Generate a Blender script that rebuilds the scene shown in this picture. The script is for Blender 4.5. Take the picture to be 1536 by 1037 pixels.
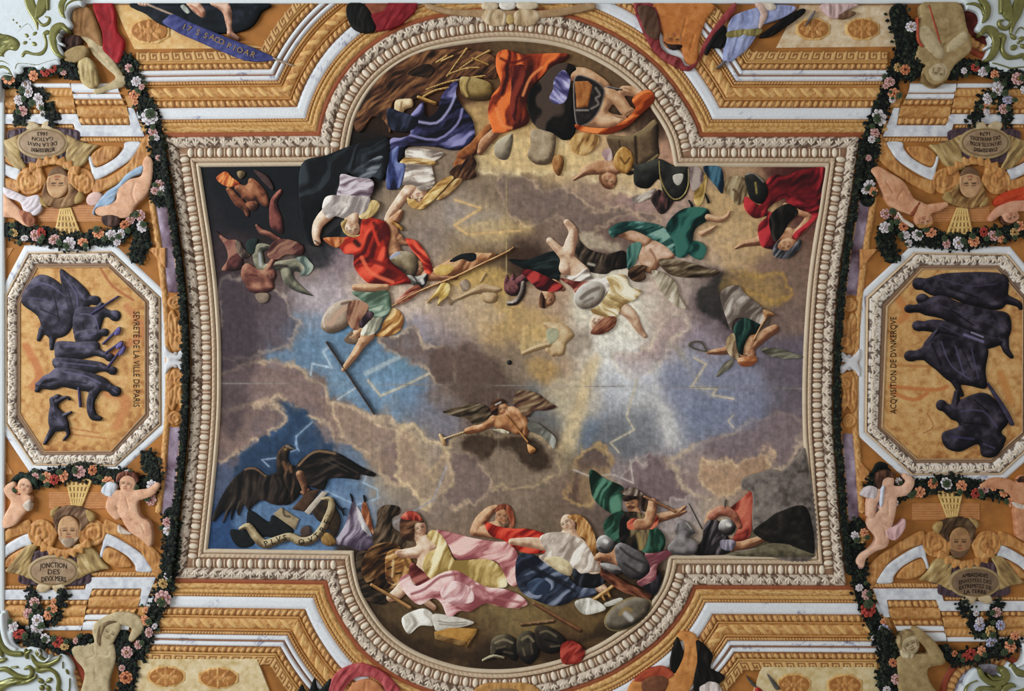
import bpy, math, random
import numpy as np
from mathutils import Matrix

# ------------------------------------------------------------------ camera, light, exposure
S = 0.006                 # metres for one unit of the ceiling plan (plan is 1536 x 1037)
CX, CY = 768.0, 518.5
ZC = 10.6                 # height of the ceiling face
sc = bpy.context.scene
COL = sc.collection
for o in list(bpy.data.objects):
    bpy.data.objects.remove(o)

cam_d = bpy.data.cameras.new('camera'); cam = bpy.data.objects.new('camera', cam_d); COL.objects.link(cam)
DIST = 9.0
cam.location = (0, 0, ZC - DIST)
cam.rotation_euler = (math.pi, 0, 0)          # looking straight up, image right = +x, image down = +y
cam_d.sensor_width = 36.0
cam_d.lens = 36.0 * DIST / (1536 * S)
cam_d.clip_end = 200
sc.camera = cam

w = bpy.data.worlds.new('daylight'); sc.world = w; w.use_nodes = True
bg = w.node_tree.nodes['Background']
bg.inputs[0].default_value = (1.0, 0.975, 0.94, 1); bg.inputs[1].default_value = 0.52

def area(name, loc, target, size, size_y, power, col):
    l = bpy.data.lights.new(name, 'AREA'); l.shape = 'RECTANGLE'; l.size = size; l.size_y = size_y
    l.energy = power; l.color = col
    o = bpy.data.objects.new(name, l); COL.objects.link(o); o.location = loc
    d = Matrix.Translation(loc).to_translation() * 0
    from mathutils import Vector
    v = Vector(target) - Vector(loc)
    o.rotation_euler = v.to_track_quat('-Z', 'Y').to_euler()
    return o
# daylight of the window wall on the brighter, cooler side of the ceiling
area('window_left_offscreen', (-15.0, -3.0, 2.2), (-1.0, 0, ZC), 4.0, 9.0, 3300, (0.90, 0.96, 1.0))

vs = sc.view_settings
vs.view_transform = 'Standard'; vs.look = 'None'; vs.gamma = 1.0; vs.exposure = -0.32
vs.use_curve_mapping = False

# ------------------------------------------------------------------ materials
def attr_material(name, rough=0.62, metal=0.0, bump=0.0, scale=60.0, spec=0.3, vary=0.0):
    m = bpy.data.materials.new(name); m.use_nodes = True
    nt = m.node_tree; b = nt.nodes['Principled BSDF']
    a = nt.nodes.new('ShaderNodeAttribute'); a.attribute_name = 'paint'
    b.inputs['Roughness'].default_value = rough; b.inputs['Metallic'].default_value = metal
    b.inputs['Specular IOR Level'].default_value = spec
    tc = nt.nodes.new('ShaderNodeNewGeometry')
    n = nt.nodes.new('ShaderNodeTexNoise'); n.inputs['Scale'].default_value = scale; n.inputs['Detail'].default_value = 3
    nt.links.new(tc.outputs['Position'], n.inputs['Vector'])
    if vary:
        mp = nt.nodes.new('ShaderNodeMapRange'); mp.inputs[1].default_value = 0.3; mp.inputs[2].default_value = 0.7
        mp.inputs[3].default_value = 1 - vary; mp.inputs[4].default_value = 1 + vary
        nt.links.new(n.outputs['Fac'], mp.inputs[0])
        mx = nt.nodes.new('ShaderNodeVectorMath'); mx.operation = 'SCALE'
        nt.links.new(a.outputs['Color'], mx.inputs[0]); nt.links.new(mp.outputs[0], mx.inputs['Scale'])
        nt.links.new(mx.outputs[0], b.inputs['Base Color'])
    else:
        nt.links.new(a.outputs['Color'], b.inputs['Base Color'])
    if bump:
        bp = nt.nodes.new('ShaderNodeBump'); bp.inputs['Strength'].default_value = bump; bp.inputs['Distance'].default_value = 0.01
        nt.links.new(n.outputs['Fac'], bp.inputs['Height']); nt.links.new(bp.outputs[0], b.inputs['Normal'])
    return m
M_PAINT = attr_material('oil_paint', 0.7, 0, 0.12, 90, 0.2, 0.13)
M_GILT = attr_material('gilded_plaster', 0.55, 0.0, 0.25, 120, 0.35, 0.10)
M_PANEL = attr_material('ochre_ground', 0.7, 0.0, 0.2, 5.0, 0.2, 0.28)
M_STUCCO = attr_material('stucco', 0.6, 0, 0.08, 40, 0.3, 0.03)
M_OLIVE = attr_material('olive_gilding', 0.34, 0.35, 0.1, 50, 0.5, 0.10)
M_LEAF = attr_material('foliage_paint', 0.7, 0, 0.0, 60, 0.2, 0.15)
M_INK = attr_material('dark_lettering', 0.7, 0, 0, 60, 0.2)

# ------------------------------------------------------------------ numeric helpers
rs = np.random.RandomState(7)
_lat = rs.rand(256, 256)
def vnoise(x, y):
    x = np.asarray(x, float); y = np.asarray(y, float)
    xi = np.floor(x).astype(int); yi = np.floor(y).astype(int)
    fx = x - xi; fy = y - yi
    fx = fx * fx * (3 - 2 * fx); fy = fy * fy * (3 - 2 * fy)
    a = _lat[xi & 255, yi & 255]; b = _lat[(xi + 1) & 255, yi & 255]
    c = _lat[xi & 255, (yi + 1) & 255]; d = _lat[(xi + 1) & 255, (yi + 1) & 255]
    return (a * (1 - fx) + b * fx) * (1 - fy) + (c * (1 - fx) + d * fx) * fy
def fbm(x, y, o=4):
    s = 0; a = 0.5; t = 0
    for i in range(o):
        s = s + a * vnoise(x * 2 ** i + 17.3 * i, y * 2 ** i + 9.1 * i); t += a; a *= 0.5
    return s / t
def hx(h):
    return np.array([int(h[i:i + 2], 16) / 255 for i in (0, 2, 4)])
def lin(c):
    c = np.clip(c, 0, 1)
    return np.where(c <= 0.04045, c / 12.92, ((c + 0.055) / 1.055) ** 2.4)
def ramp(cols, v):
    v = np.clip(v, 0, 1)[..., None]
    c = [hx(q) for q in cols.split()]
    if len(c) == 1: c = [c[0] * 0.72, c[0], np.minimum(c[0] * 1.22, 1)]
    return np.where(v < 0.5, c[0] + (c[1] - c[0]) * v * 2, c[1] + (c[2] - c[1]) * (v - 0.5) * 2)

def crom(pts, closed=True, k=5):
    p = np.asarray(pts, float); n = len(p); out = []
    rng = range(n) if closed else range(n - 1)
    for i in rng:
        if closed: a, b, c, d = p[i - 1], p[i], p[(i + 1) % n], p[(i + 2) % n]
        else: a, b, c, d = p[max(i - 1, 0)], p[i], p[i + 1], p[min(i + 2, n - 1)]
        for t in np.arange(k) / k:
            out.append(0.5 * (2 * b + (c - a) * t + (2 * a - 5 * b + 4 * c - d) * t * t + (3 * b - a - 3 * c + d) * t ** 3))
    if not closed: out.append(p[-1])
    return np.array(out)

def sd_poly(X, Y, P):
    d = np.full(X.shape, 1e18); ins = np.zeros(X.shape, bool)
    n = len(P)
    for i in range(n):
        ax, ay = P[i - 1]; bx, by = P[i]
        ex, ey = bx - ax, by - ay; L = ex * ex + ey * ey + 1e-12
        t = np.clip(((X - ax) * ex + (Y - ay) * ey) / L, 0, 1)
        dx = X - ax - t * ex; dy = Y - ay - t * ey
        np.minimum(d, dx * dx + dy * dy, out=d)
        c = (ay > Y) != (by > Y)
        if ey != 0:
            ins ^= c & (X < ex * (Y - ay) / ey + ax)
    d = np.sqrt(d)
    return np.where(ins, d, -d)
def sd_line(X, Y, P, r):
    """tapered polyline, positive inside"""
    best = np.full(X.shape, -1e9)
    for i in range(len(P) - 1):
        ax, ay = P[i]; bx, by = P[i + 1]
        ex, ey = bx - ax, by - ay; L = ex * ex + ey * ey + 1e-12
        t = np.clip(((X - ax) * ex + (Y - ay) * ey) / L, 0, 1)
        dd = (r[i] + (r[i + 1] - r[i]) * t) - np.hypot(X - ax - t * ex, Y - ay - t * ey)
        np.maximum(best, dd, out=best)
    return best

def nums(tok): return [float(q) for q in tok.split(',')]
class Prim:
    """P smooth polygon, Q sharp polygon, S tapered stroke, E ellipse; text in the frame (x0, y0, k)"""
    def __init__(self, txt, fr):
        t = txt.split(); self.k = t[0]; x0, y0, k = fr[:3]; k2 = fr[3] if len(fr) > 3 else k; ak = abs(k)
        v = [nums(q) for q in t[1:]]
        T = lambda a: (x0 + a[0] * k, y0 + a[1] * k2)
        if self.k in 'PQ':
            p = [T(a) for a in v]
            self.p = crom(p) if self.k == 'P' else np.array(p)
            self.bb = (*self.p.min(0), *self.p.max(0))
        elif self.k == 'S':
            p = [T(a) for a in v]; self.r = [max(abs(a[2] * ak), 0.55) for a in v]
            if len(p) > 2:
                q = crom(np.c_[np.array(p), self.r], False, 4); self.p = q[:, :2]; self.r = np.maximum(q[:, 2], 0.5)
            else: self.p = np.array(p)
            m = max(self.r); self.bb = (*(self.p.min(0) - m), *(self.p.max(0) + m))
        else:
            a = v[0]; self.c = T(a); self.rx = a[2] * abs(k); self.ry = (a[3] if len(a) > 3 else a[2]) * abs(k)
            self.a = math.radians(a[4]) * (1 if k * k2 > 0 else -1) if len(a) > 4 else 0
            m = max(self.rx, self.ry); self.bb = (self.c[0] - m, self.c[1] - m, self.c[0] + m, self.c[1] + m)
    def sd(self, X, Y):
        if self.k in 'PQ': return sd_poly(X, Y, self.p)
        if self.k == 'S': return sd_line(X, Y, self.p, self.r)
        c, s = math.cos(self.a), math.sin(self.a)
        u = ((X - self.c[0]) * c + (Y - self.c[1]) * s) / self.rx; v = (-(X - self.c[0]) * s + (Y - self.c[1]) * c) / self.ry
        q = np.hypot(u, v); g = np.hypot(u / self.rx, v / self.ry) + 1e-9
        return np.where(q < 0.02, min(self.rx, self.ry), (1 - q) * q / g)

STY = dict(  # edge, direction, fold, noise, R, fold length
    sk=(.36, .62, 0, .2, 9, 10), cl=(.14, .26, .6, .16, 8, 13), hr=(.06, .1, .36, .2, 8, 5.5),
    fe=(.06, .1, .36, .14, 8, 6.5), mt=(.25, .6, 0, .16, 13, 10), pl=(.12, .12, 0, .22, 7, 10),
    gd=(.2, .45, .12, .22, 5, 5), rk=(.1, .2, .1, .5, 20, 30), fl=(0, 0, 0, .1, 6, 10))
XS = 1.0
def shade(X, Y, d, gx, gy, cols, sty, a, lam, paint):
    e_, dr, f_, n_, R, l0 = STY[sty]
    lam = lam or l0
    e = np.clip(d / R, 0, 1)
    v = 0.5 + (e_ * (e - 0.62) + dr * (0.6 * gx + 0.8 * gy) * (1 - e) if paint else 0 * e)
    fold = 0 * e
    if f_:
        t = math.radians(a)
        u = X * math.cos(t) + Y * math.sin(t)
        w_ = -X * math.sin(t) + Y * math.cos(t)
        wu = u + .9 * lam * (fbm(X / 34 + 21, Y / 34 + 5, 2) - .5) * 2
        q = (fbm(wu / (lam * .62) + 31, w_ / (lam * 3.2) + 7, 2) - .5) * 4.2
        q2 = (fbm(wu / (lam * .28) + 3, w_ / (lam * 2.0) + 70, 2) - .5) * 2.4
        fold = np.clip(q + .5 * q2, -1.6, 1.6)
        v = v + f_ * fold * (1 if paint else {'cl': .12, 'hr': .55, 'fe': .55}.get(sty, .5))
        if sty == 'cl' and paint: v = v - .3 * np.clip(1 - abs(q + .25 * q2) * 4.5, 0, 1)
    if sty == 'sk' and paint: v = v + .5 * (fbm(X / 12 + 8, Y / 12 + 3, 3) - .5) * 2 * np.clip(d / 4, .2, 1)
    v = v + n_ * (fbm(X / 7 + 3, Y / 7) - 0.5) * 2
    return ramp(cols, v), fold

def W(x, y, h): return ((x - CX) * S, (y - CY) * S, ZC - h * S)

def link(name, me, mat, loc, parent=None):
    o = bpy.data.objects.new(name, me)
    COL.objects.link(o)
    if mat and not me.materials: me.materials.append(mat)
    if parent is not None:
        o.parent = parent
        pl = world_of[parent.name]
        o.location = tuple(a - b for a, b in zip(loc, pl))
    else: o.location = loc
    world_of[o.name] = loc
    return o
world_of = {}
def mk_mesh(name, v, f, col, smooth=True):
    """v (n,3) metres, f list/array of faces, col (n,3) srgb"""
    me = bpy.data.meshes.new(name)
    f = np.asarray(f); k = f.shape[1]; n = len(f)
    me.vertices.add(len(v)); me.vertices.foreach_set('co', np.ascontiguousarray(v, dtype=np.float32).ravel())
    me.loops.add(n * k); me.loops.foreach_set('vertex_index', f.astype(np.int32).ravel())
    me.polygons.add(n); me.polygons.foreach_set('loop_start', np.arange(0, n * k, k, dtype=np.int32))
    try: me.polygons.foreach_set('loop_total', np.full(n, k, dtype=np.int32))
    except Exception: pass
    me.polygons.foreach_set('use_smooth', np.full(n, smooth))
    at = me.attributes.new('paint', 'FLOAT_COLOR', 'POINT')
    col = np.asarray(col); gr = col @ np.array([.3, .59, .11]); col = gr[:, None] + (col - gr[:, None]) * .92
    c = np.ones((len(v), 4), np.float32); c[:, :3] = lin(col)
    at.data.foreach_set('color', c.ravel())
    me.update(); me.validate()
    return me
def tag(o, label=None, cat=None, group=None, kind=None):
    if label: o['label'] = label
    if cat: o['category'] = cat
    if group: o['group'] = group
    if kind: o['kind'] = kind
    return o
def thing(name, x, y, label, cat, group=None, h=0):
    o = bpy.data.objects.new(name, None); COL.objects.link(o); o.empty_display_size = 0.1
    o.location = W(x, y, h); world_of[o.name] = tuple(o.location)
    return tag(o, label, cat, group)

FACE = [((-.58, -.10), (-.24, -.12), .075, 0), ((.24, -.12), (.58, -.10), .075, 0), ((-.64, -.32), (-.18, -.36), .05, 1), ((.18, -.36), (.64, -.32), .05, 1),
        ((.10, -.12), (.16, .26), .05, 2), ((-.14, .30), (.16, .32), .06, 1), ((-.26, .58), (.26, .58), .07, 3), ((-.14, .72), (.14, .72), .05, 2),
        ((-.86, -.2), (-.8, .45), .10, 2), ((.86, -.2), (.8, .45), .10, 2)]
def face_marks(fc, fr):
    x, y, r, a = fc[:4]; out = []
    t = math.radians(a); c, s = math.cos(t), math.sin(t)
    cols = ['2a1810', '5a3624', '9a6a4c', 'a04838'] if len(fc) < 5 else fc[4].split()
    for p, q, wd, k in FACE:
        P = [(x + r * (u * c - v * s), y + r * (u * s + v * c)) for u, v in (p, q)]
        out.append((P, wd * r, cols[k]))
    return out

HM = np.zeros((1260, 1760))          # relief height already standing at each unit of the plan
HM[:] = 5.0; HM[100 + 6:100 + 1056, 100 + 8:100 + 1548] = 0.0
def hm_get(x, y):
    return HM[np.clip(np.asarray(y).astype(int) + 100, 0, 1259), np.clip(np.asarray(x).astype(int) + 100, 0, 1759)]
def hm_put(x, y, h):
    for dx in (0, .67):
        for dy in (0, .67):
            np.maximum.at(HM, (np.clip((np.asarray(y) + dy).astype(int) + 100, 0, 1259), np.clip((np.asarray(x) + dx).astype(int) + 100, 0, 1759)), h)
def hm_disc(x, y, r):
    t = np.arange(-int(r), int(r) + 1); u, v = np.meshgrid(t, t); m = u * u + v * v <= r * r
    return float(hm_get(x + u[m], y + v[m]).max())
def patch(name, prims, cols, sty='sk', L=0.0, parent=None, fr=(0, 0, 1), a=0, lam=None, marks=(), face=None, g=1.35,
          mat=None, dome=0.5, base=0.0, k=3.0, label=None, R=None, clip=None, rim=None, paint=None):
    """one relief piece with its own outline; height = L + dome, edges run down to base"""
    if paint is None: paint = base > 0            # pigment of a painting; everything else is modelled and lit
    pr = [Prim(q.strip(), fr) for q in prims.split(';') if q.strip()]
    x0 = min(p.bb[0] for p in pr); y0 = min(p.bb[1] for p in pr); x1 = max(p.bb[2] for p in pr); y1 = max(p.bb[3] for p in pr)
    if face: g = min(g, 1.0)
    gx_ = np.arange(x0 - 2 * g, x1 + 2.5 * g, g); gy_ = np.arange(y0 - 2 * g, y1 + 2.5 * g, g)
    X, Y = np.meshgrid(gx_, gy_)
    d = None
    for p in pr:
        q = p.sd(X, Y)
        if d is None: d = q
        else:
            m = np.clip(0.5 + 0.5 * (d - q) / k, 0, 1)
            d = q + (d - q) * m + k * m * (1 - m)
    if clip:
        d = np.minimum(d, np.minimum(np.minimum(X - clip[0], clip[2] - X), np.minimum(Y - clip[1], clip[3] - Y)))
    gyd, gxd = np.gradient(d, g)
    nn = np.hypot(gxd, gyd) + 1e-6; ux, uy = gxd / nn, gyd / nn
    ins = d > 0
    cell = ins[:-1, :-1] | ins[1:, :-1] | ins[:-1, 1:] | ins[1:, 1:]
    used = np.zeros_like(ins)
    used[:-1, :-1] |= cell; used[1:, :-1] |= cell; used[:-1, 1:] |= cell; used[1:, 1:] |= cell
    out = used & ~ins
    mv = np.clip(-d, 0, 1.4 * g) * out
    X = X + ux * mv; Y = Y + uy * mv
    Rr = R or 5.0
    e = np.clip(d / Rr, 0, 1)
    H = base + 0.35 + L + dome * np.sqrt(1 - (1 - e) ** 2)
    H = np.where(out, base + 0.35 + L, H)
    idx = -np.ones(ins.shape, int); idx[used] = np.arange(used.sum())
    r, c = np.nonzero(cell)
    F = np.c_[idx[r, c], idx[r, c + 1], idx[r + 1, c + 1], idx[r + 1, c]]
    F = F[:, ::-1] if True else F
    xu, yu, hu, du = X[used], Y[used], H[used], np.maximum(d[used], 0)
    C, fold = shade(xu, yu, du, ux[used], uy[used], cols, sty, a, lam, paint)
    if not paint: hu = hu + {'cl': 1.1, 'hr': .6, 'fe': .6, 'gd': .5}.get(sty, 0) * fold * np.clip(du / 3, 0, 1)
    ml = []
    if face: ml += [([(fr[0] + px * fr[2], fr[1] + py * fr[-1]) for px, py in P], wd * abs(fr[2]), cc) for P, wd, cc in face_marks(face, fr)]
    for mk in marks:
        P = [(fr[0] + u * fr[2], fr[1] + v * fr[-1]) for u, v in (nums(q) for q in mk[0].split())]
        ml.append((P, mk[1] * abs(fr[2]), mk[2]))
    face_l = ml[:len(FACE)] if face else []
    for P, wd, cc in ml:
        wd0 = wd; isf = (P, wd0, cc) in face_l
        if len(P) > 2: P = crom(P, False, 3)
        fa = min(1.0, wd / 0.8) ** .6; wd = max(wd, 0.7)
        q = sd_line(xu, yu, P, [wd] * len(P))
        al = np.clip(q / max(wd * .8, 1.0) + 0.5, 0, 1)[:, None] * .82 * fa
        if not paint and not isf:   # carved crease, not a drawn one
            hu = hu - (1.9 if mat is M_GILT else 1.1) * al[:, 0]; al = al * 0
        C = C * (1 - al) + hx(cc) * al
    if rim:
        al = np.clip(1 - du / rim[1], 0, 1)[:, None]; C = C * (1 - al) + hx(rim[0]) * al
    inn = du > min(1.2, .5 * du.max())
    lift = float(np.clip(np.percentile(hm_get(xu[inn], yu[inn]) + .12 - hu[inn], 99.7), 0, None)) if inn.any() else 0.0
    hu = hu + lift
    mx, my = (x0 + x1) / 2, (y0 + y1) / 2
    ed = np.concatenate([F[:, [0, 1]], F[:, [1, 2]], F[:, [2, 3]], F[:, [3, 0]]])
    ky = np.sort(ed, 1); ky = ky[:, 0] * (len(xu) + 1) + ky[:, 1]
    _, inv, cnt = np.unique(ky, return_inverse=True, return_counts=True)
    be = ed[cnt[inv] == 1]
    bv = np.unique(be); mp_ = np.zeros(len(xu), int); mp_[bv] = np.arange(len(bv)); n0 = len(xu); nb = len(bv)
    SK = np.c_[be[:, 1], be[:, 0], be[:, 0], be[:, 1]]
    SK = np.c_[n0 + mp_[be[:, 1]], n0 + mp_[be[:, 0]], n0 + nb + mp_[be[:, 0]], n0 + nb + mp_[be[:, 1]]]
    F = np.vstack([F, SK])
    foot = np.minimum(np.maximum(hm_get(xu[bv], yu[bv]) - .12, base), hu[bv] - .05)
    ntop = n0
    hu0 = hu
    hu = np.r_[hu, hu[bv], foot]
    hm_put(xu, yu, hu0)
    xu = np.r_[xu, xu[bv], xu[bv]]; yu = np.r_[yu, yu[bv], yu[bv]]
    C = np.vstack([C, C[bv], C[bv]])
    V = np.c_[(xu - mx) * S, (yu - my) * S, -(hu - base) * S]
    me = mk_mesh(name, V, F, C)
    o = link(name, me, mat or M_PAINT, W(mx, my, base), parent)
    if label: o['label'] = label
    return o

def figure(parent, name, label, fr, parts, L=0.0, base=0.0, step=0.4, **kw):
    """parts: (name, prims, cols, style, options); the first one is the body that parents the rest"""
    root = None
    for i, p in enumerate(parts):
        op = dict(kw); op.update(p[4] if len(p) > 4 else {})
        o = patch(p[0] if i else name, p[1], p[2], p[3], L=L + i * step, parent=parent if i == 0 else root, fr=op.pop('fr', fr), base=base, **op)
        if i == 0:
            root = o
            if label: o['label'] = label
    return root
def thingfig(name, label, cat, fr, parts, L=0.0, group=None, base=0.0, step=0.4, **kw):
    """top-level thing: Empty + parts"""
    pr = [Prim(q.strip(), parts[0][4].get('fr', fr) if len(parts[0]) > 4 else fr) for q in parts[0][1].split(';') if q.strip()]
    x0 = min(p.bb[0] for p in pr); y0 = min(p.bb[1] for p in pr); x1 = max(p.bb[2] for p in pr); y1 = max(p.bb[3] for p in pr)
    t = thing(name, (x0 + x1) / 2, (y0 + y1) / 2, label, cat, group)
    for i, p in enumerate(parts):
        op = dict(kw); op.update(p[4] if len(p) > 4 else {})
        patch(p[0], p[1], p[2], p[3], L=L + i * step, parent=t, fr=op.pop('fr', fr), base=base, **op)
    return t

def text_mesh(name, txt, x, y, size, ang, col, h, parent, sx=1.0, stretch=1.0, bend=0.0):
    cu = bpy.data.curves.new(name, 'FONT'); cu.body = txt; cu.align_x = 'CENTER'; cu.align_y = 'CENTER'
    cu.size = size * S; cu.extrude = 0.25 * S; cu.offset = 0.0; cu.space_character = sx; cu.resolution_u = 2
    to = bpy.data.objects.new(name, cu); COL.objects.link(to)
    dg = bpy.context.evaluated_depsgraph_get()
    me = bpy.data.meshes.new_from_object(to.evaluated_get(dg))
    bpy.data.objects.remove(to)
    for v in me.vertices:
        v.co.x *= stretch
        if bend: v.co.y -= bend * (v.co.x / S) ** 2 * S
    at = me.attributes.new('paint', 'FLOAT_COLOR', 'POINT')
    c = np.ones((len(me.vertices), 4), np.float32); c[:, :3] = lin(hx(col)); at.data.foreach_set('color', c.ravel())
    me.materials.clear(); me.materials.append(M_INK)
    r_ = max(3, int(max(abs(v.co.x) for v in me.vertices) / S)) if len(me.vertices) else 3
    t_ = np.arange(-r_, r_ + 1); ca, sa = math.cos(math.radians(ang)), math.sin(math.radians(ang))
    h = max(float(hm_get(x + t_ * ca - k * sa, y + t_ * sa + k * ca).max()) for k in (-3, 0, 3)) + .1
    o = link(name, me, None, W(x, y, h), parent)
    o.rotation_euler = (math.pi, 0, math.radians(ang))
    return o
# ------------------------------------------------------------------ the setting: plaster ceiling and its white edge moulding
PX0, PY0, PX1, PY1 = 8.0, 6.5, 1548.0, 1056.0     # the painted panel
PCLIP = (PX0, PY0, PX1, PY1)
def slab(name, x0, y0, x1, y1, h0, h1, col, mat, n=1):
    v = []; 
    for h in (h0, h1):
        for x, y in ((x0, y0), (x1, y0), (x1, y1), (x0, y1)):
            v.append((((x - (x0 + x1) / 2)) * S, (y - (y0 + y1) / 2) * S, -(h - h0) * S))
    f = [(0, 1, 2, 3), (7, 6, 5, 4), (0, 4, 5, 1), (1, 5, 6, 2), (2, 6, 7, 3), (3, 7, 4, 0)]
    me = mk_mesh(name, np.array(v), np.array(f), np.tile(hx(col), (8, 1)), False)
    return link(name, me, mat, W((x0 + x1) / 2, (y0 + y1) / 2, h0))
tag(slab('ceiling', -700, -600, 2236, 1640, -40, -6, 'd4dadd', M_STUCCO), kind='structure')
panel = tag(slab('painted_panel', PX0 - 4, PY0 - 4, PX1 + 4, PY1 + 4, -6, 0, 'a86a2e', M_PANEL), 'flat ochre board behind the painted ornament of the ceiling', 'panel')

def ring_moulding(name, x0, y0, x1, y1, prof, label=None):
    """rectangular moulding, prof = [(outward, height, colour)]"""
    v = []; c = []; f = []
    for o_, h, cc in prof:
        for x, y in ((x0 - o_, y0 - o_), (x1 + o_, y0 - o_), (x1 + o_, y1 + o_), (x0 - o_, y1 + o_)):
            v.append(((x - CX) * S, (y - CY) * S, -h * S)); c.append(hx(cc))
    for i in range(len(prof) - 1):
        for j in range(4):
            a = i * 4 + j; b = i * 4 + (j + 1) % 4
            f.append((a, b, b + 4, a + 4))
    me = mk_mesh(name, np.array(v), np.array(f), np.array(c), False)
    o = link(name, me, M_STUCCO, W(CX, CY, 0))
    return tag(o, label, kind='structure')
ring_moulding('trim_1', PX0, PY0, PX1, PY1, [(0, -6, 'dce2e4'), (0, 5, 'dce2e4'), (2, 6, 'dce2e4'), (5, 6.5, 'dce2e4'), (8, 5, 'dce2e4'), (10, 4, '948c5c'), (14, 4, '948c5c'),
             (16, 6, 'dce2e4'), (24, 6, 'dce2e4'), (27, 3, 'dce2e4'), (30, -6, 'dce2e4')], 'white plaster edge moulding framing the painted ceiling panel')

# ------------------------------------------------------------------ outline of the great painting and parallel curves of it
ARC_T = [(521, 248), (524, 213), (535, 171), (559, 131), (592, 101), (635, 79), (696, 66), (768, 61), (844, 71), (905, 97), (951, 131), (981, 168), (1003, 207), (1012, 250)]
ARC_B = [(1003, 833), (1000, 855), (990, 882), (969, 913), (939, 940), (890, 971), (829, 993), (768, 1004), (708, 1003), (660, 992), (617, 974), (583, 949), (559, 919), (541, 885), (532, 849), (530, 827)]
SEG = [[(300, 250), (521, 248)], ARC_T, [(1012, 250), (1238, 250)],
       [(1238, 250), (1229, 311), (1218, 380), (1211, 440), (1206, 516), (1204, 593), (1205, 650), (1208, 690), (1213, 760), (1220, 834)],
       [(1220, 834), (1003, 833)], ARC_B, [(530, 827), (311, 824)],
       [(311, 824), (318, 760), (325, 690), (330, 620), (331, 560), (330, 500), (325, 430), (318, 370), (309, 310), (300, 250)]]
def resample(p, n=None, step=None):
    s = np.r_[0, np.cumsum(np.hypot(*np.diff(p, axis=0).T))]
    if n is None: n = max(2, int(round(s[-1] / step)) + 1)
    t = np.linspace(0, s[-1], n)
    return np.c_[np.interp(t, s, p[:, 0]), np.interp(t, s, p[:, 1])]
SEGD = [resample(crom(s, False, 12), step=3.0) for s in SEG]
def normals(p):
    t = np.gradient(p, axis=0); t /= np.hypot(*t.T)[:, None]
    return np.c_[t[:, 1], -t[:, 0]]
def raw_off(i, d, ext=240):
    p = SEGD[i]; n = normals(p)
    if len(p) > 12:
        for _ in range(3): n[1:-1] = (n[:-2] + n[1:-1] + n[2:]) / 3
        n /= np.hypot(*n.T)[:, None]
    q = p + d * n
    t0 = q[0] - q[1]; t0 /= np.hypot(*t0); t1 = q[-1] - q[-2]; t1 /= np.hypot(*t1)
    return np.vstack([q[0] + t0 * ext, q, q[-1] + t1 * ext])
def cross_at(A, B, near):
    best = None
    for i in range(len(A) - 1):
        a, b = A[i], A[i + 1]; r = b - a
        c = B[:-1]; s = B[1:] - c
        den = r[0] * s[:, 1] - r[1] * s[:, 0]; den = np.where(abs(den) < 1e-9, 1e-9, den)
        qp = c - a
        t = (qp[:, 0] * s[:, 1] - qp[:, 1] * s[:, 0]) / den; u = (qp[:, 0] * r[1] - qp[:, 1] * r[0]) / den
        for j in np.nonzero((t >= 0) & (t <= 1) & (u >= 0) & (u <= 1))[0]:
            x = a + t[j] * r; dd = np.hypot(*(x - near))
            if best is None or dd < best[0]: best = (dd, x, i, j)
    return best
_offc = {}
def off_segs(d):
    key = round(d, 3)
    if key in _offc: return _offc[key]
    raw = [raw_off(i, d) for i in range(8)]
    cr = []
    for i in range(8):
        j = (i + 1) % 8
        c = cross_at(raw[i], raw[j], SEGD[i][-1])
        cr.append(c)
    out = []
    for i in range(8):
        p = raw[i]; a = cr[i - 1]; b = cr[i]
        body = p[a[3] + 1: b[2] + 1]
        out.append(np.vstack([a[1], body, b[1]]))
    _offc[key] = out
    return out

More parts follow.
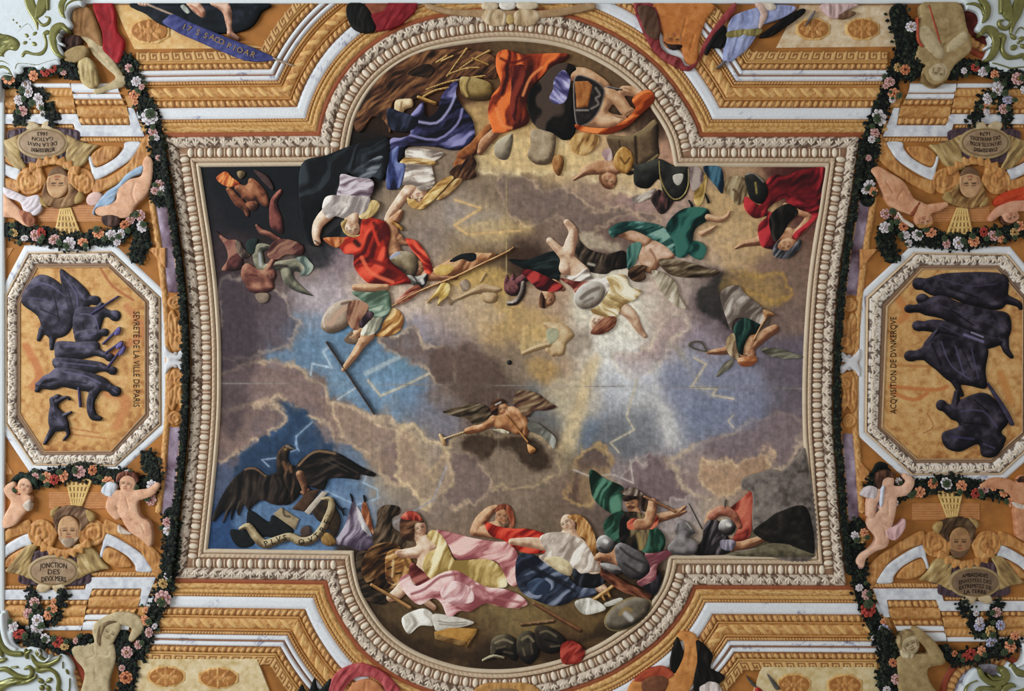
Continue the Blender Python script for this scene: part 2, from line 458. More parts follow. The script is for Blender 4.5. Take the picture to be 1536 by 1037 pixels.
def vein(X, Y, dens=1.0):
    n = fbm(X / 16 + 5, Y / 9 + 2); m = fbm(X / 40 + 9, Y / 30)
    return np.clip(1 - abs(n - .5) * 16, 0, 1) * np.clip((m - .5) * 5, 0, 1) * dens
KEY = ["1111111", "1000001", "1011101", "1010101", "1010001", "1011111", "1000000"]
KEYM = np.array([[int(q) for q in r] for r in KEY])
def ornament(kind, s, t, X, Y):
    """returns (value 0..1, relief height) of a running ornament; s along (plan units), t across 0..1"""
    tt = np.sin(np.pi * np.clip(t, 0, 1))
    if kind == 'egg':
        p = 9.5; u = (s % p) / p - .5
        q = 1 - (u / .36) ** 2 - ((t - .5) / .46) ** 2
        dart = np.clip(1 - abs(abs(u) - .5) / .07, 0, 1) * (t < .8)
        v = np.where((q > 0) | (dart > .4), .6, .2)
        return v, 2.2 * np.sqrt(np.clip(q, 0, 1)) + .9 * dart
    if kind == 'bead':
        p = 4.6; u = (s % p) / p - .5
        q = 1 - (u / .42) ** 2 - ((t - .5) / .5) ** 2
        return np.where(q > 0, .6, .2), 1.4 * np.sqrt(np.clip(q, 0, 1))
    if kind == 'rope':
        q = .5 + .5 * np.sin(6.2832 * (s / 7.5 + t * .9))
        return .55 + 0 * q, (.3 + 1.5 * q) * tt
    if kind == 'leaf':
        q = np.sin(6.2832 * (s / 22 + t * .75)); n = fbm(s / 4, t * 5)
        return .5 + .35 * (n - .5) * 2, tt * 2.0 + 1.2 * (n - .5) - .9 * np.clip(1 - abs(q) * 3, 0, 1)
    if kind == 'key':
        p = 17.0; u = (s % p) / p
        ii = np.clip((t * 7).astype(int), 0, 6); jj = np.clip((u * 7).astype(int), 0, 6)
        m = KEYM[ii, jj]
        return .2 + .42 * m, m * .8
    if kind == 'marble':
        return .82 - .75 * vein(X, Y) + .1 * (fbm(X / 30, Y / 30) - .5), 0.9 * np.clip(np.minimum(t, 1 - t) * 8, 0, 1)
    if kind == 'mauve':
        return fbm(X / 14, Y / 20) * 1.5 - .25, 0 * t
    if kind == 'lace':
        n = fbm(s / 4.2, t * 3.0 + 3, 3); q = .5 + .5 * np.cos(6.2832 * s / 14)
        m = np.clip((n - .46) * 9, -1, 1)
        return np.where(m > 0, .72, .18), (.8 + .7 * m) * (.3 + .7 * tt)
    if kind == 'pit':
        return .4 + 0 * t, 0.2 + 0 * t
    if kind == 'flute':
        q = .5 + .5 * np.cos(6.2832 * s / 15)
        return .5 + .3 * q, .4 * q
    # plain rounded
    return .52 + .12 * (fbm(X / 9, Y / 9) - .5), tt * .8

def band_grid(parent, name, grid, kind, cols, h, mat, S0=None, label=None, scale=1.0, clip=True):
    """grid: (rows across, n along, 2) of plan points"""
    X = grid[..., 0].copy(); Y = grid[..., 1].copy()
    mid = grid[grid.shape[0] // 2]
    s = np.r_[0, np.cumsum(np.hypot(*np.diff(mid, axis=0).T))]
    R_, N = X.shape
    t = np.linspace(0, 1, R_)[:, None] * np.ones((1, N)); ss = np.ones((R_, 1)) * s[None]
    v, hh = ornament(kind, ss, t, X, Y)
    if clip:
        keep = (X > PX0) & (X < PX1) & (Y > PY0) & (Y < PY1)
        X = np.clip(X, PX0, PX1); Y = np.clip(Y, PY0, PY1)
    else: keep = np.ones_like(X, bool)
    H = h + hh * scale
    H[0] = 0; H[-1] = 0
    idx = np.arange(R_ * N).reshape(R_, N)
    ck = keep[:-1, :-1] | keep[1:, :-1] | keep[:-1, 1:] | keep[1:, 1:]
    F = np.stack([idx[:-1, :-1], idx[:-1, 1:], idx[1:, 1:], idx[1:, :-1]], -1)[ck]
    # orientation: make normals face down
    a, b, c_ = F[len(F) // 2][:3]
    xa = X.ravel(); ya = Y.ravel()
    cr = (xa[b] - xa[a]) * (ya[c_] - ya[a]) - (ya[b] - ya[a]) * (xa[c_] - xa[a])
    if cr > 0: F = F[:, ::-1]
    us = np.unique(F); remap = -np.ones(R_ * N, int); remap[us] = np.arange(len(us)); F = remap[F]
    xu, yu, hu, vu = X.ravel()[us], Y.ravel()[us], H.ravel()[us], v.ravel()[us]
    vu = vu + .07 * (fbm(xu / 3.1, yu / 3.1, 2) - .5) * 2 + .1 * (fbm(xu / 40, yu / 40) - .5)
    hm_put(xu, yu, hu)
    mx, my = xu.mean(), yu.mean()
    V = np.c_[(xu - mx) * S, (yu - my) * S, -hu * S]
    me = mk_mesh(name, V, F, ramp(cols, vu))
    o = link(name, me, mat, W(mx, my, 0), parent)
    if label: o['label'] = label
    return o
def off_grid(seg_sel, d0, d1, rows, step, lo=None, hi=None):
    """parallel strip of the outline for a list of segments; the first may be extended to plan x = lo"""
    ns = None; out = []
    for d in np.linspace(d0, d1, rows):
        segs = off_segs(d); pcs = []
        for q, (i, fn) in enumerate(seg_sel):
            p = segs[i]
            p = fn(p) if fn else p
            pcs.append(p)
        if ns is None: ns = [max(4, int(np.hypot(*np.diff(p, axis=0).T).sum() / step)) for p in pcs]
        row = [resample(p, n) for p, n in zip(pcs, ns)]
        out.append(np.vstack([row[0]] + [r[1:] for r in row[1:]]))
    return np.array(out)

C_CREAM = '6a4430 d6c2a8 f8f0e2'
C_GOLD = '70360e c78c48 efd096'
C_GOLD2 = '784014 cc9852 f0d6a0'
C_WHITE = '74789c d0d2d6 e6e9ec'
C_MAUVE = '4c3440 8a7484 c0aec4'

# ------------------------------------------------------------------ the carved frame of the great painting
frame = thing('picture_frame', CX, CY, 'cream carved frame with egg moulding around the great central painting', 'frame')
ALL = [(i, None) for i in range(8)]
def close(g): return np.concatenate([g, g[:, :1]], 1)
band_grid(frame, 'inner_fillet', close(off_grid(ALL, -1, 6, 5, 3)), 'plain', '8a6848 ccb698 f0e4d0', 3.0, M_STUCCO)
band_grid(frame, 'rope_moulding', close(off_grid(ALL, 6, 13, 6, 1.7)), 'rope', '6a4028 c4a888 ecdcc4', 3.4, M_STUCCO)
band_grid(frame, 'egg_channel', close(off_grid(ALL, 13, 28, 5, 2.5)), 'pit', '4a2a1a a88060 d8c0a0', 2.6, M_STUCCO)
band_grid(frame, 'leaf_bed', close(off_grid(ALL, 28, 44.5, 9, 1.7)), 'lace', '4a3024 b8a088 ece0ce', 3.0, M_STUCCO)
# single eggs and leaves, sharing one mesh each
def dome_mesh(name, rx, ry, h, cols, n=14, rings=4):
    v = [(0, 0, -h * S)]; c = [ramp(cols, np.array(.75))]; f = []
    for r in range(1, rings + 1):
        q = r / rings
        for i in range(n):
            a = 6.2832 * i / n
            v.append((rx * q * math.cos(a) * S, ry * q * math.sin(a) * S, -h * math.sqrt(max(0, 1 - q * q)) * S))
            c.append(ramp(cols, np.array(.75)))
    F = []
    for i in range(n): F.append((0, 1 + (i + 1) % n, 1 + i, 0))
    me = bpy.data.meshes.new(name)
    tr = [(0, 1 + (i + 1) % n, 1 + i) for i in range(n)]
    for r in range(rings - 1):
        for i in range(n):
            a = 1 + r * n + i; b = 1 + r * n + (i + 1) % n
            tr += [(a, b, b + n), (a, b + n, a + n)]
    return mk_mesh(name, np.array(v), np.array(tr), np.array(c))
egg_me = dome_mesh('egg', 7.0, 4.3, 3.0, '8a6c50 cdb99e ece0cc'); egg_me.materials.append(M_STUCCO)
def petal_mesh(name, lobes, cols, h=1.6):
    """flat-backed leaf from (u outward, v sideways) outline fans"""
    v = []; c = []; tr = []
    for (cx, cy, rx, ry, an) in lobes:
        b = len(v); v.append((cx * S, cy * S, -h * S)); c.append(ramp(cols, np.array(.7)))
        for q, hh, cv in ((.6, .8, .7), (1, 0, .7)):
            for i in range(8):
                a = 6.2832 * i / 8; x = rx * q * math.cos(a); y = ry * q * math.sin(a)
                v.append(((cx + x * math.cos(an) - y * math.sin(an)) * S, (cy + x * math.sin(an) + y * math.cos(an)) * S, -h * hh * S)); c.append(ramp(cols, np.array(cv)))
        for i in range(8):
            j = (i + 1) % 8
            tr += [(b, b + 1 + j, b + 1 + i), (b + 1 + i, b + 1 + j, b + 9 + j), (b + 1 + i, b + 9 + j, b + 9 + i)]
    return mk_mesh(name, np.array(v), np.array(tr), np.array(c))
leaf_me = petal_mesh('leaf', [(0, 0, 6.0, 2.0, 0), (-1.0, 2.9, 4.0, 1.6, .7), (-1.0, -2.9, 4.0, 1.6, -.7)], '6a4a36 c8b49c f2e8d8', 2.0); leaf_me.materials.append(M_STUCCO)
def run_along(parent, name, me, d, spacing, h, rot=0.0, seg=range(8), trim=6, clip=True, ph=.5):
    k = 0
    for i in seg:
        p = off_segs(d)[i]; n = max(1, int((np.hypot(*np.diff(p, axis=0).T).sum() - trim) / spacing))
        s = np.r_[0, np.cumsum(np.hypot(*np.diff(p, axis=0).T))]
        for q in range(n):
            st = trim / 2 + (q + ph) * (s[-1] - trim) / n
            x, y = np.interp(st, s, p[:, 0]), np.interp(st, s, p[:, 1])
            x2, y2 = np.interp(st + 2, s, p[:, 0]), np.interp(st + 2, s, p[:, 1])
            x1, y1 = np.interp(st - 2, s, p[:, 0]), np.interp(st - 2, s, p[:, 1])
            if clip and not (PX0 + 4 < x < PX1 - 4 and PY0 + 4 < y < PY1 - 4): continue
            o = link(name, me, None, W(x, y, h), parent)
            o.rotation_euler = (0, 0, math.atan2(y2 - y1, x2 - x1) + rot); k += 1
            u_, v_ = np.meshgrid(np.arange(-3, 4), np.arange(-3, 4)); hm_put(x + u_.ravel(), y + v_.ravel(), h + 2.4)
    return k
ne = run_along(frame, 'egg', egg_me, 20.5, 14.6, 2.6, math.pi / 2)
nl = run_along(frame, 'leaf', leaf_me, 36.5, 13.5, 4.0, -math.pi / 2)
dart_me = petal_mesh('dart', [(0, 0, 6.8, 1.3, 0)], '7a5a40 c8b094 e8d8c0', 1.6); dart_me.materials.append(M_STUCCO)
nd = run_along(frame, 'dart', dart_me, 20.5, 14.6, 2.6, math.pi / 2, ph=1.0)
print('eggs', ne, 'leaves', nl)

# ------------------------------------------------------------------ gilded cornices in the four corners
twist_me = petal_mesh('leaf_twist', [(0, 0, 10.5, 4.6, .62), (3.0, 2.2, 7.5, 2.0, .62)], '8a4a18 cf9448 f2d292', 1.8); twist_me.materials.append(M_GILT)
BANDS = [  # from, to, ornament, colours, height, rows, name
    (44.5, 51, 'plain', '5a2010 9a4c28 c88450', .4, 4, 'russet_fillet'), (51, 60, 'leaf', C_GOLD2, 1.0, 6, 'leaf_moulding'), (60, 66, 'rope', C_GOLD2, 1.1, 5, 'rope_moulding'),
    (66, 70.5, 'bead', C_GOLD, 1.0, 5, 'bead_moulding'), (71, 88, 'marble', C_WHITE, 1.2, 7, 'marble_band'), (88.5, 99, 'egg', C_GOLD, 1.8, 8, 'egg_moulding'),
    (99, 102, 'plain', C_GOLD, 2.2, 4, 'fillet'), (102, 119, 'leaf', C_GOLD, 1.8, 8, 'leaf_garland_bed'), (119, 122, 'plain', C_GOLD, 2.4, 4, 'fillet'),
    (122, 127.5, 'bead', C_GOLD, 2.2, 5, 'bead_moulding'), (128, 135.5, 'marble', C_WHITE, 2.6, 5, 'marble_band'), (135.5, 137, 'plain', '7a4830 a86c48 c08c68', 2.6, 3, 'fillet'),
    (137, 145, 'marble', C_WHITE, 2.8, 5, 'marble_band'), (145.5, 154, 'egg', C_GOLD, 3.0, 7, 'egg_moulding'), (154, 158, 'plain', C_GOLD2, 3.2, 4, 'fillet'), (158, 173, 'key', C_GOLD2, 2.8, 15, 'key_frieze')]
def ext_start(x):
    return lambda p: np.vstack([[x, p[0][1]], p[1:]]) if True else p
def ext_end(x):
    return lambda p: np.vstack([p[:-1], [x, p[-1][1]]])
def first_half(p): return p[: len(p) // 2 + 1]
def last_half(p): return p[len(p) // 2:]
CORN = {
    'TL': ([(0, ext_start(206)), (1, first_half)], 'gilded cornice corner with meander frieze crossed by the blue lettered banner', (360, 120)),
    'TR': ([(1, last_half), (2, ext_end(1330))], 'gilded cornice corner with meander frieze beside the nude man in crimson drapery', (1180, 120)),
    'BR': ([(4, ext_start(1330)), (5, first_half)], 'gilded cornice corner with meander frieze below the rocky hillside of the painting', (1180, 940)),
    'BL': ([(5, last_half), (6, ext_end(214))], 'gilded cornice corner with meander frieze below the black eagle of the painting', (340, 940))}
cornice = {}
for key, (sel, lab, (tx, ty)) in CORN.items():
    t = thing('gilded_cornice', tx, ty, lab, 'cornice'); cornice[key] = t
    for d0, d1, kind, cols, h, rows, nm in BANDS:
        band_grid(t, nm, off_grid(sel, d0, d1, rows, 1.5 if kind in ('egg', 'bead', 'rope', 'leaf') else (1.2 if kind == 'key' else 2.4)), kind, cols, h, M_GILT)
    # twisted leaves one by one
    g = off_grid(sel, 110.5, 110.6, 2, 3)[0]
    s = np.r_[0, np.cumsum(np.hypot(*np.diff(g, axis=0).T))]
    for st in np.arange(8, s[-1] - 6, 20.0):
        x, y = np.interp(st, s, g[:, 0]), np.interp(st, s, g[:, 1])
        if not (PX0 + 8 < x < PX1 - 8 and PY0 + 8 < y < PY1 - 8): continue
        o = link('leaf_twist', twist_me, None, W(x, y, 2.4), t)
        x2, y2 = np.interp(st + 3, s, g[:, 0]), np.interp(st + 3, s, g[:, 1])
        o.rotation_euler = (0, 0, math.atan2(y2 - y, x2 - x))

# dark marble strips down both sides of the frame
def part_y(y0, y1):
    def fn(p):
        q = resample(p, step=2.0); m = (q[:, 1] >= y0) & (q[:, 1] <= y1)
        return q[m]
    return fn
for i, lab, rngs in ((7, 'mauve marble strip with gold edge beside the medallion of Paris', ((284, 440), (640, 772))),
                     (3, 'mauve marble strip with gold edge beside the medallion of Dunkirk', ((290, 444), (650, 782)))):
    t = thing('marble_strip', 270 if i == 7 else 1266, 530, lab, 'strip')
    band_grid(t, 'russet_fillet', off_grid([(i, part_y(268, 790))], 54, 56, 3, 3), 'plain', '3a1c1c 6a3c38 8a5c50', .6, M_PAINT)
    band_grid(t, 'gold_edge', off_grid([(i, part_y(280, 780))], 56, 58, 4, 2), 'rope', C_GOLD2, .5, M_GILT)
    for a_, b_ in rngs:
        band_grid(t, 'marble_slab', off_grid([(i, part_y(a_, b_))], 58, 74, 8, 2), 'mauve', C_MAUVE, .6, M_PAINT)
    band_grid(t, 'gold_rail', off_grid([(i, part_y(296, 770))], 74, 84, 8, 1.5), 'leaf', C_GOLD, 1.0, M_GILT)

# ------------------------------------------------------------------ the great painting: sky canvas
SKY = """600,100,3a2418 680,90,4a3020 770,75,5a4630 850,90,6a5238 930,110,5f4a36 970,160,3a2a20 560,160,2c1c14 540,220,14110f
740,220,b89868 780,230,c9a97a 700,252,8a7664 850,240,d8b98a 930,260,c9a784 980,272,b89078 330,270,121417 420,270,101418 640,280,8c7a66 720,280,84725f
800,280,7c6858 870,280,9a8474 940,300,a58a84 1010,300,b39a8c 1060,270,a98c70 1100,320,b49a7c 1140,300,a88a6c 1200,290,4a2422 1225,330,6a4a40
330,340,1a181c 400,330,221c1e 450,340,342a2c 690,320,9f8e80 730,345,a89478 790,330,7a6656 850,310,8a7466 900,330,6e5a50 1080,370,b8a08c 1150,400,8a7060
1200,400,7e6658 345,400,33282a 400,420,4c3c38 470,390,746254 500,400,8a7a80 460,440,a89c9c 640,390,8c7c70 720,400,806a50 770,400,3a2a22 640,420,b5a090
700,420,b49a6c 660,470,b6a294 740,470,bfa070 820,470,b59a80 1020,450,c5b2a4 1080,460,4a3c3c 1180,440,7c685e 350,460,3c3236 420,470,5a4a48 470,460,aaa0a4
560,440,c8b49c 640,480,a8989c 700,500,9c8a84 760,500,a08468 900,470,e4dcc8 960,480,ece4d2 1000,500,b8a094 1060,500,a698a0 1120,560,8e8894 350,520,4a3f42
400,545,5e4f4c 400,500,706a6c 450,520,6f8aa0 520,510,6c8ca8 560,540,7a9ab2 600,540,6a8898 640,520,8c8890 680,540,6e5c54 730,570,5c4a40 770,540,8a7a68
820,550,a38a70 870,530,d0c2b0 930,530,eeeae2 980,560,c6c4cc 1020,560,9aa0b0 1100,570,8a8a98 1180,560,6a6068 350,600,54484c 420,590,6c5c56 480,590,76645a
560,580,84a0b8 600,600,7088a0 640,620,7a7880 690,580,7a6a60 740,640,6a5a50 800,620,6c6e70 860,600,c8b89c 920,600,9a9ca4 960,620,c0bcb8 1000,640,a8a8b0
1060,620,747c90 1130,610,70748a 1190,600,6a6468 350,660,6a5a58 400,650,5e5a68 440,650,2c4a68 500,640,84706a 560,660,94806e 620,670,a0907c 650,670,787480
700,690,8a7a70 740,690,6e5a4c 800,680,5c4a3a 850,690,9a8a70 890,660,6c7888 940,660,74706c 1000,690,a49c9c 1080,660,8a8690 1130,650,8e8488 1180,640,7a6c6c
330,740,4c5468 400,680,2f4f74 470,690,3f5878 530,700,5f7894 600,710,a89680 660,740,8e7c70 720,730,7a685c 800,730,8a7868 850,740,7a665a 930,720,988a88
990,720,7e6e6c 1050,720,9c8a84 1120,710,a08878 1170,720,6c6264 330,800,2f4668 400,790,5f7ea0 480,780,6a8ab0 550,760,7f8ea4 600,770,86786c 700,770,82705f
1010,770,a89c98 1080,760,b8a590 1150,740,70645c 1190,760,3a322c 1170,820,5a5240 1200,800,201c18 1040,820,a09080 560,880,34281c 600,910,54422c 640,960,4a3824
700,960,54402a 800,940,7a6540 760,915,7e6a48 880,930,6a5434 860,960,3f2c1e 960,890,3c2e20 940,930,4a3826 750,990,2c2018 540,850,2c2018 850,880,6a5840
690,880,6a5638 760,840,6a5a48 900,800,6a5a50 820,790,70604e 690,820,8a7464 620,850,5a4630""".split()
sp = np.array([[float(a) for a in q.split(',')[:2]] for q in SKY]); sc_ = np.array([hx(q.split(',')[2]) for q in SKY])
gstep = 1.5
gx_ = np.arange(284, 1256, gstep); gy_ = np.arange(46, 1022, gstep)
X, Y = np.meshgrid(gx_, gy_)
outl = np.vstack([s[::3] for s in off_segs(9.0)])
inside = sd_poly(X[::4, ::4], Y[::4, ::4], outl)
inside = np.kron(inside, np.ones((4, 4)))[:X.shape[0], :X.shape[1]] > -4
wx = X + 26 * (fbm(X / 60, Y / 60) - .5) * 2 + 10 * (fbm(X / 17 + 30, Y / 17) - .5) * 2
wy = Y + 26 * (fbm(X / 60 + 50, Y / 60 + 8) - .5) * 2 + 10 * (fbm(X / 17, Y / 17 + 60) - .5) * 2
Cn = np.zeros(X.shape + (3,)); Wt = np.zeros(X.shape)
for (px, py), c in zip(sp, sc_):
    r2 = ((wx - px) ** 2 + (wy - py) ** 2) / 900.0
    wgt = np.exp(-r2 / 1.1) + 0.02 / (1 + r2 * r2)
    Wt += wgt; Cn += wgt[..., None] * c
SKYC = Cn / Wt[..., None]

def over(mask, col):
    global SKYC
    SKYC = SKYC * (1 - mask[..., None]) + hx(col) * mask[..., None]
def cloud(pts, col, soft=9, rim=None, rw=5, amp=1.0, al=.85, fr=(0, 0, 1), rough=14):
    """painted cloud mass with billowing edge and a lighter rim"""
    P = crom([(fr[0] + a * fr[2], fr[1] + b * fr[2]) for a, b in (nums(q) for q in pts.split())])
    m = rough * 2 + soft
    jx = (gx_ > P[:, 0].min() - m) & (gx_ < P[:, 0].max() + m); jy = (gy_ > P[:, 1].min() - m) & (gy_ < P[:, 1].max() + m)
    x, y = X[np.ix_(jy, jx)], Y[np.ix_(jy, jx)]
    d = sd_poly(x, y, P) + amp * rough * (fbm(x / 22 + 11, y / 22 + 4) - .5) * 2 + .4 * rough * (abs(fbm(x / 9, y / 9) - .5) * 2 - .3)
    M = np.zeros(X.shape); q = np.clip(d / soft + .5, 0, 1); q = q * q * (3 - 2 * q)
    tex = .75 + .5 * fbm(x / 12 + 70, y / 12)
    M[np.ix_(jy, jx)] = np.clip(q * al * tex, 0, 1); over(M, col)
    if rim:
        M[:] = 0; M[np.ix_(jy, jx)] = np.clip(1 - abs(d - rw * .4) / rw, 0, 1) * .85 * np.clip(fbm(x / 30 + 9, y / 30) * 2.2 - .3, 0, 1); over(M, rim)
Q6 = (320, 420, .27); Q4 = (780, 440, .2314)
cloud('300,360 330,390 430,380 480,330 520,270 610,290 680,310 740,360 900,330 1000,430 1040,500 870,560 920,650 890,770 760,690 640,660 620,570 520,500 400,480 300,450', '6d8499', 12, fr=Q6)
cloud('600,350 700,420 760,560 840,640 760,680 660,640 620,520', '7f98ac', 20, fr=Q6, al=.6)
cloud('20,520 290,455 400,480 520,500 620,570 640,660 760,690 870,760 1000,780 1080,860 1130,960 1180,1090 1000,1150 900,1000 700,900 560,790 420,690 360,670 200,700 30,740', '86706a', 9, 'd0b898', 6, fr=Q6)
cloud('620,680 760,700 860,770 900,900 1000,1000 940,1060 820,960 680,850 600,760', '947c68', 16, fr=Q6, al=.5)
cloud('20,760 200,690 360,680 415,760 380,830 230,910 150,960 20,1000', '806a62', 10, 'c4ac90', 5, fr=Q6)
cloud('365,675 430,700 560,780 620,850 660,940 640,1080 540,1200 300,1260 150,1200 140,1000 230,910 380,830 415,760', '30435a', 8, fr=Q6, al=.9)
cloud('150,1010 300,900 460,860 500,960 380,1060 200,1120', '27384e', 16, fr=Q6, al=.6)
cloud('360,770 440,745 520,760 560,790 540,815 380,815', '5d748f', 14)
cloud('40,0 280,0 390,60 440,180 490,240 470,330 330,390 200,420 40,420', '544a50', 14, 'a8988c', 5, fr=Q6, al=.6)
cloud('480,140 640,180 750,270 900,270 1060,390 1180,380 1400,420 1500,480 1300,450 1130,540 960,600 860,480 720,500 540,490 490,360 440,250', '7c6a60', 12, 'c0a68c', 4, fr=(640, 220, .2344))
cloud('120,330 340,400 480,420 470,520 300,560 140,520 80,430', 'a3978f', 20, fr=(640, 220, .2344), al=.6)
cloud('700,680 900,620 1050,600 1180,740 1383,800 1500,1000 1400,1200 1250,1100 1100,1000 850,880 720,800', '74625c', 12, 'cdb69c', 5, fr=(470, 410, .1446))
cloud('640,540 700,520 760,560 775,600 740,620 690,600', '5c4a42', 14, fr=(0, 0, 1), al=.7)
cloud('590,400 700,370 850,300 900,180 1050,130 1110,250 990,340 920,460 760,550 650,510', 'b49e98', 14, 'e4d4bc', 6, fr=Q4, al=.8)
cloud('350,290 440,240 480,300 470,380 370,400 330,370', '9a8a7a', 12, fr=Q4, al=.7)
cloud('0,240 120,200 180,250 150,320 60,370 0,400', 'c0a676', 14, 'dcc69c', 4, fr=Q4)
cloud('20,440 160,420 260,480 230,560 80,540', 'b8945c', 22, fr=Q4, al=.6)
cloud('470,250 600,180 800,150 860,260 800,330 650,370 520,380', 'f0ead8', 24, fr=Q4, al=.6)
cloud('440,430 530,430 430,720 360,1000 240,1000 330,760', 'dcc49a', 14, fr=Q4, amp=.2, al=.75)
cloud('850,470 910,470 960,700 1050,970 930,970 880,700', 'd6d2ca', 16, fr=Q4, amp=.2, al=.7)
cloud('990,350 1040,350 1140,500 1245,660 1180,650 1080,500', 'c2b28c', 12, fr=Q4, amp=.2, al=.6)
cloud('560,440 820,480 830,700 640,760 500,640', 'e2e2e2', 40, fr=Q4, al=.55)
cloud('650,780 840,760 900,960 700,1060 560,980', '6c7078', 30, fr=Q4, al=.6)
cloud('960,520 1100,560 1200,760 1150,960 1030,800', '7c8294', 34, fr=Q4, al=.6)
cloud('250,640 350,600 500,575 700,565 900,600 1080,600 1230,680 1270,850 1300,980 1000,1100 600,1150 200,1100 0,980 180,870', '8a7866', 14, 'c8b08a', 5, fr=(640, 560, .1543))
cloud('360,660 500,590 700,575 900,610 1060,640 1180,780 1180,920 1000,950 900,830 700,770 500,870 400,860', '33261c', 12, fr=(640, 560, .1543), al=.85)
cloud('230,190 420,70 480,160 440,300 490,480 380,430 300,380 220,290', '2c2a28', 12, fr=(1000, 400, .1928))
cloud('480,60 700,80 900,40 980,200 860,290 700,250 560,170', '6a564a', 18, 'b08c50', 6, fr=(1000, 400, .1928), al=.7)
cloud('250,560 0,620 0,1037 300,1037 420,820 520,760', '928e98', 30, fr=(1000, 400, .1928), al=.4)
cloud('930,720 960,690 1010,690 1050,720 1030,750 960,760', '7a6868', 10, 'c4b4ac', 5)
cloud('1000,690 1090,650 1190,620 1200,680 1120,730 1050,750', 'a08c84', 12, 'd0bca0', 6, al=.6)
cloud('1060,660 1130,640 1200,590 1205,660 1140,700 1090,700', '6e6066', 16, al=.5)
cloud('860,690 900,670 925,700 900,720 880,760 845,750', '5c463a', 16, 'c0a070', 5, al=.7)
cloud('660,700 700,680 740,720 720,760 660,750', '7c6a64', 14, 'c0a88c', 5)
cloud('485,190 600,180 720,220 800,250 780,330 660,320 550,290', 'bcac94', 10, fr=(760, 310, .2148), rough=8)
cloud('330,250 480,250 520,330 480,400 400,350 340,330', '0e1216', 18, al=.7)
cloud('700,225 780,205 860,220 970,250 1000,290 940,285 860,262 780,262 720,262', 'dcc494', 26, 'e8d4ac', 6, al=.6)
cloud('690,335 760,325 800,345 740,360 690,352', 'c8ac78', 16, al=.5, rough=10)
cloud('1060,290 1120,270 1180,330 1150,390 1090,400 1040,350', 'c8a878', 26, al=.65)
cloud('1080,430 1150,410 1180,440 1130,470', 'c09c5c', 14, al=.5)
cloud('680,405 740,400 770,430 720,450 660,440', 'd0ac68', 16, al=.6)
cloud('700,460 780,455 840,480 800,510 720,505', 'c0a06c', 22, al=.6)
cloud('335,420 370,430 385,520 370,620 345,660 325,600 325,480', '3e3438', 20, al=.6)
cloud('470,430 560,425 640,440 620,470 540,480 480,470', 'b8aaac', 20, al=.6)
cloud('990,560 1080,540 1150,580 1120,640 1040,640', '8c90a4', 28, al=.5)
cloud('540,425 620,430 650,460 600,470 540,455', 'd8c4a8', 18, al=.6)
cloud('600,640 650,660 680,720 640,760 600,720', 'b49c80', 16, 'e0c8a0', 6, al=.6)
cloud('500,600 560,630 600,650 560,680 510,650', 'a08a78', 16, 'd8c0a0', 5, al=.5)
cloud('1050,700 1110,690 1160,670 1140,720 1080,745', 'c09a74', 14, 'dcc09c', 5, al=.6)
cloud('860,720 910,700 920,740 880,760', 'c8a878', 12, al=.4)
cloud('750,200 850,215 960,245 950,275 860,255 780,260 740,240', 'dcc08e', 14, al=.6)
cloud('640,420 720,440 760,480 700,500 640,470', 'bda892', 20, al=.6)
cloud('540,960 640,990 760,1004 870,975 960,920 1000,870 960,900 880,950 760,975 640,960 570,920 540,870', '2c2016', 14, al=.7)
BOLTS = [("960,345 1130,400 960,510 1040,570 1383,545", (460, 220, .2314), 1.6, 'd8b480'), ("640,375 610,400 660,490 550,465 540,530", Q6, 1.2, 'b8c4cc'),
         ("1030,430 850,520", Q6, 3.0, 'b0bcc0'), ("860,560 930,645 1100,570 1200,520", Q6, 1.6, 'c8bca4'), ("790,600 690,665", Q6, 1.2, 'b8c0c4'), ("550,790 460,870 465,940 430,955", Q6, 1.0, '9cb0c4'),
         ("350,990 270,1000 310,1037", Q6, 1.0, '9cb0c4'), ("760,560 690,800 740,885 585,970 640,1030", Q4, 1.3, 'cfc4ac'), ("1130,420 1205,460 1110,610 1275,620 1245,660 1383,685", Q4, 1.4, 'd4c4a8'),
         ("1383,790 1350,830 1383,870", Q4, 1.2, 'c4b8a8'), ("700,80 690,140 720,190", (310, 640, .1928), 1.0, '8ca4bc'), ("1240,390 1220,440 1330,490 1330,560 1170,610", (310, 640, .1928), 1.0, 'a8bccc'),
         ("920,500 1120,590", (310, 640, .1928), 1.0, 'a0b8cc'), ("860,705 885,715 920,712 950,725 945,690", (0, 0, 1), 1.1, 'c4b8b0'), ("590,785 650,750 670,700", (0, 0, 1), 1.1, 'a8a4a8'),
         ("284,575 640,577 900,580 1210,583", (0, 0, 1), .3, '8c847c'), ("760,250 759,520", (0, 0, 1), .4, 'b09c70'), ("748,590 748,780", (0, 0, 1), .4, 'b0a08c')]
for pts, fr, wd, col in BOLTS:
    P = [(fr[0] + a * fr[2], fr[1] + b * fr[2]) for a, b in (nums(q) for q in pts.split())]
    q = sd_line(X, Y, P, [wd] * len(P)); over(np.clip(q / wd + .6, 0, 1) * .75 + np.clip(1 + q / 7, 0, 1) * .12, col)
SKYC = SKYC * (1 + .18 * (fbm(X / 5, Y / 5) - .5) * 2)[..., None] * (1 + .1 * (fbm(X / 3 + 3, Y / 26) - .5) * 2)[..., None]
SKYC = np.clip((SKYC - SKYC.mean(-1, keepdims=True)) * 1.22 + SKYC.mean(-1, keepdims=True), 0, 1)
hm_put(X[inside], Y[inside], .4)
painting = thing('ceiling_painting', CX, CY, 'great central ceiling painting of figures among storm clouds in cream carved frame', 'painting')
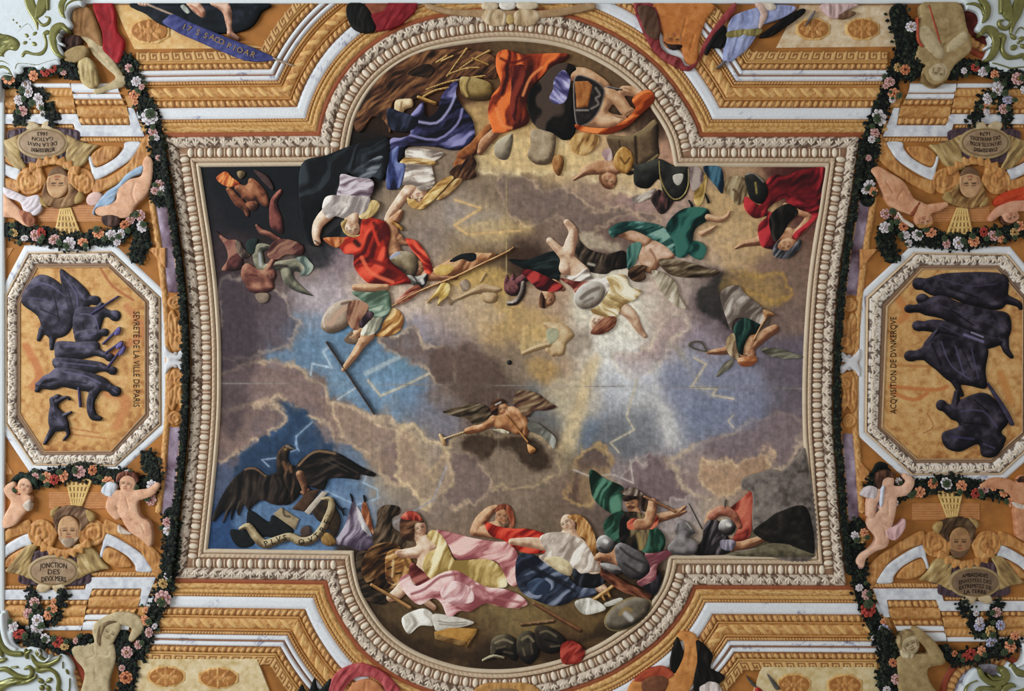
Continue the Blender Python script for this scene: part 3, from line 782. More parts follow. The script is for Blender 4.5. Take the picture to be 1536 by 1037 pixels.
# ------------------------------------------------------------------ painted figures
fA = (300, 220, .1929); fB = (520, 60, .1929); fC = (740, 60, .2217); fD = (460, 220, .2314); fE = (760, 310, .2148); fF = (960, 230, .2025)
fG = (1000, 400, .1928); fH = (310, 640, .1928); fI = (530, 730, .2507); fJ = (740, 730, .2604); fK = (860, 680, .2409); fM = (640, 560, .1543)
fN = (640, 220, .2344); fO = (300, 320, .1446); fQ = (470, 410, .1446); fR = (620, 370, .1446)
SKL = '9a6a50 dcb692 f8e8d2'; SKM = '6a3e28 bc8258 e8be94'; SKD = '2c1812 70422a a8704a'; SKP = '8a5c40 c89468 e8c49c'
RED = '4a0a0a bc2416 f05434'; WHT = '7a6a60 d2c2b0 f6eee2'; BLK = '050707 0f1315 2c3236'; GRN = '061c18 17443c 4a8070'; PNK = '8a444a d49290 f6d6ce'
HBR = '180c08 4a2a1a 8a5c3a'; HBL = '6a4420 b48448 e4c488'; MET = '1c1a1c 625a58 d0c8c0'; GLD = '6a4010 b88038 f0cc80'
def pf(label, fr, parts, L=0.0, name='painted_person', **kw):
    return figure(painting, name, label, fr, parts, L=L + .3, base=.4, **kw)
def po(name, label, fr, parts, L=0.0, **kw):
    return figure(painting, name, label, fr, parts, L=L + .3, base=.4, **kw)

# --- upper arch
po('straw_bundle', 'heap of brown straw and drapery under the arch', fB, [
    ('x', 'P 60,650 150,450 280,280 420,170 600,90 700,80 900,80 1100,110 1170,180 1150,300 1000,290 880,290 700,380 600,440 500,470 380,470 340,560 340,730 300,640 200,600 110,720', '1a0e08 55301c 946238', 'hr', dict(a=50, lam=6)),
    ('dark_hollow', 'P 470,270 560,205 650,190 690,250 640,300 560,295', '080504 1a100a 3a2416', 'hr', dict(a=50))] +
    [('straw', 'S ' + q, '5a3814 b8863c e0b870', 'sk') for q in ('620,390,9 800,330,9 1075,285,11', '780,290,9 850,190,9 935,75,11', '880,230,9 1000,150,9 1110,92,11', '800,270,8 920,230,9 1030,222,10', '600,445,10 700,395,9 850,368,8', '700,180,8 780,130,8', '740,170,8 830,130,8', '980,150,8 1100,200,8', '560,450,12 690,500,14')])
po('brass_pot', 'brass pot lying in the straw', fB, [('x', 'P 880,310 940,290 1100,330 1135,400 1110,460 1000,475 900,430', '3a2810 8a6c34 d8c084', 'mt', dict(marks=[("930,300 905,370 935,440", 10, 'c8a860'), ("960,300 935,370 960,450", 6, '4a3414')]))], L=.4)
pf('woman in white bodice and violet blue skirt reaching down', fB, [
    ('body', 'S 760,140,60 700,240,45 620,330,32 550,430,28 525,475,22; E 730,330,52,58,0; S 740,250,50 735,320,40', SKL, 'sk', dict(fr=fD, face=(728, 335, 46, 170))),
    ('foot', 'P 380,480 440,462 505,460 515,520 450,550 430,640 390,692 345,655 370,570', '8a6c48 d4b484 f0dcb0', 'sk', dict(marks=[("430,490 420,560 400,640", 8, '8a6840')])),
    ('skirt', 'P 880,300 850,420 900,520 985,640 990,800 900,845 820,860 700,835 560,825 470,830 440,900 400,970 350,1120 310,1120 305,960 340,780 430,765 500,730 460,650 540,540 600,490 620,600 700,560 740,440 820,340', '0a0a16 3e3c6c 9894c4', 'cl', dict(a=70, lam=22, marks=[("560,640 700,650 800,540 850,420", 10, 'b4b0dc'), ("480,740 700,780 860,660 900,540", 9, '9c98cc'), ("600,700 780,690 870,560", 8, '1c1c34'), ("500,820 720,800 900,700", 8, '20203c')])),
    ('underskirt', 'P 320,540 420,560 560,620 520,700 420,720 330,680', '0a0c14 1c2030 3a4058', 'cl', dict(a=20)),
    ('bodice', 'P 660,10 880,40 870,70 815,120 830,250 745,290 690,250 610,245 600,160 640,100', WHT, 'cl', dict(fr=fD, a=85, lam=9)),
    ('sash', 'P 640,75 820,90 815,125 640,115 610,170 590,150', '8a6030 c89c58 ecd098', 'cl', dict(fr=fD, a=80, lam=5)),
    ('sleeve', 'P 590,100 640,120 625,220 600,270 560,280 520,270 520,180 530,60 600,0', '10142c 343e74 7c88ba', 'cl', dict(fr=fD, a=10, lam=14)),
    ('hair', 'S 690,370,26 740,388,20 790,340,28 840,290,30 890,240,26 940,205,14; P 655,330 700,370 760,398 700,398 660,370', '8a5a28 d4a458 f4dc9c', 'hr', dict(fr=fD, a=60))], L=.6)
pf('crouching dark skinned man stretching one arm, lion skin over head', fB, [
    ('body', 'S 1110,700,40 1000,830,48 900,910,44; E 900,990,70,80,0', '2c140a 84441f c87c40', 'sk', dict(face=(905, 1000, 50, 200))),
    ('mane', 'P 900,960 960,890 1010,960 990,1020 1010,1060 930,1090 860,1080 800,1040 850,980', HBR, 'hr', dict(a=30)),
    ('blond_braid', 'P 900,1090 860,1080 800,1130 760,1180 700,1240 740,1240 820,1180', HBL, 'hr', dict(a=50))], L=.4)
pf('figure in flaring orange red robe at the top of the arch', fC, [
    ('body', 'S 20,620,30 -60,700,36 -90,760,20', SKM, 'sk'),
    ('robe', 'P 25,100 90,70 180,100 260,100 480,95 505,125 380,200 290,290 240,360 225,450 240,560 130,610 0,640 -10,600 -36,487 -10,383 50,300 20,200', '3a100c b03a1a f47832', 'cl', dict(a=15, lam=24, marks=[("50,130 130,160 250,120", 9, '5a1410'), ("180,200 150,330 160,500", 12, '6a1c14'), ("330,190 250,260 200,380", 9, 'f89050'), ("60,400 40,560", 12, 'f07838'), ("20,470 60,580 120,600", 12, 'f88c48')])),
    ('robe_shadow', 'P 120,200 200,170 220,260 170,400 150,560 110,470 120,330', '2c0a0a 5a1a18 8a3020', 'cl', dict(a=20, lam=16))], L=.3)
pf('kneeling man with blue turban and black ornamented shield', fC, [
    ('body', 'S 500,240,44 610,235,44 710,285,38 760,310,24; S 770,360,46 850,415,42 900,480,38 940,485,20; S 880,345,32 930,350,34 985,365,30; P 720,360 800,430 780,490 900,530 860,580 760,600 650,590 620,575 690,490', SKP, 'sk', dict(marks=[("770,480 830,520 880,530", 7, '8a5c3c'), ("890,330 930,345", 5, '8a5838'), ("885,355 925,362", 5, '8a5838'), ("900,500 950,470", 5, '7a4c30')])),
    ('orange_drapery', 'P 940,400 1040,340 1090,410 980,520 900,590 760,640 580,615 555,575 650,595 780,598 880,550 960,470', '7a2408 d45c20 f88c44', 'cl', dict(a=60, lam=14)),
    ('dark_cloak', 'P 240,350 330,260 400,180 500,160 560,200 520,260 560,480 550,640 480,680 410,640 330,620 260,550 230,440', '060505 181210 4c3c32', 'cl', dict(a=10, lam=26)),
    ('shield', 'P 545,270 640,258 745,330 735,430 690,520 620,580 555,560', '0a080a 1e1818 5c5250', 'pl', dict(rim=('9c9088', 2.2), marks=[("690,330 720,380 690,400 710,440 660,470", 7, '8c8074'), ("560,480 640,480", 6, 'a89c90')])),
    ('shield_panel', 'Q 548,285 640,280 672,312 640,462 560,468', '5a2a0e a8602a d08c4c', 'gd'),
    ('turban', 'P 410,270 470,205 518,260 512,350 485,425 420,442 375,400 400,340', '3c3866 8a84b8 ccc8e8', 'cl', dict(a=120, lam=9)),
    ('dagger', 'S 770,322,6 865,342,5', MET, 'mt')], L=.9)
po('pale_jar', 'pale jar tipping out of the arch', fC, [('x', 'P 260,610 410,640 412,770 380,835 290,842 230,785 250,720', '54402e a08868 c8b090', 'sk')], L=.2)
po('brown_jug', 'small brown jug falling', fC, [('x', 'P 400,800 450,780 478,830 455,910 430,915 405,870', '5a3414 a86c38 d0a060', 'sk')], L=.2)
po('bread_basket', 'small woven basket falling', fC, [('x', 'P 520,730 550,640 680,640 715,690 660,755 590,782', '6a4420 bc8a48 e0b878', 'hr', dict(a=20))], L=.2)
po('horn_shell', 'grey curled horn', fC, [('x', 'P 20,690 100,640 130,640 125,720 95,805 40,805 5,760', '54483a a49478 d8ccac', 'mt')], L=.2)
po('wooden_barrel', 'dark wooden barrel with metal hoops', fC, [('x', 'P 770,650 900,650 1000,610 1100,540 1115,700 1110,800 960,900 900,910 830,830 790,740', '140e0a 57412c a88c60', 'mt', dict(R=3, marks=[("770,655 900,665 1010,630 1100,560", 10, '8a7450'), ("850,690 880,850", 8, '3a2a1c'), ("960,660 970,880", 10, '241810'), ("840,840 960,880 1110,780", 8, 'a08858')]))], L=.2)
po('black_shield', 'black round shields with gold rims beside the arch corner', fF, [
    ('x', 'P -190,-20 -90,60 0,80 130,40 250,90 360,110 365,250 315,340 230,352 170,285 140,190 60,260 -40,230 -60,80', '050505 1c1c1a 55544a', 'mt'),
    ('rim', 'S 140,60,5 150,180,6 190,280,6 250,342,6 315,320,6 355,240,6 358,120,5', '5a4a20 9a8448 d0b878', 'mt'), ('gleam', 'P 245,165 315,155 310,210 280,240 250,215', '8a8478 c8c0b0 eeeae0', 'pl')], L=.5)
pf('woman falling with arm stretched, pitcher at her head', fC, [
    ('body', 'S 545,945,8 590,915,16 640,880,34 740,862,50 830,865,44; E 785,945,50,60,-20', SKM, 'sk', dict(face=(785, 950, 40, 190))),
    ('hair', 'P 720,900 735,960 770,1000 820,980 800,1010 750,1000 715,950', '3a1c10 74442a a87448', 'hr'),
    ('sleeve', 'P 735,760 790,735 805,810 760,815', '8a6a70 c09c98 e0c8c0', 'cl'),
    ('gold_pitcher', 'P 870,725 930,760 945,830 905,905 830,875 815,800', GLD, 'gd', dict(marks=[("860,800 890,840 920,800", 7, '5a3410')]))], L=.6)
po('flying_scarf', 'pale scarf with dark tassels', fF, [('x', 'P -60,330 20,300 110,260 100,320 40,350 -40,370', WHT, 'cl', dict(a=50)), ('tassel', 'P 80,330 140,270 200,330 250,350 200,430 150,450 110,400', '0c0a0a 2c2020 8a5048', 'hr')], L=.2)

# --- white clad woman and soldier on the left
po('black_drapery', 'black drapery billowing behind the woman in white', fD, [
    ('x', 'P -30,120 130,60 280,0 400,-30 520,-60 540,60 500,210 430,200 260,180 240,330 130,350 70,470 40,560 70,640 30,640 0,590 -40,420', '040608 0e1216 30383e', 'cl', dict(a=20, lam=30)),
    ('fold', 'P 90,610 150,560 230,510 340,590 240,605 150,600', '04080a 10161a 30383e', 'cl', dict(a=50)),
    ('grey_veil', 'P 280,170 360,120 480,60 500,100 440,190 380,210', '161a1e 3a4046 7a8086', 'cl', dict(a=70, lam=10))], L=.0)
pf('woman in white blouse and mauve skirt clenching a fist', fA, [
    ('body', 'S 1000,520,52 925,600,42 905,690,30 915,745,28; E 1185,640,62,62,0; S 1180,480,80 1185,600,46', SKL, 'sk', dict(face=(1190, 645, 50, 165), marks=[("900,735 935,760", 6, '3a2c28')])),
    ('skirt', 'P 1100,215 1200,240 1348,270 1320,400 1200,390 1070,390 1085,300', '5a4450 a08c94 d8ccd0', 'cl', dict(a=80, lam=8)),
    ('blouse', 'P 1070,380 1200,385 1320,395 1315,470 1270,560 1220,520 1180,530 1130,560 1060,545 1000,565 955,500 980,400', '8a7c78 dcd0c4 faf4ea', 'cl', dict(a=30, lam=12)),
    ('hair', 'P 1100,600 1150,570 1130,640 1180,690 1250,690 1200,710 1130,680; P 1240,540 1300,500 1340,420 1400,450 1350,540 1270,570', '8a6a38 ccaa68 f0deac', 'hr', dict(a=30))], L=1.2)
pf('helmeted soldier in billowing scarlet cloak', fD, [
    ('body', 'S 610,425,16 590,460,28 550,500,34 560,560,40 565,660,42 600,730,40; E 725,785,46,42,0; S 600,600,30 620,620,20 650,635,8; S 640,740,60 720,790,40; S 780,835,36 880,848,22 970,852,12', SKM, 'sk', dict(face=(735, 795, 34, 150))),
    ('cloak', 'P 370,470 500,485 545,560 530,720 640,830 690,880 620,892 450,905 370,860 310,780 305,700 250,695 212,640 250,590 340,580', '520c0c c42a18 f65a3c', 'cl', dict(a=40, lam=26, marks=[("440,500 520,620 520,720", 12, '5a1010'), ("420,740 560,790 660,860", 14, '7a1410'), ("360,720 420,820 560,880", 12, 'fa7048'), ("430,530 470,640", 10, 'e83c24'), ("320,620 340,640", 16, '1c0a0a')])),
    ('cloak_end', 'P 640,600 720,620 790,720 818,800 780,835 740,740 690,680', '6a1010 cc2e1a f86444', 'cl', dict(a=120, lam=12)),
    ('breastplate', 'P 540,720 600,680 700,700 725,780 690,845 610,800 560,760', '2c2018 847050 d8ccb0', 'mt', dict(marks=[("530,730 600,690", 10, '9aa0c0'), ("560,770 640,810", 9, '2c1c18')])),
    ('helmet', 'P 655,835 720,845 785,825 775,890 745,915 710,912 680,885', '0c0c0c 5c5850 f0ece0', 'mt', dict(marks=[("690,835 720,880 715,915", 6, '1c1a18'), ("750,870 755,885", 12, 'f4f0e8')])),
    ('plume', 'S 720,920,26 660,965,28 590,1015,12', '4a1c14 a05038 d89c80', 'hr', dict(a=60)),
    ('bracelet', 'S 555,490,8 600,520,10 620,540,8', GLD, 'gd'), ('orange_lining', 'P 110,600 170,590 250,595 215,650 170,650', '8a3c18 c87038 e8a068', 'cl')], L=1.8)
po('banner_with_spear', 'yellow and black pennant on a long spear', fD, [
    ('x', 'S 560,1035,4 720,945,6 960,848,7 1100,780,7 1290,690,6 1340,655,3', '6a3c18 c48848 f0c48c', 'sk'),
    ('pennant', 'P 820,800 880,760 960,720 1050,692 1150,692 1230,702 1100,780 960,835 880,832', '6a3c20 b8784c dcae7c', 'cl', dict(a=30)),
    ('yellow_field', 'P 825,810 870,770 935,765 960,790 920,830 860,835', 'a87c30 dcb460 f0d894', 'pl'),
    ('black_device', 'P 925,745 1000,700 1095,695 1100,735 1060,752 1010,735 960,752', BLK, 'pl')], L=2.4)
# --- falling man with oval shield
pf('tumbling man in green tunic holding an oval shield', fQ, [
    ('body', 'S 580,640,62 500,740,46 430,850,38 345,960,28 320,1000,22; E 420,665,48,52,20; S 440,150,34 600,150,42 760,145,34; S 600,520,70 560,640,60; S 470,600,40 430,650,34', SKP, 'sk', dict(face=(405, 665, 36, 150))),
    ('orange_drape', 'P 830,360 920,420 935,520 880,610 760,655 640,650 700,590 720,520 780,430', '844c20 d0944c f2d090', 'cl', dict(a=50, lam=16)),
    ('tunic', 'P 420,190 600,200 760,180 805,280 795,400 700,475 620,470 560,350 480,260 430,235', '3e5240 88a088 c4d0b4', 'cl', dict(a=70, lam=13)),
    ('vest', 'P 620,470 720,455 690,560 620,640 500,645 520,560 560,480', '84806c ccc6ac eee8d4', 'cl', dict(a=20, lam=9)),
    ('shield', 'P 85,560 110,440 200,330 330,275 440,290 410,400 370,530 270,600 160,622', '5a4636 a08670 dcc8b0', 'mt', dict(marks=[("140,520 200,520 240,440 340,360", 26, 'c8a084'), ("120,560 110,460 210,350", 8, 'd8ccbc'), ("300,320 380,300", 14, '6a5040')])),
    ('brown_cloth', 'P 380,300 520,295 585,350 500,500 475,595 400,570 355,470', '40241c 84503a b48464', 'cl', dict(a=20, lam=12)),
    ('strap', 'P 480,520 570,400 635,420 600,490 510,570', '20141a 46303a 6a5058', 'cl'),
    ('cap', 'P 325,690 400,600 420,640 370,670 470,690 440,730 370,732', '3a2a20 78604c a89078', 'pl')], L=.8)
po('long_spear', 'thin spear held by the tumbling man', Q6, [('x', 'S 630,345,4 720,480,4 895,745,3', '2c201a 5a463c 94806c', 'sk')], L=.4)
# --- demons at the left edge
pf('demon with torch diving in the dark', fA, [
    ('body', 'S 225,335,20 290,425,32 350,480,26 372,535,14; P 340,330 420,260 500,340 540,440 500,470 440,420 380,420 330,400; E 410,455,46,46,0; S 400,270,24 490,370,28 520,455,16; S 300,320,30 400,380,60', '2c120c 84482c c4845a', 'sk', dict(face=(410, 455, 36, 150))),
    ('flame', 'P 130,240 200,195 250,240 310,290 230,315 160,285', '7a1c10 d46c30 f8c070', 'hr', dict(a=20)),
    ('ribs', 'P 290,200 330,190 355,210 340,240 310,250', '3a2c1c 8a7048 c0a878', 'hr', dict(a=40)), ('wing', 'P 420,180 520,230 570,310 560,340 470,250', '1c1014 46302e 6a4a44', 'pl')], L=.2)
pf('demon with raised red leg', fA, [('body', 'P 550,420 620,335 640,360 600,440 640,560 645,675 560,640 540,560', '2c1212 783a32 b06a58', 'sk')], L=.2)
po('serpent', 'grey green coiling serpent', fO, [
    ('x', 'S 760,365,12 690,350,30 610,370,48 610,480,56 650,570,46 760,550,40 900,540,56 1040,540,70 1090,580,60; S 900,600,60 930,700,56 1040,790,36 1165,855,5', '2c2c26 78745e bcb498', 'sk', dict(marks=[("740,560 820,545 900,550", 16, '2a1c1a'), ("620,420 630,540", 12, 'b0b4b8'), ("680,345 760,350", 5, '20140f')])),
    ('wing', 'P 1000,470 1090,450 1140,500 1180,560 1120,640 1040,640 1080,560', '4a5850 8a988a bcc4b0', 'cl', dict(a=20)), ('crest', 'P 480,320 520,270 600,270 580,350 560,420 500,410', '081210 1c2c28 44544c', 'pl')], L=.5)
pf('red brown demon beneath the serpent', fO, [
    ('body', 'P 440,560 500,520 600,580 720,600 770,760 740,800 640,835 520,815 470,740 430,660; S 590,130,14 640,190,28 720,220,28 820,285,26; S 820,285,26 780,450,24 700,600,40; E 720,640,70,70,0', '381a16 844c3c c08c6c', 'sk', dict(face=(730, 640, 44, 190), marks=[("520,640 600,650", 9, '4a1c1c')])),
    ('red_drapery', 'P 160,180 280,270 400,290 440,450 430,575 230,592 290,480 270,350', '241012 683430 a06c58', 'cl', dict(a=30)),
    ('claw', 'P 370,290 420,300 450,360 520,430 470,470 420,450 380,380', '1c1412 4a3a32 8a7460', 'hr'), ('russet_cloth', 'P 700,440 760,300 900,270 1060,330 1060,430 900,430 800,480', '3a1816 70403a 9a6c54', 'cl', dict(a=60)),
    ('skull', 'P 580,840 700,830 720,880 680,930 610,920', '4a3c34 8a7460 b8a488', 'pl')], L=.1)
# --- faint creatures in the middle
pf('faint tan putto blowing a horn among clouds', fR, [
    ('body', 'P 380,560 480,515 600,450 720,390 880,420 915,450 860,480 760,480 600,505 480,552; P 715,480 800,470 870,500 860,570 780,590 720,560', '7a5c3c b8946a dcc094', 'sk'),
    ('veil', 'P 480,380 540,340 580,380 580,430 520,465 490,420', '8a7460 b49c84 d4c0a8', 'cl'), ('horn', 'P 360,520 400,560 480,540 400,590 395,615 365,590', '5a4630 94785a b8a080', 'pl'), ('stick', 'S 695,370,7 745,285,8', '8a6c48 c0a070 e0c898', 'sk')], L=.2)
po('yellow_flames', 'yellow flame shaped drapery', fR, [('x', 'P 140,590 230,480 300,380 380,400 365,500 300,560 250,615 270,520 200,545', '9a7430 d8b058 f0dc98', 'cl', dict(a=40, lam=8))], L=.1)
pf('horned purple demon head with curved horn', fR, [('body', 'E 1030,425,92,88,30; P 950,380 970,290 1000,340 1030,280 1060,350; S 1110,360,50 1180,300,40', '200e10 64303a a06460', 'sk', dict(face=(1025, 430, 56, 170))), ('horn', 'S 990,590,24 1070,570,30 1130,480,30 1140,380,24', '241a18 5c4c44 d8ccbc', 'sk')], L=.5)
pf('pale nude figure half lost in golden cloud', Q4, [('body', 'P 150,195 280,200 350,270 300,330 280,400 210,400 200,330 230,290; S 180,370,16 210,400,12; S 20,390,12 120,350,18 200,330,16', '8a6a44 c4a070 e4cca0', 'sk'), ('drape', 'P 170,240 240,230 250,290 190,330', '5a5844 8a8868 b4b08c', 'cl')], L=.1)

# --- tangle of winged figures right of the middle
po('dark_wing', 'black bat like wing', fE, [('x', 'P 10,370 150,370 330,310 400,370 375,470 355,525 260,480 130,440', '040a0a 0e1818 283432', 'fe', dict(a=80))], L=.3)
pf('falling man in crimson cloth with brown hair', fE, [('body', 'E 285,640,52,56,10; S 300,560,40 280,620,34; S 330,540,36 390,575,18', SKM, 'sk', dict(face=(290, 645, 40, 185))), ('crimson_cloth', 'P 100,460 160,440 300,500 395,560 340,595 230,585 170,530', '300a0e 8a1c20 c43a34', 'cl', dict(a=60)), ('hair', 'P 225,690 240,600 265,640 280,700 250,710', HBR, 'hr')], L=.4)
po('dark_beast', 'dark shaggy beast with gleaming eye', fE, [('x', 'P 480,200 560,290 700,330 820,310 845,420 740,445 690,472 580,455 520,390 478,310', '080808 281e18 74604c', 'hr', dict(a=20, lam=9, marks=[("570,400 610,410", 9, 'd0c4b0'), ("700,300 740,280", 6, '1c1410')]))], L=.4)
pf('bare legged falling woman with silver shield and golden dress', fE, [
    ('body', 'S 300,240,24 370,310,32 430,370,44 520,470,62; S 420,110,22 465,180,32 440,280,42 410,430,46; S 780,690,42 870,760,38 920,850,26 965,905,14; E 645,810,56,60,30; S 720,700,60 660,790,46', SKL, 'sk', dict(face=(635, 815, 42, 210))),
    ('white_cloth', 'P 400,490 480,480 560,430 600,500 700,480 725,560 660,620 560,560', WHT, 'cl', dict(a=60, lam=10)),
    ('red_cloth', 'P 370,500 470,520 600,530 560,600 480,600 450,560', '5a1c18 a05040 cc8870', 'cl', dict(a=60)),
    ('golden_dress', 'P 700,490 820,480 860,560 935,590 900,645 810,690 760,770 640,760 590,720 680,640 720,560', '94703c e0c488 fbf2d8', 'cl', dict(a=120, lam=12)),
    ('shield', 'E 580,622,120,90,-35', '5a4a3c aca090 f0eae0', 'mt', dict(marks=[("520,640 570,600 640,570", 14, '6a5c50'), ("540,670 600,640", 10, '7a6c60')], rim=('d8d0c4', 1.6))),
    ('hair', 'P 585,885 640,810 700,770 765,775 750,840 670,890', '4a2014 8a4c34 bc8460', 'hr', dict(a=50))], L=.9)
pf('angel with green drapery and bare back, seen from behind', fE, [
    ('body', 'S 750,170,24 860,200,38 970,245,42; P 930,310 1000,245 1110,260 1170,350 1080,400 1010,470 950,430 925,380; E 905,465,60,56,0', '70442e c0906a eccab0', 'sk', dict(marks=[("1000,300 1040,370 1030,430", 8, '9a6848')])),
    ('green_sash', 'P 840,300 900,250 940,260 925,330 880,420 845,440', '0a2622 28554c 5c8c7c', 'cl', dict(a=10)),
    ('green_scarf', 'P 715,160 800,110 960,108 1100,150 1180,270 1185,345 1110,280 1000,220 880,168 790,195 735,215', '0c2a26 30645a 88b0a0', 'cl', dict(a=60, lam=10)),
    ('green_skirt', 'P 190,560 240,470 330,410 460,403 515,440 495,500 410,560 385,650 345,760 270,765 250,660; P 360,740 400,650 490,700 450,790', '051a16 12403a 34705f', 'cl', dict(fr=fF, a=20, lam=20)),
    ('leg', 'S 500,475,24 590,492,22 640,470,16 660,435,9; S 460,595,22 510,570,18 550,545,10', SKP, 'sk', dict(fr=fF)),
    ('upper_wing', 'P 1060,370 1200,375 1400,430 1485,460 1380,492 1200,492 1110,455', '20140e 58442f a89474', 'fe', dict(a=75)),
    ('lower_wing', 'P 1010,450 1100,470 1180,540 1210,640 1250,718 1150,670 1060,570', '74664f b8a88c e8dcc6', 'fe', dict(a=20)),
    ('hair', 'P 845,480 860,430 920,410 980,420 960,450 970,500 930,525 880,520', '1a0e0a 48301f 84603e', 'hr', dict(a=60))], L=1.0)
# --- upper right
pf('grey haired man falling in dark red cloak', fF, [
    ('body', 'S 1075,385,18 1160,430,30 1250,470,30 1200,560,34 1110,625,28; S 705,705,8 770,672,22 870,655,30; S 900,640,40 1100,600,50; E 1090,680,74,70,-20', SKM, 'sk', dict(face=(1075, 690, 48, 160))),
    ('cloak', 'P 1080,170 1180,130 1370,110 1345,260 1315,460 1250,540 1150,640 1130,600 1270,470 1180,420 1100,380 1060,330 940,420 1000,470 1000,690 975,712 900,690 875,620 880,530 950,460 850,482 775,410 780,320 880,385 930,310 935,210 1000,160', '2c0a0e 86161e d0343a', 'cl', dict(a=40, lam=20)),
    ('vest', 'P 950,500 1000,420 1100,375 1170,440 1100,520 1040,620 985,650', '080808 1a1816 3c342c', 'cl'),
    ('hair', 'P 990,760 985,690 1040,640 1010,700 1090,720 1180,640 1185,700 1120,770 1040,780', '141414 44444a 8c8c90', 'hr', dict(a=30)),
    ('shield', 'P 775,170 830,148 915,210 945,300 895,375 820,340 790,260', '060606 1a1a1a 4c4840', 'mt', dict(marks=[("850,220 860,300", 6, 'b8a048'), ("780,160 840,150 910,215", 5, 'b8b0a0')]))], L=.6)
po('lion_mask', 'tawny animal head seen from above', fF, [('x', 'P 620,220 680,170 760,180 790,260 770,350 720,385 680,340 640,290', '54402a 98805a c8b48c', 'hr', dict(a=20, lam=8, marks=[("690,270 720,300 710,350", 9, '5a4028')]))], L=.3)
po('blue_standard', 'blue and yellow standards with spear tips', fF, [('x', 'P 465,105 600,115 612,295 560,245', '0c1c2c 204458 487488', 'cl', dict(a=10)), ('yellow_standard', 'P 395,330 440,200 495,170 470,340 430,395', '7a5c24 c49c50 e4c884', 'cl', dict(a=20)), ('mauve_standard', 'P 360,110 440,110 470,200 400,280 370,230', '5a4648 948078 b8a498', 'cl'), ('spear_tip', 'S 360,350,4 385,390,9 375,395,3', BLK, 'pl'), ('spear_tip', 'S 480,300,3 505,360,9 500,365,3', BLK, 'pl')], L=.2)
pf('winged trumpeter in orange headscarf and green bodice', fG, [
    ('body', 'S 320,668,14 390,662,24 460,652,30 540,600,40; S 840,485,34 760,530,42 690,600,34 655,645,18; E 640,560,60,60,0; E 630,680,60,60,0; S 640,560,70 620,680,50', SKM, 'sk', dict(face=(635, 690, 44, 195))),
    ('left_wing', 'P 382,858 440,760 515,715 505,775 440,825', '2c281f 5f5a48 948c78', 'fe', dict(a=40)), ('right_wing', 'P 730,640 860,635 960,668 1055,705 920,718 800,695', '2c2820 64604e 9c947f', 'fe', dict(a=80)),
    ('grey_robe', 'P 415,220 480,155 560,150 600,200 650,245 745,320 795,370 765,460 600,400 520,420 500,495 455,380', '5c4e44 a8988a dcd0c0', 'cl', dict(a=50, lam=14)),
    ('cream_sleeve', 'P 470,560 520,520 540,620 560,720 500,700 460,640', '6a5038 a88c64 d0b890', 'cl'),
    ('bodice', 'P 520,470 600,400 700,440 725,460 690,520 640,540 600,620 585,690 545,640 530,540', '04120e 10302a 38604f', 'cl', dict(a=10)),
    ('headscarf', 'P 545,720 600,705 690,700 695,740 650,772 580,775', '8a4624 cc8450 f0c094', 'cl', dict(a=80, lam=6)),
    ('trumpet', 'S 675,570,7 720,480,7 775,390,10; P 750,335 840,375 790,388 760,400', '6a4020 b47c48 e0b888', 'sk'),
    ('wire_hoop', 'S 310,660,4 260,585,4 190,590,4 175,620,4 240,650,4 310,662,4', '3a3424 5c5440 7c745c', 'pl')], L=.6)
# --- trumpeting angel over the dark cloud
pf('half nude angel blowing two long trumpets over a dark cloud', fM, [
    ('body', 'P 640,440 700,400 790,330 870,335 935,440 960,540 880,600 800,560 700,545 650,505; S 660,450,46 560,505,46 480,540,40 395,562,30; S 890,400,58 950,500,42 955,600,26; E 730,350,62,72,-10', '6e3e22 c08250 ecc094', 'sk', dict(face=(742, 352, 50, -15), marks=[("790,440 850,460 900,440", 7, '94603c')])),
    ('left_wing', 'P 155,372 300,330 450,288 560,310 625,380 575,470 460,505 400,445 250,412', '1c140f 56442f 948064', 'fe', dict(a=70)), ('right_wing', 'P 838,300 870,190 960,168 1080,200 1200,290 1262,330 1150,362 1040,365 1000,420 940,412 890,350', '34181a 6a4a32 ac926c', 'fe', dict(a=60)),
    ('loincloth', 'P 640,550 720,540 800,570 780,590 700,570', '8a7c60 c8bc98 eae0c4', 'cl'), ('drapery', 'P 980,480 1060,478 1180,560 1255,640 1232,735 1190,680 1100,600 1000,560', '5c5a50 98968a c4c4b8', 'cl', dict(a=40, lam=12)),
    ('hair', 'P 615,350 640,275 715,245 770,285 700,310 690,400 645,405', '180c08 4a2818 805034', 'hr', dict(a=60, marks=[("670,305 720,280", 7, 'e8dccc')])),
    ('trumpet', 'S 365,570,6 180,632,7; P 118,598 150,600 190,690 160,695', '8a6030 d8b078 f8e4b8', 'sk'), ('trumpet', 'S 768,405,5 900,565,6 980,665,8; P 1062,740 1000,778 980,690', '8a5424 dc9c58 f8d8a0', 'sk')], L=.5)

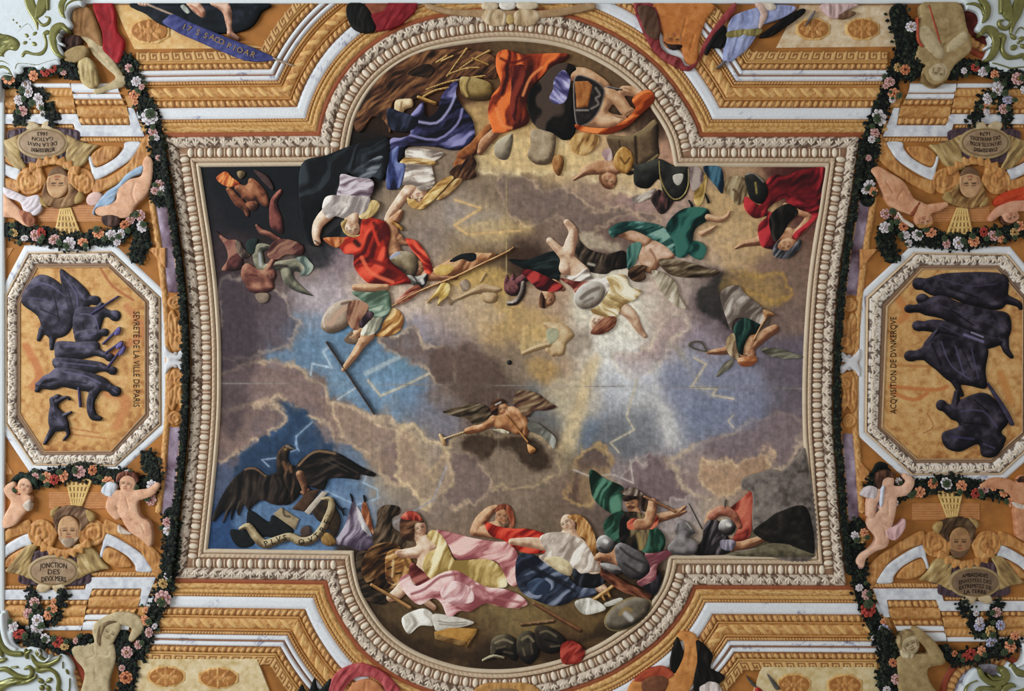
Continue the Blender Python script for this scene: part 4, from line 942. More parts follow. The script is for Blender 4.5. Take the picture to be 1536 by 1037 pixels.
# --- lower left: eagle, trophies
po('eagle', 'black eagle with spread wings standing on trophies', fH, [
    ('x', 'P 548,225 600,150 640,140 665,155 685,175 640,192 640,280 725,330 765,440 700,560 620,610 540,570 515,400 548,340', '070504 1e1612 6a4c34', 'fe', dict(a=10, lam=7, marks=[("620,150 680,172", 6, '8a8478'), ("610,175 618,178", 5, 'c8a040'), ("600,280 620,330", 14, '7a5030'), ("650,320 660,350", 12, '7a5030')])),
    ('left_wing', 'P 48,705 110,560 200,420 300,330 380,318 470,380 545,370 640,500 600,600 520,605 430,570 360,620 330,655 290,600 252,695 228,630 192,725 188,640 128,752 150,640 62,735', '040404 17110e 40332a', 'fe', dict(a=15, lam=9, marks=[("300,330 380,325 460,380", 9, '8a6444'), ("150,680 200,590", 4, '5a5048'), ("240,640 260,580", 4, '5a5048')])),
    ('right_wing', 'P 700,300 800,210 880,178 1000,198 1100,250 1200,310 1312,366 1290,388 1200,372 1185,412 1100,402 960,402 930,462 900,492 800,460 720,400', '040404 15100e 3c3028', 'fe', dict(a=70, lam=9, marks=[("720,300 800,220 880,190 1000,208", 9, '9a7450'), ("900,250 1100,350", 4, '4a4038'), ("960,240 1180,360", 4, '4a4038')])),
    ('leg', 'S 730,370,32 760,450,28 770,520,18; S 770,520,9 800,490,6; S 765,530,9 770,570,5; S 755,520,9 735,510,5', '3a2014 8a5a3c c89c74', 'sk')], L=1.2)
po('trophies', 'broken anchor, columns and dark trophies under the eagle', fH, [
    ('x', 'P 330,650 480,740 520,690 680,810 560,860 420,862 350,930 260,940 200,880 190,800 300,800', '040606 101416 2c3436', 'pl'), ('brown_block', 'Q 665,640 790,500 890,485 770,662', '20100c 48301f 745844', 'pl'), ('column_slab', 'Q 520,680 582,628 722,720 690,802', '5a4430 a08c6a ccb894', 'pl', dict(marks=[("600,640 610,690 650,700", 8, '3a2c20')])),
    ('pale_slab', 'Q 762,660 902,500 945,512 800,685', '8a7c6c b8aa98 d8ccbc', 'pl'), ('dark_pillar', 'P 830,640 960,560 1010,640 1045,740 1000,860 920,760 860,720', '0a0806 2c2016 6a5430', 'pl'), ('small_post', 'P 735,850 740,790 800,770 815,830 770,860', '201410 4a3830 74645c', 'pl'), ('golden_claw', 'P 900,830 960,830 1010,900 960,930 900,900', '3a2410 8a6430 c09c5c', 'gd'),
    ('grapnel', 'S 1000,580,4 1040,640,5 1075,635,4; S 1050,640,4 1070,690,4', BLK, 'pl')], L=.3)
rib = po('motto_ribbon', 'tan ribbon with the motto PLVS OVTRE', fH, [
    ('x', 'S 270,790,14 330,775,26 385,850,32 455,912,34 560,880,32 650,855,30 740,892,34 830,872,32 900,800,32 945,710,32 975,630,30 965,565,20 900,562,12', '4a3a26 a48e66 d4c298', 'sk')], L=3.6)
for ch, x, y, a in (('P', 470, 908, -28), ('L', 520, 893, -18), ('V', 565, 875, -12), ('S', 612, 862, -6), ('·', 672, 880, 12), ('O', 742, 895, 2), ('V', 815, 878, -22), ('T', 862, 846, -42), ('R', 908, 798, -55), ('E', 940, 740, -65), ('·', 950, 688, -70)):
    text_mesh('letter', ch, fH[0] + x * fH[2], fH[1] + y * fH[2], 12, a, '18100a', 5.6, rib)
po('furled_flags', 'mauve, white and orange furled flags', fH, [
    ('x', 'P 1140,575 1180,680 1300,870 1335,920 1200,965 1100,930 1000,900 1080,760', '3c3040 786878 bcb0bc', 'cl', dict(a=20, lam=14)), ('white_flag', 'P 1165,620 1225,710 1285,850 1200,780', '8a8484 c4bcbc eae4e0', 'cl'), ('orange_flag', 'P 1232,575 1285,740 1295,835 1208,680', '74381c c07448 e0a47c', 'cl', dict(a=10)), ('flag_tip', 'P 1115,515 1142,560 1135,590 1125,560', BLK, 'pl'), ('flag_tip', 'P 1220,530 1245,570 1232,590 1222,570', BLK, 'pl')], L=.3)
po('bear', 'brown bear with open mouth', fI, [('x', 'P 148,140 200,110 270,120 278,160 232,190 240,250 300,290 295,365 130,355 118,280 140,220', '140d08 463422 806850', 'hr', dict(a=30, lam=6, marks=[("225,185 265,165", 6, '1c1008'), ("215,140 222,142", 5, '0c0806')]))], L=.3)
po('lion', 'lion with dark mane crouching beside the woman in yellow', fI, [
    ('x', 'P 15,420 90,395 100,590 200,650 180,705 60,655', '0a0806 2c2016 5a4430', 'hr', dict(a=70)), ('mane', 'P 95,370 180,335 260,345 335,425 345,520 265,600 180,605 90,585 45,480', '0f0906 48280f a87c48', 'hr', dict(a=60, lam=7)),
    ('face', 'P 200,400 270,370 340,425 345,500 265,588 205,570 190,500', '6a3c18 bc8440 ecc88c', 'hr', dict(a=60, lam=7, marks=[("215,450 205,500", 9, '7a4a20'), ("300,470 280,560", 8, '7a4a20'), ("240,440 232,540", 7, 'e8c890'), ("215,560 250,585 280,560", 6, 'e0c090'), ("300,400 330,480", 10, '6a4018'), ("240,390 300,400", 8, '84562a'), ("205,490 230,480", 6, '1c0e06'), ("255,520 285,515", 6, '1c0e06'), ("225,500 215,540", 8, '8a5a2c'), ("205,555 240,575", 7, '2c1408'), ("200,535 225,545", 7, '3a1c10')]))], L=.8)
pf('woman in yellow dress with red cap, arm on the lion', fI, [
    ('body', 'E 395,248,42,56,-10; S 392,300,30 430,340,34; S 480,350,42 400,388,36 310,400,28 268,398,20; S 300,600,38 262,642,34 225,662,26; S 440,690,20 482,722,16; S 860,690,22 985,712,20; S 430,340,50 440,480,60 320,580,30; S 440,480,60 640,600,50 860,690,24', SKL, 'sk', dict(face=(402, 250, 38, -20), marks=[("262,390 290,385", 4, 'b07c5c')])),
    ('maroon_cloak', 'P 345,455 420,500 465,555 400,595 340,545', '4a1616 883a32 b4685c', 'cl', dict(a=40)),
    ('pink_mantle', 'P 495,262 620,283 720,308 850,328 940,338 992,430 992,560 952,595 900,540 860,450 740,432 620,432 570,352', '94484c d28a86 f4ccc0', 'cl', dict(a=65, lam=17)),
    ('yellow_dress', 'P 440,300 478,258 530,290 560,340 600,430 640,440 800,433 880,480 922,585 860,605 760,592 680,545 560,505 470,555 415,480 440,400 500,360', '947436 dcbc74 faecbe', 'cl', dict(a=25, lam=15)),
    ('pink_drapery', 'P 275,565 330,520 370,590 430,572 520,520 620,500 720,558 800,598 900,610 1000,650 1040,705 930,725 800,695 700,745 640,742 570,782 530,700 480,665 400,705 330,655', '904448 d69492 f8d8d0', 'cl', dict(a=55, lam=20, marks=[("350,640 430,610 520,540 620,520", 8, '9a4c50'), ("720,580 860,660 1000,690", 8, 'a85c5c')])),
    ('pale_knee', 'P 520,625 600,560 700,600 722,680 640,702 560,692', 'b47878 e2b2ae f8dcd6', 'cl', dict(a=30, lam=16)),
    ('hair', 'P 278,230 300,165 365,160 425,210 370,220 362,310 300,315', HBR, 'hr', dict(a=70)), ('red_cap', 'P 285,185 325,148 380,155 410,200 340,200', '5a1410 b83c2c e07c60', 'cl'),
    ('staff', 'S 112,585,9 230,655,9 342,722,9', '6a4420 b8844c e0b884', 'sk')], L=1.0)
po('open_book', 'open book with curling white pages', fI, [('x', 'P 290,790 370,740 440,733 492,785 480,832 400,832 330,882', '94887a dcd4c6 f8f4ea', 'cl', dict(a=20, lam=20)), ('right_page', 'P 478,765 560,768 695,798 708,822 520,862 485,835', '94887a d6cebe f6f2e8', 'pl', dict(marks=[("510,800 570,812 680,808", 3, '6a5c4c'), ("515,820 600,826 680,820", 3, '6a5c4c')]))], L=.6)
po('closed_book', 'thick ochre leather book', fI, [('x', 'Q 485,868 580,838 742,850 682,925 490,900', '7a5018 bc8438 e0b064', 'pl'), ('page_edge', 'Q 484,872 684,928 680,958 490,908', '4a2c10 7a5428 a07c48', 'hr', dict(a=80)), ('side_edge', 'Q 684,925 742,850 738,872 680,958', '5a3814 906430 b88c54', 'pl')], L=.9)
pf('bearded man in red robe shading his eyes', fI, [
    ('body', 'S 728,268,30 760,210,36 812,150,28 855,126,18; E 895,178,44,60,10; S 900,220,36 900,260,50; S 900,260,60 760,260,40', SKM, 'sk', dict(face=(888, 178, 36, 10))),
    ('robe', 'P 785,208 850,232 950,250 1060,255 1170,300 1180,380 1060,400 960,370 900,320 820,290', '520c0a c02218 ee5438', 'cl', dict(a=60, lam=15)), ('hair', 'P 850,150 878,108 940,118 968,200 950,242 925,175 900,135', '3a160c 8a3c24 bc6c48', 'hr'), ('beard', 'P 870,205 900,225 930,200 925,245 890,245', '2c1a12 6a4a34 94745a', 'hr')], L=.4)
pf('fair haired woman in white blouse leaning back, blue grey skirt', fJ, [
    ('body', 'E 430,213,42,54,-10; S 440,260,32 440,295,40; S 290,330,38 200,320,32 105,315,20; S 575,495,42 600,560,34 645,602,22; S 440,300,60 420,420,80; S 440,300,50 560,420,50 580,500,40; S 440,300,50 290,330,36', SKL, 'sk', dict(face=(415, 212, 36, -35), marks=[("625,590 655,610", 4, 'a87858')])),
    ('blue_skirt', 'P 140,400 220,390 300,430 400,470 470,560 560,560 592,620 480,642 420,672 340,684 240,652 160,602 128,520', '0f1420 3c4458 8890a4', 'cl', dict(a=50, lam=17, marks=[("180,430 300,500 440,560", 8, '14181f'), ("220,470 360,540 470,600", 8, '10141c')])),
    ('knee', 'P 190,562 260,520 332,560 312,612 230,622', '263248 546884 98acc0', 'cl', dict(a=40, lam=16)), ('black_cloth', 'P 465,455 560,500 640,495 655,540 575,585 470,562', '060608 14161c 343842', 'cl'),
    ('blouse', 'P 268,288 370,260 480,290 540,340 600,440 612,485 555,492 500,502 462,470 440,512 350,470 290,432 262,402 300,372', '9c8878 e0d0be fcf4e8', 'cl', dict(a=30, lam=13)), ('belly_cloth', 'P 290,410 380,400 452,450 440,512 350,472', 'a08868 dcc898 f4e8c4', 'sk'),
    ('hair', 'P 425,172 500,163 562,230 592,320 582,402 525,300 482,272 478,205', '64380f b4783a e4b474', 'hr', dict(a=20)), ('key', 'S 560,660,7 690,570,8; S 620,620,6 640,650,6; S 650,600,6 670,630,6', '7a4c1c c08c48 e8c488', 'gd')], L=1.0)
po('loose_papers', 'white papers under the key', fJ, [('x', 'P 468,665 560,640 642,690 620,716 520,732', '9c9484 dcd6c8 f8f4ea', 'cl'), ('sheet', 'P 640,672 730,640 742,662 652,692', '9c9484 d0cabc f0ece0', 'pl')], L=.5)
pf('crouching soldier in steel armour and round helmet', fJ, [
    ('body', 'S 600,405,22 680,390,36; E 650,385,40,30,0; S 680,380,50 760,420,60', SKM, 'sk'), ('armour', 'P 700,340 760,318 850,378 902,450 862,525 780,522 720,462 698,392', '161416 504a4a b4aca8', 'mt', dict(marks=[("730,350 790,400 880,440", 7, '2c2828'), ("750,440 840,500", 7, '242020')])), ('helmet', 'E 645,332,56,54,0', '1c1a1c 6a625e f4f0e8', 'mt', dict(marks=[("610,350 660,370 695,345", 6, '2c2624'), ("640,310 650,315", 12, 'f4f0ea')])),
    ('pink_scarf', 'P 870,390 920,378 1037,362 1010,400 945,450 935,530 885,575 825,552 900,482', '743840 c07e7e ecc0b8', 'cl', dict(a=60, lam=12)), ('gauntlet', 'P 615,440 700,448 745,482 690,505 640,480', '2c2828 847c78 e0dcd4', 'mt'), ('grey_skirt', 'P 860,570 930,530 960,480 960,560 930,620 880,610', '141216 3a343a 64606a', 'cl')], L=.9)
po('oval_shield', 'dark oval shield with bronze boss and rim', fJ, [('x', 'E 775,730,150,82,-28', '1c1610 5c5040 b8ac98', 'mt', dict(rim=('8a7448', 4), marks=[("730,730 760,700 790,710", 12, '9a7c48'), ("760,730 790,760", 16, 'c8c4bc')]))], L=.9)
po('bundle_of_rods', 'reddish brown bundle of rods', fJ, [('x', 'S 640,500,26 760,580,28 890,625,20', '2c140c 6a3420 a06040', 'hr', dict(a=120))], L=.4)
po('wooden_ruler', 'long brown wooden ruler', fJ, [('x', 'S 235,675,10 500,830,12', '3a2012 7a4c2c a87850', 'sk')], L=.3)
po('wooden_ruler', 'short brown wooden ruler', fJ, [('x', 'S 165,795,12 345,775,12', '3a2414 74502f a07c54', 'sk')], L=.3)
po('dark_armour', 'discarded dark armour with red plume', fJ, [
    ('x', 'P -10,885 60,850 120,870 145,920 130,1005 50,965 -10,995', '060504 241d16 8a7a5c', 'mt', dict(marks=[("10,900 60,880 110,900", 6, '948468'), ("20,930 70,920", 5, '6a5c44'), ("60,950 110,960", 5, '5a4c38')])), ('cuirass', 'P 140,870 200,830 252,870 265,960 205,1025 140,965', '050404 201a16 74684c', 'mt', dict(marks=[("165,880 200,860 230,890", 7, '8c7c5c'), ("170,930 180,970", 6, '6a5c44'), ("215,900 225,960", 5, '5a4c3a')])), ('plate', 'P 240,820 300,800 400,860 415,922 330,962 258,922', '060505 1e1814 5a4c3c', 'mt', dict(marks=[("270,840 310,830 360,860", 6, '74684c'), ("300,880 370,900", 6, '0a0806'), ("330,920 380,915", 5, '6a5c44')])), ('plume', 'P 390,910 460,888 525,940 502,1005 400,1015', '3a0a08 94241a c85040', 'hr', dict(a=40, lam=8)), ('rim', 'S -60,1000,6 0,975,9 60,985,6', '4a4030 948868 ccc0a0', 'mt')], L=.5)
# --- lower right
pf('moustached man in dark tunic swinging a green flag, arm flung out', fK, [
    ('body', 'E 365,312,42,54,-5; S 400,440,36 455,440,36 482,360,32 492,310,28; S 500,410,32 600,385,25 645,370,24; S 650,370,16 695,332,8; S 655,378,14 698,362,7; S 380,360,34 390,420,60', SKM, 'sk', dict(face=(355, 315, 36, -5), marks=[("340,335 375,335", 6, '3a2014')])),
    ('flag', 'P 105,103 200,160 310,212 300,290 292,385 230,372 150,312 110,240', '081e14 24503c 5c9074', 'cl', dict(a=30, lam=16)), ('green_cloak', 'P 188,440 240,380 312,360 332,430 300,545 250,545 200,505; P 415,602 460,460 540,480 572,540 540,612', '061a10 1c4432 44745c', 'cl', dict(a=20, lam=14)),
    ('tunic', 'P 300,380 420,372 472,460 432,602 330,565 280,530', '0c0a0a 382a1e 8c7650', 'cl', dict(marks=[("400,500 420,590", 14, 'a88c50')])), ('red_sleeve', 'P 330,425 390,400 480,462 400,470 340,474; P 480,420 522,388 522,440 482,472', '5a140c b8402c e07858', 'cl', dict(a=60)),
    ('forearm', 'S 400,440,34 460,432,34 484,360,31 492,305,26', SKM, 'sk'), ('hair', 'P 308,275 350,230 435,258 452,352 422,352 402,285 322,300', '0c0806 2c1c14 5a4430', 'hr'), ('fur_hat', 'P 288,240 370,212 438,262 340,262', '20160f 5a4638 b8a898', 'hr', dict(a=30)), ('staff', 'S 440,268,7 630,362,8', '5a3418 a06c48 c89c74', 'sk')], L=.5)
pf('helmeted man stumbling forward with arm outstretched', fK, [
    ('body', 'S 980,580,34 1100,560,28 1175,530,22; S 1175,530,14 1235,495,7; S 1175,525,12 1200,475,6; S 1180,535,12 1230,525,6; S 860,392,26 920,358,32 990,380,28 1030,455,18; S 860,392,30 850,470,30 960,560,36', SKM, 'sk'),
    ('red_flag', 'P 965,365 1040,290 1116,238 1112,400 1092,525 990,545 1022,460', '561612 b04030 d87458', 'cl', dict(a=30, lam=18)), ('dark_coat', 'P 748,628 800,540 822,430 900,418 962,520 992,560 962,622 870,632', '0c0a0c 2e282a 74686a', 'cl', dict(a=20)),
    ('mauve_sleeve', 'P 915,540 1005,545 985,605 920,592', '4a4450 847c8c b8b0bc', 'cl'), ('raised_arm', 'S 860,392,24 920,358,30 990,382,26 1032,455,16', '6a3424 b46c50 dc9c80', 'sk'), ('helmet', 'E 955,460,54,50,10', '161414 5c5452 f0ece4', 'mt', dict(marks=[("955,440 970,445", 12, 'f0ece4'), ("910,480 960,505 1000,480", 5, '1c1816')]))], L=.5)
pf('grey soldier in crested helmet in the distance', fK, [('body', 'P 585,585 640,515 628,470 660,415 702,425 745,470 755,492 722,520 775,562 745,625 620,625', '3c3838 78706e a8a09c', 'sk', dict(marks=[("650,440 640,500", 6, '5a5450'), ("690,470 740,488", 5, '4a4440'), ("700,430 730,465", 5, 'b8b0a8')]))], L=.1)
po('lance', 'thin distant lance', fK, [('x', 'S 720,315,3 800,470,4', '2c2824 4a4440 6a6460', 'pl')], L=.1)
po('lance', 'short upright lance', fK, [('x', 'S 948,290,3 940,345,4', '2c2824 4a4440 6a6460', 'pl')], L=.1)
po('rocky_hillside', 'grey brown rocky cliff at the edge of the painting', fK, [
    ('x', 'P 1048,165 1120,130 1230,100 1300,108 1390,20 1450,10 1500,640 1100,612 1000,610 1250,560 1120,480 1112,250 1050,225', '3a322c 746860 9c9084', 'rk', dict(rim=('8a7c70', 3))), ('dark_slope', 'P 1118,475 1200,410 1280,358 1450,335 1495,630 1340,570 1240,560 1150,520', '080807 1a1713 3c362c', 'rk'), ('moss_bank', 'P 960,625 1100,600 1250,555 1400,590 1490,640 1100,640', '3a3424 6a6048 8c8464', 'rk')], L=.0)

cell = inside[:-1, :-1] & inside[1:, 1:]
idx = np.arange(X.size).reshape(X.shape)
F = np.stack([idx[:-1, :-1], idx[1:, :-1], idx[1:, 1:], idx[:-1, 1:]], -1)[cell]
us = np.unique(F); rm = -np.ones(X.size, int); rm[us] = np.arange(len(us))
V = np.c_[(X.ravel()[us] - CX) * S, (Y.ravel()[us] - CY) * S, np.full(len(us), -0.4 * S)]
link('sky_canvas', mk_mesh('sky_canvas', V, rm[F], SKYC.reshape(-1, 3)[us], True), M_PAINT, W(CX, CY, 0), painting)['label'] = 'canvas of grey brown clouds, blue gaps and light rays'


hook = thing('ceiling_hook', 764, 544, 'small black iron hook left of the light burst in the clouds', 'hook')
patch('hook_plate', 'E 764,544,3.6,3.6,0', '060606 141414 3a3a3a', 'mt', L=.6, parent=hook, base=.4, g=.7, dome=1)
patch('hook_eye', 'S 764,544,1.2 765,546,1.0', '0a0a0a 1c1c1c 505050', 'mt', L=1.8, parent=hook, base=.4, g=.5, dome=1)
# ------------------------------------------------------------------ painted architecture around the great painting
QD = {'TL': (0, 1, 0, 1), 'TR': (1541, -1, 0, 1), 'BL': (17, 1, 1071, -1), 'BR': (1526, -1, 1088, -1)}
def qf(q, x0, y0, k):
    ax, sx, ay, sy = QD[q]
    return (ax + sx * x0, ay + sy * y0, sx * k, sy * k)
def qp(q, x, y):
    ax, sx, ay, sy = QD[q]; return ax + sx * x, ay + sy * y
def mirror(s, c):
    out = []
    for pr in s.split(';'):
        t = pr.split(); o = [t[0]]
        for a in t[1:]:
            v = a.split(','); v[0] = '%g' % (2 * c - float(v[0])); o.append(','.join(v))
        out.append(' '.join(o))
    return '; '.join(out)
def quad_band(parent, name, pts, kind, cols, h, fr, rows=7, step=1.6, mat=None):
    p = [np.array((fr[0] + a * fr[2], fr[1] + b * fr[-1])) for a, b in (nums(q) for q in pts.split())]
    n = max(4, int(np.hypot(*(p[1] - p[0])) / step)); u = np.linspace(0, 1, n)[None, :, None]; t = np.linspace(0, 1, rows)[:, None, None]
    g = (p[0] * (1 - u) + p[1] * u) * (1 - t) + (p[3] * (1 - u) + p[2] * u) * t
    return band_grid(parent, name, g, kind, cols, h, mat or M_GILT)
kT = .2083; kL = .2148
GCOL = '66300c c08240 f0cc8c'; SHELL = '4a3418 a4844c dcc690'; MASK = '7a5030 c09468 ecd0a8'
CART = {'TL': ('RETABLISSEMENT|DE LA NAVI|GATION|1663', 'upside down oval cartouche inscribed RETABLISSEMENT DE LA NAVIGATION'),
        'TR': ('ETABLISSEMENT|DE L\'HOSTEL ROYAL|DES INVALIDES|1674', 'upside down oval cartouche inscribed ETABLISSEMENT DE L\'HOSTEL ROYAL DES INVALIDES'),
        'BL': ('JONCTION|DES|DEVX MERS', 'oval cartouche inscribed JONCTION DES DEVX MERS'),
        'BR': ('AMBASSADES|ENVOYÉES DES|EXTREMITEZ DE|LA TERRE', 'oval cartouche inscribed AMBASSADES ENVOYÉES DES EXTREMITEZ DE LA TERRE')}
NEAR = {'TL': 'navigation', 'TR': 'Invalides', 'BL': 'JONCTION', 'BR': 'AMBASSADES'}
for q in ('TL', 'TR', 'BL', 'BR'):
    f1 = qf(q, 0, 0, kT); f2 = qf(q, 0, 180, kL); nr = NEAR[q] + ' cartouche'; sx, sy = QD[q][1], QD[q][3]
    # stepped entablature
    x, y = qp(q, 150, 170)
    t = thing('stepped_entablature', x, y, 'stepped gold and white marble entablature next to the ' + nr, 'entablature')
    patch('marble_band', 'Q -80,825 560,825 590,905 945,905 922,780 965,780 1045,985 560,985 535,895 -80,895', 'a8aab8 d0d2d6 e6e9ec', 'rk', L=1.2, parent=t, fr=f1, clip=PCLIP, mat=M_GILT, dome=.3, k=.5)
    for nm, pts, kind, cols, h in (('egg_moulding', '565,848 940,848 948,902 588,902', 'egg', C_GOLD, 2.0), ('leaf_moulding', '560,765 915,765 938,845 566,845', 'leaf', C_GOLD, 2.4), ('bead_moulding', '540,720 890,720 905,760 552,760', 'egg', C_GOLD, 2.2),
                                   ('marble_band', '530,676 868,676 885,715 540,715', 'marble', C_WHITE, 2.8), ('marble_band', '515,600 850,600 862,668 527,668', 'marble', C_WHITE, 3.0),
                                   ('egg_moulding', '-80,785 545,785 556,822 -80,822', 'egg', C_GOLD, 1.4), ('leaf_moulding', '-80,700 535,700 545,780 -80,780', 'leaf', C_GOLD, 1.8), ('bead_moulding', '-80,640 520,640 533,695 -80,695', 'rope', C_GOLD, 1.6),
                                   ('marble_band', '-80,600 505,600 515,634 -80,634', 'marble', C_WHITE, 2.0), ('gold_fillet', '535,990 1100,990 1115,1025 545,1025', 'bead', C_GOLD, 1.0), ('gold_fillet', '-80,900 525,900 530,925 -80,925', 'bead', C_GOLD, 1.0), ('end_block', '900,690 980,690 1000,775 930,775', 'plain', C_GOLD, 1.4)):
        quad_band(t, nm, pts, kind, cols, h, f1)
    # broken pediment with volutes
    x, y = qp(q, 85, 265)
    t = thing('broken_pediment', x, y, 'broken curved pediment with gold volutes around the ' + nr, 'pediment')
    arcs = [('gold_arch', 'P 1045,90 1085,190 1010,310 880,410 690,515 650,500 655,430 770,395 900,300 985,165', GCOL, 'gd'), ('marble_arch', 'P 985,158 960,220 880,305 670,422 640,340 620,262 645,262 675,335 800,275 865,205 880,158', 'a8aab8 d0d2d6 e6e9ec', 'rk'), ('gold_web', 'P 675,325 640,250 720,190 800,185 845,200 790,270', GCOL, 'gd'),
            ('volute', 'E 575,430,92,92,0; S 520,330,22 490,430,30', GCOL, 'gd')]
    spir = [("575,430 610,410 600,470 540,460 530,400 590,370 640,410 635,490 570,505 505,470", 9, '7a4014')]
    for nm, p_, c_, s_ in arcs:
        for mm in (0, 1):
            mk = spir if nm == 'volute' else ()
            if mm and mk: mk = [(' '.join('%g,%s' % (790 - float(a.split(',')[0]), a.split(',')[1]) for a in mk[0][0].split()), 9, '7a4014')]
            patch(nm, mirror(p_, 395) if mm else p_, c_, s_, L=1.6, parent=t, fr=f2, clip=PCLIP, mat=M_GILT, dome=1.6, marks=mk)
    # cartouche
    x, y = qp(q, 67, 216)
    txt, lab = CART[q]
    t = thing('cartouche', x, y, lab, 'cartouche')
    patch('backing', 'P 75,75 310,55 545,75 560,150 600,165 480,300 310,310 140,290 20,165 60,150', '1c1216 46303a 6a5048', 'cl', L=1.0, parent=t, fr=f2, clip=PCLIP, mat=M_GILT, lam=5)
    patch('wing', 'P 460,110 560,150 650,175 690,180 640,235 590,310 520,355 440,330 470,240', SHELL, 'fe', L=2.4, parent=t, fr=f2, clip=PCLIP, a=35 * sx * sy, mat=M_GILT, dome=1.5)
    patch('wing', 'P 160,110 60,140 -30,160 0,200 60,280 120,340 190,340 150,240', SHELL, 'fe', L=2.4, parent=t, fr=f2, clip=PCLIP, a=-35 * sx * sy, mat=M_GILT, dome=1.5)
    patch('rim', 'E 310,165,182,112,0', '4a3820 a48a60 dccaa4', 'mt', L=2.8, parent=t, fr=f2, mat=M_GILT, dome=1.5, k=1)
    patch('rim_groove_shade', 'E 310,165,164,97,0', '5c4426 7c6038 94784c', 'fl', L=4.7, parent=t, fr=f2, mat=M_GILT, dome=.2)  # darker colour imitates the shade of a recess inside the rim
    patch('plate', 'E 310,165,154,88,0', '5a3c28 9a7c5c d4c8ac' if q != 'BR' else '3c2a1e 7a6048 a89070', 'sk', L=5.2, parent=t, fr=f2, mat=M_GILT, dome=.5, R=16)
    for e in ('P 200,70 190,30 230,15 275,35 285,60 240,75', 'P 300,60 320,20 365,15 390,45 370,75 330,70'):
        patch('scroll', e, '7a6040 c0a880 ece0c4', 'sk', L=3.0, parent=t, fr=f2, mat=M_GILT, dome=1.4)
    lines = txt.split('|'); n = len(lines)
    rot = 180 if sy > 0 else 0
    for i, ln in enumerate(lines):
        off = (i - (n - 1) / 2) * (8.2 if n > 3 else 10)
        yy = y + (off if rot == 0 else -off) + (-1.5 if rot else 1.5); width = (56, 60, 48, 26)[min(i, 3)] if n > 3 else 46
        size = 8.4 if n > 3 else 11
        w0 = max(len(ln), 1) * size * .62
        text_mesh('inscription', ln, x, yy, size, rot, '20140a', 7.0, t, stretch=min(1.0, (40 if i in (0, n - 1) else 54) / w0), bend=.006 if rot else .006)
    # acanthus collar
    x, y = qp(q, 85, 245)
    t = thing('acanthus_collar', x, y, 'gold acanthus leaf collar between mask and the ' + nr, 'ornament')
    for i, (u, v, a_) in enumerate(((205, 352, -60), (245, 318, -40), (295, 296, -22), (345, 284, -8), (395, 280, 4), (445, 290, 18), (492, 312, 32), (535, 345, 50))):
        patch('acanthus_leaf', 'P %g,%g %g,%g %g,%g %g,%g %g,%g %g,%g' % tuple(round(z) for p_ in ((-30, 24), (-34, -6), (-14, -30), (0, -44), (16, -28), (34, 10)) for z in (u + p_[0] * math.cos(math.radians(a_)) - p_[1] * math.sin(math.radians(a_)), v + 14 + p_[0] * math.sin(math.radians(a_)) + p_[1] * math.cos(math.radians(a_)))), GCOL, 'gd', L=4.5 + .3 * (i % 2), parent=t, fr=f2, mat=M_GILT, dome=1.6, lam=4)
    # lattice and basket behind the mask
    x, y = qp(q, 100, 318)
    t = thing('lattice_panel', x, y, 'orange woven lattice panel behind the basket by the ' + nr, 'panel')
    patch('backing', 'Q 262,590 740,590 740,712 262,712', '6a3010 a45c28 c88448', 'pl', L=.1, parent=t, fr=f2, mat=M_GILT, dome=.1)
    for i in range(10):
        yy = 600 + i * 11.5; patch('slat', 'Q 265,%g 738,%g 738,%g 265,%g' % (yy, yy, yy + 5, yy + 5), 'a86430 d89858 f0c088', 'fl', L=.5, parent=t, fr=f2, mat=M_GILT, dome=.1, g=1.6)
    x, y = qp(q, 104, 332)
    t = thing('wicker_basket', x, y, 'tall golden wicker basket over the mask by the ' + nr, 'basket')
    b_ = patch('basket_body', 'Q 425,615 500,615 572,805 385,805', '4a2c10 8a6028 b88c48', 'pl', L=1.2, parent=t, fr=f2, mat=M_GILT, dome=1.2)
    for i in range(6):
        u = i / 5; patch('stake', 'S %g,618,6 %g,803,8' % (430 + 65 * u, 392 + 172 * u), '8a6028 dcb468 f8e4ac', 'sk', L=2.6, parent=t, fr=f2, mat=M_GILT)
    for i in range(5):
        v = i / 4; patch('weaver', 'S %g,%g,7 %g,%g,7' % (427 - 36 * v, 625 + 172 * v, 498 + 68 * v, 625 + 172 * v), '8a6028 d4ac60 f4dca0', 'sk', L=2.2, parent=t, fr=f2, mat=M_GILT)

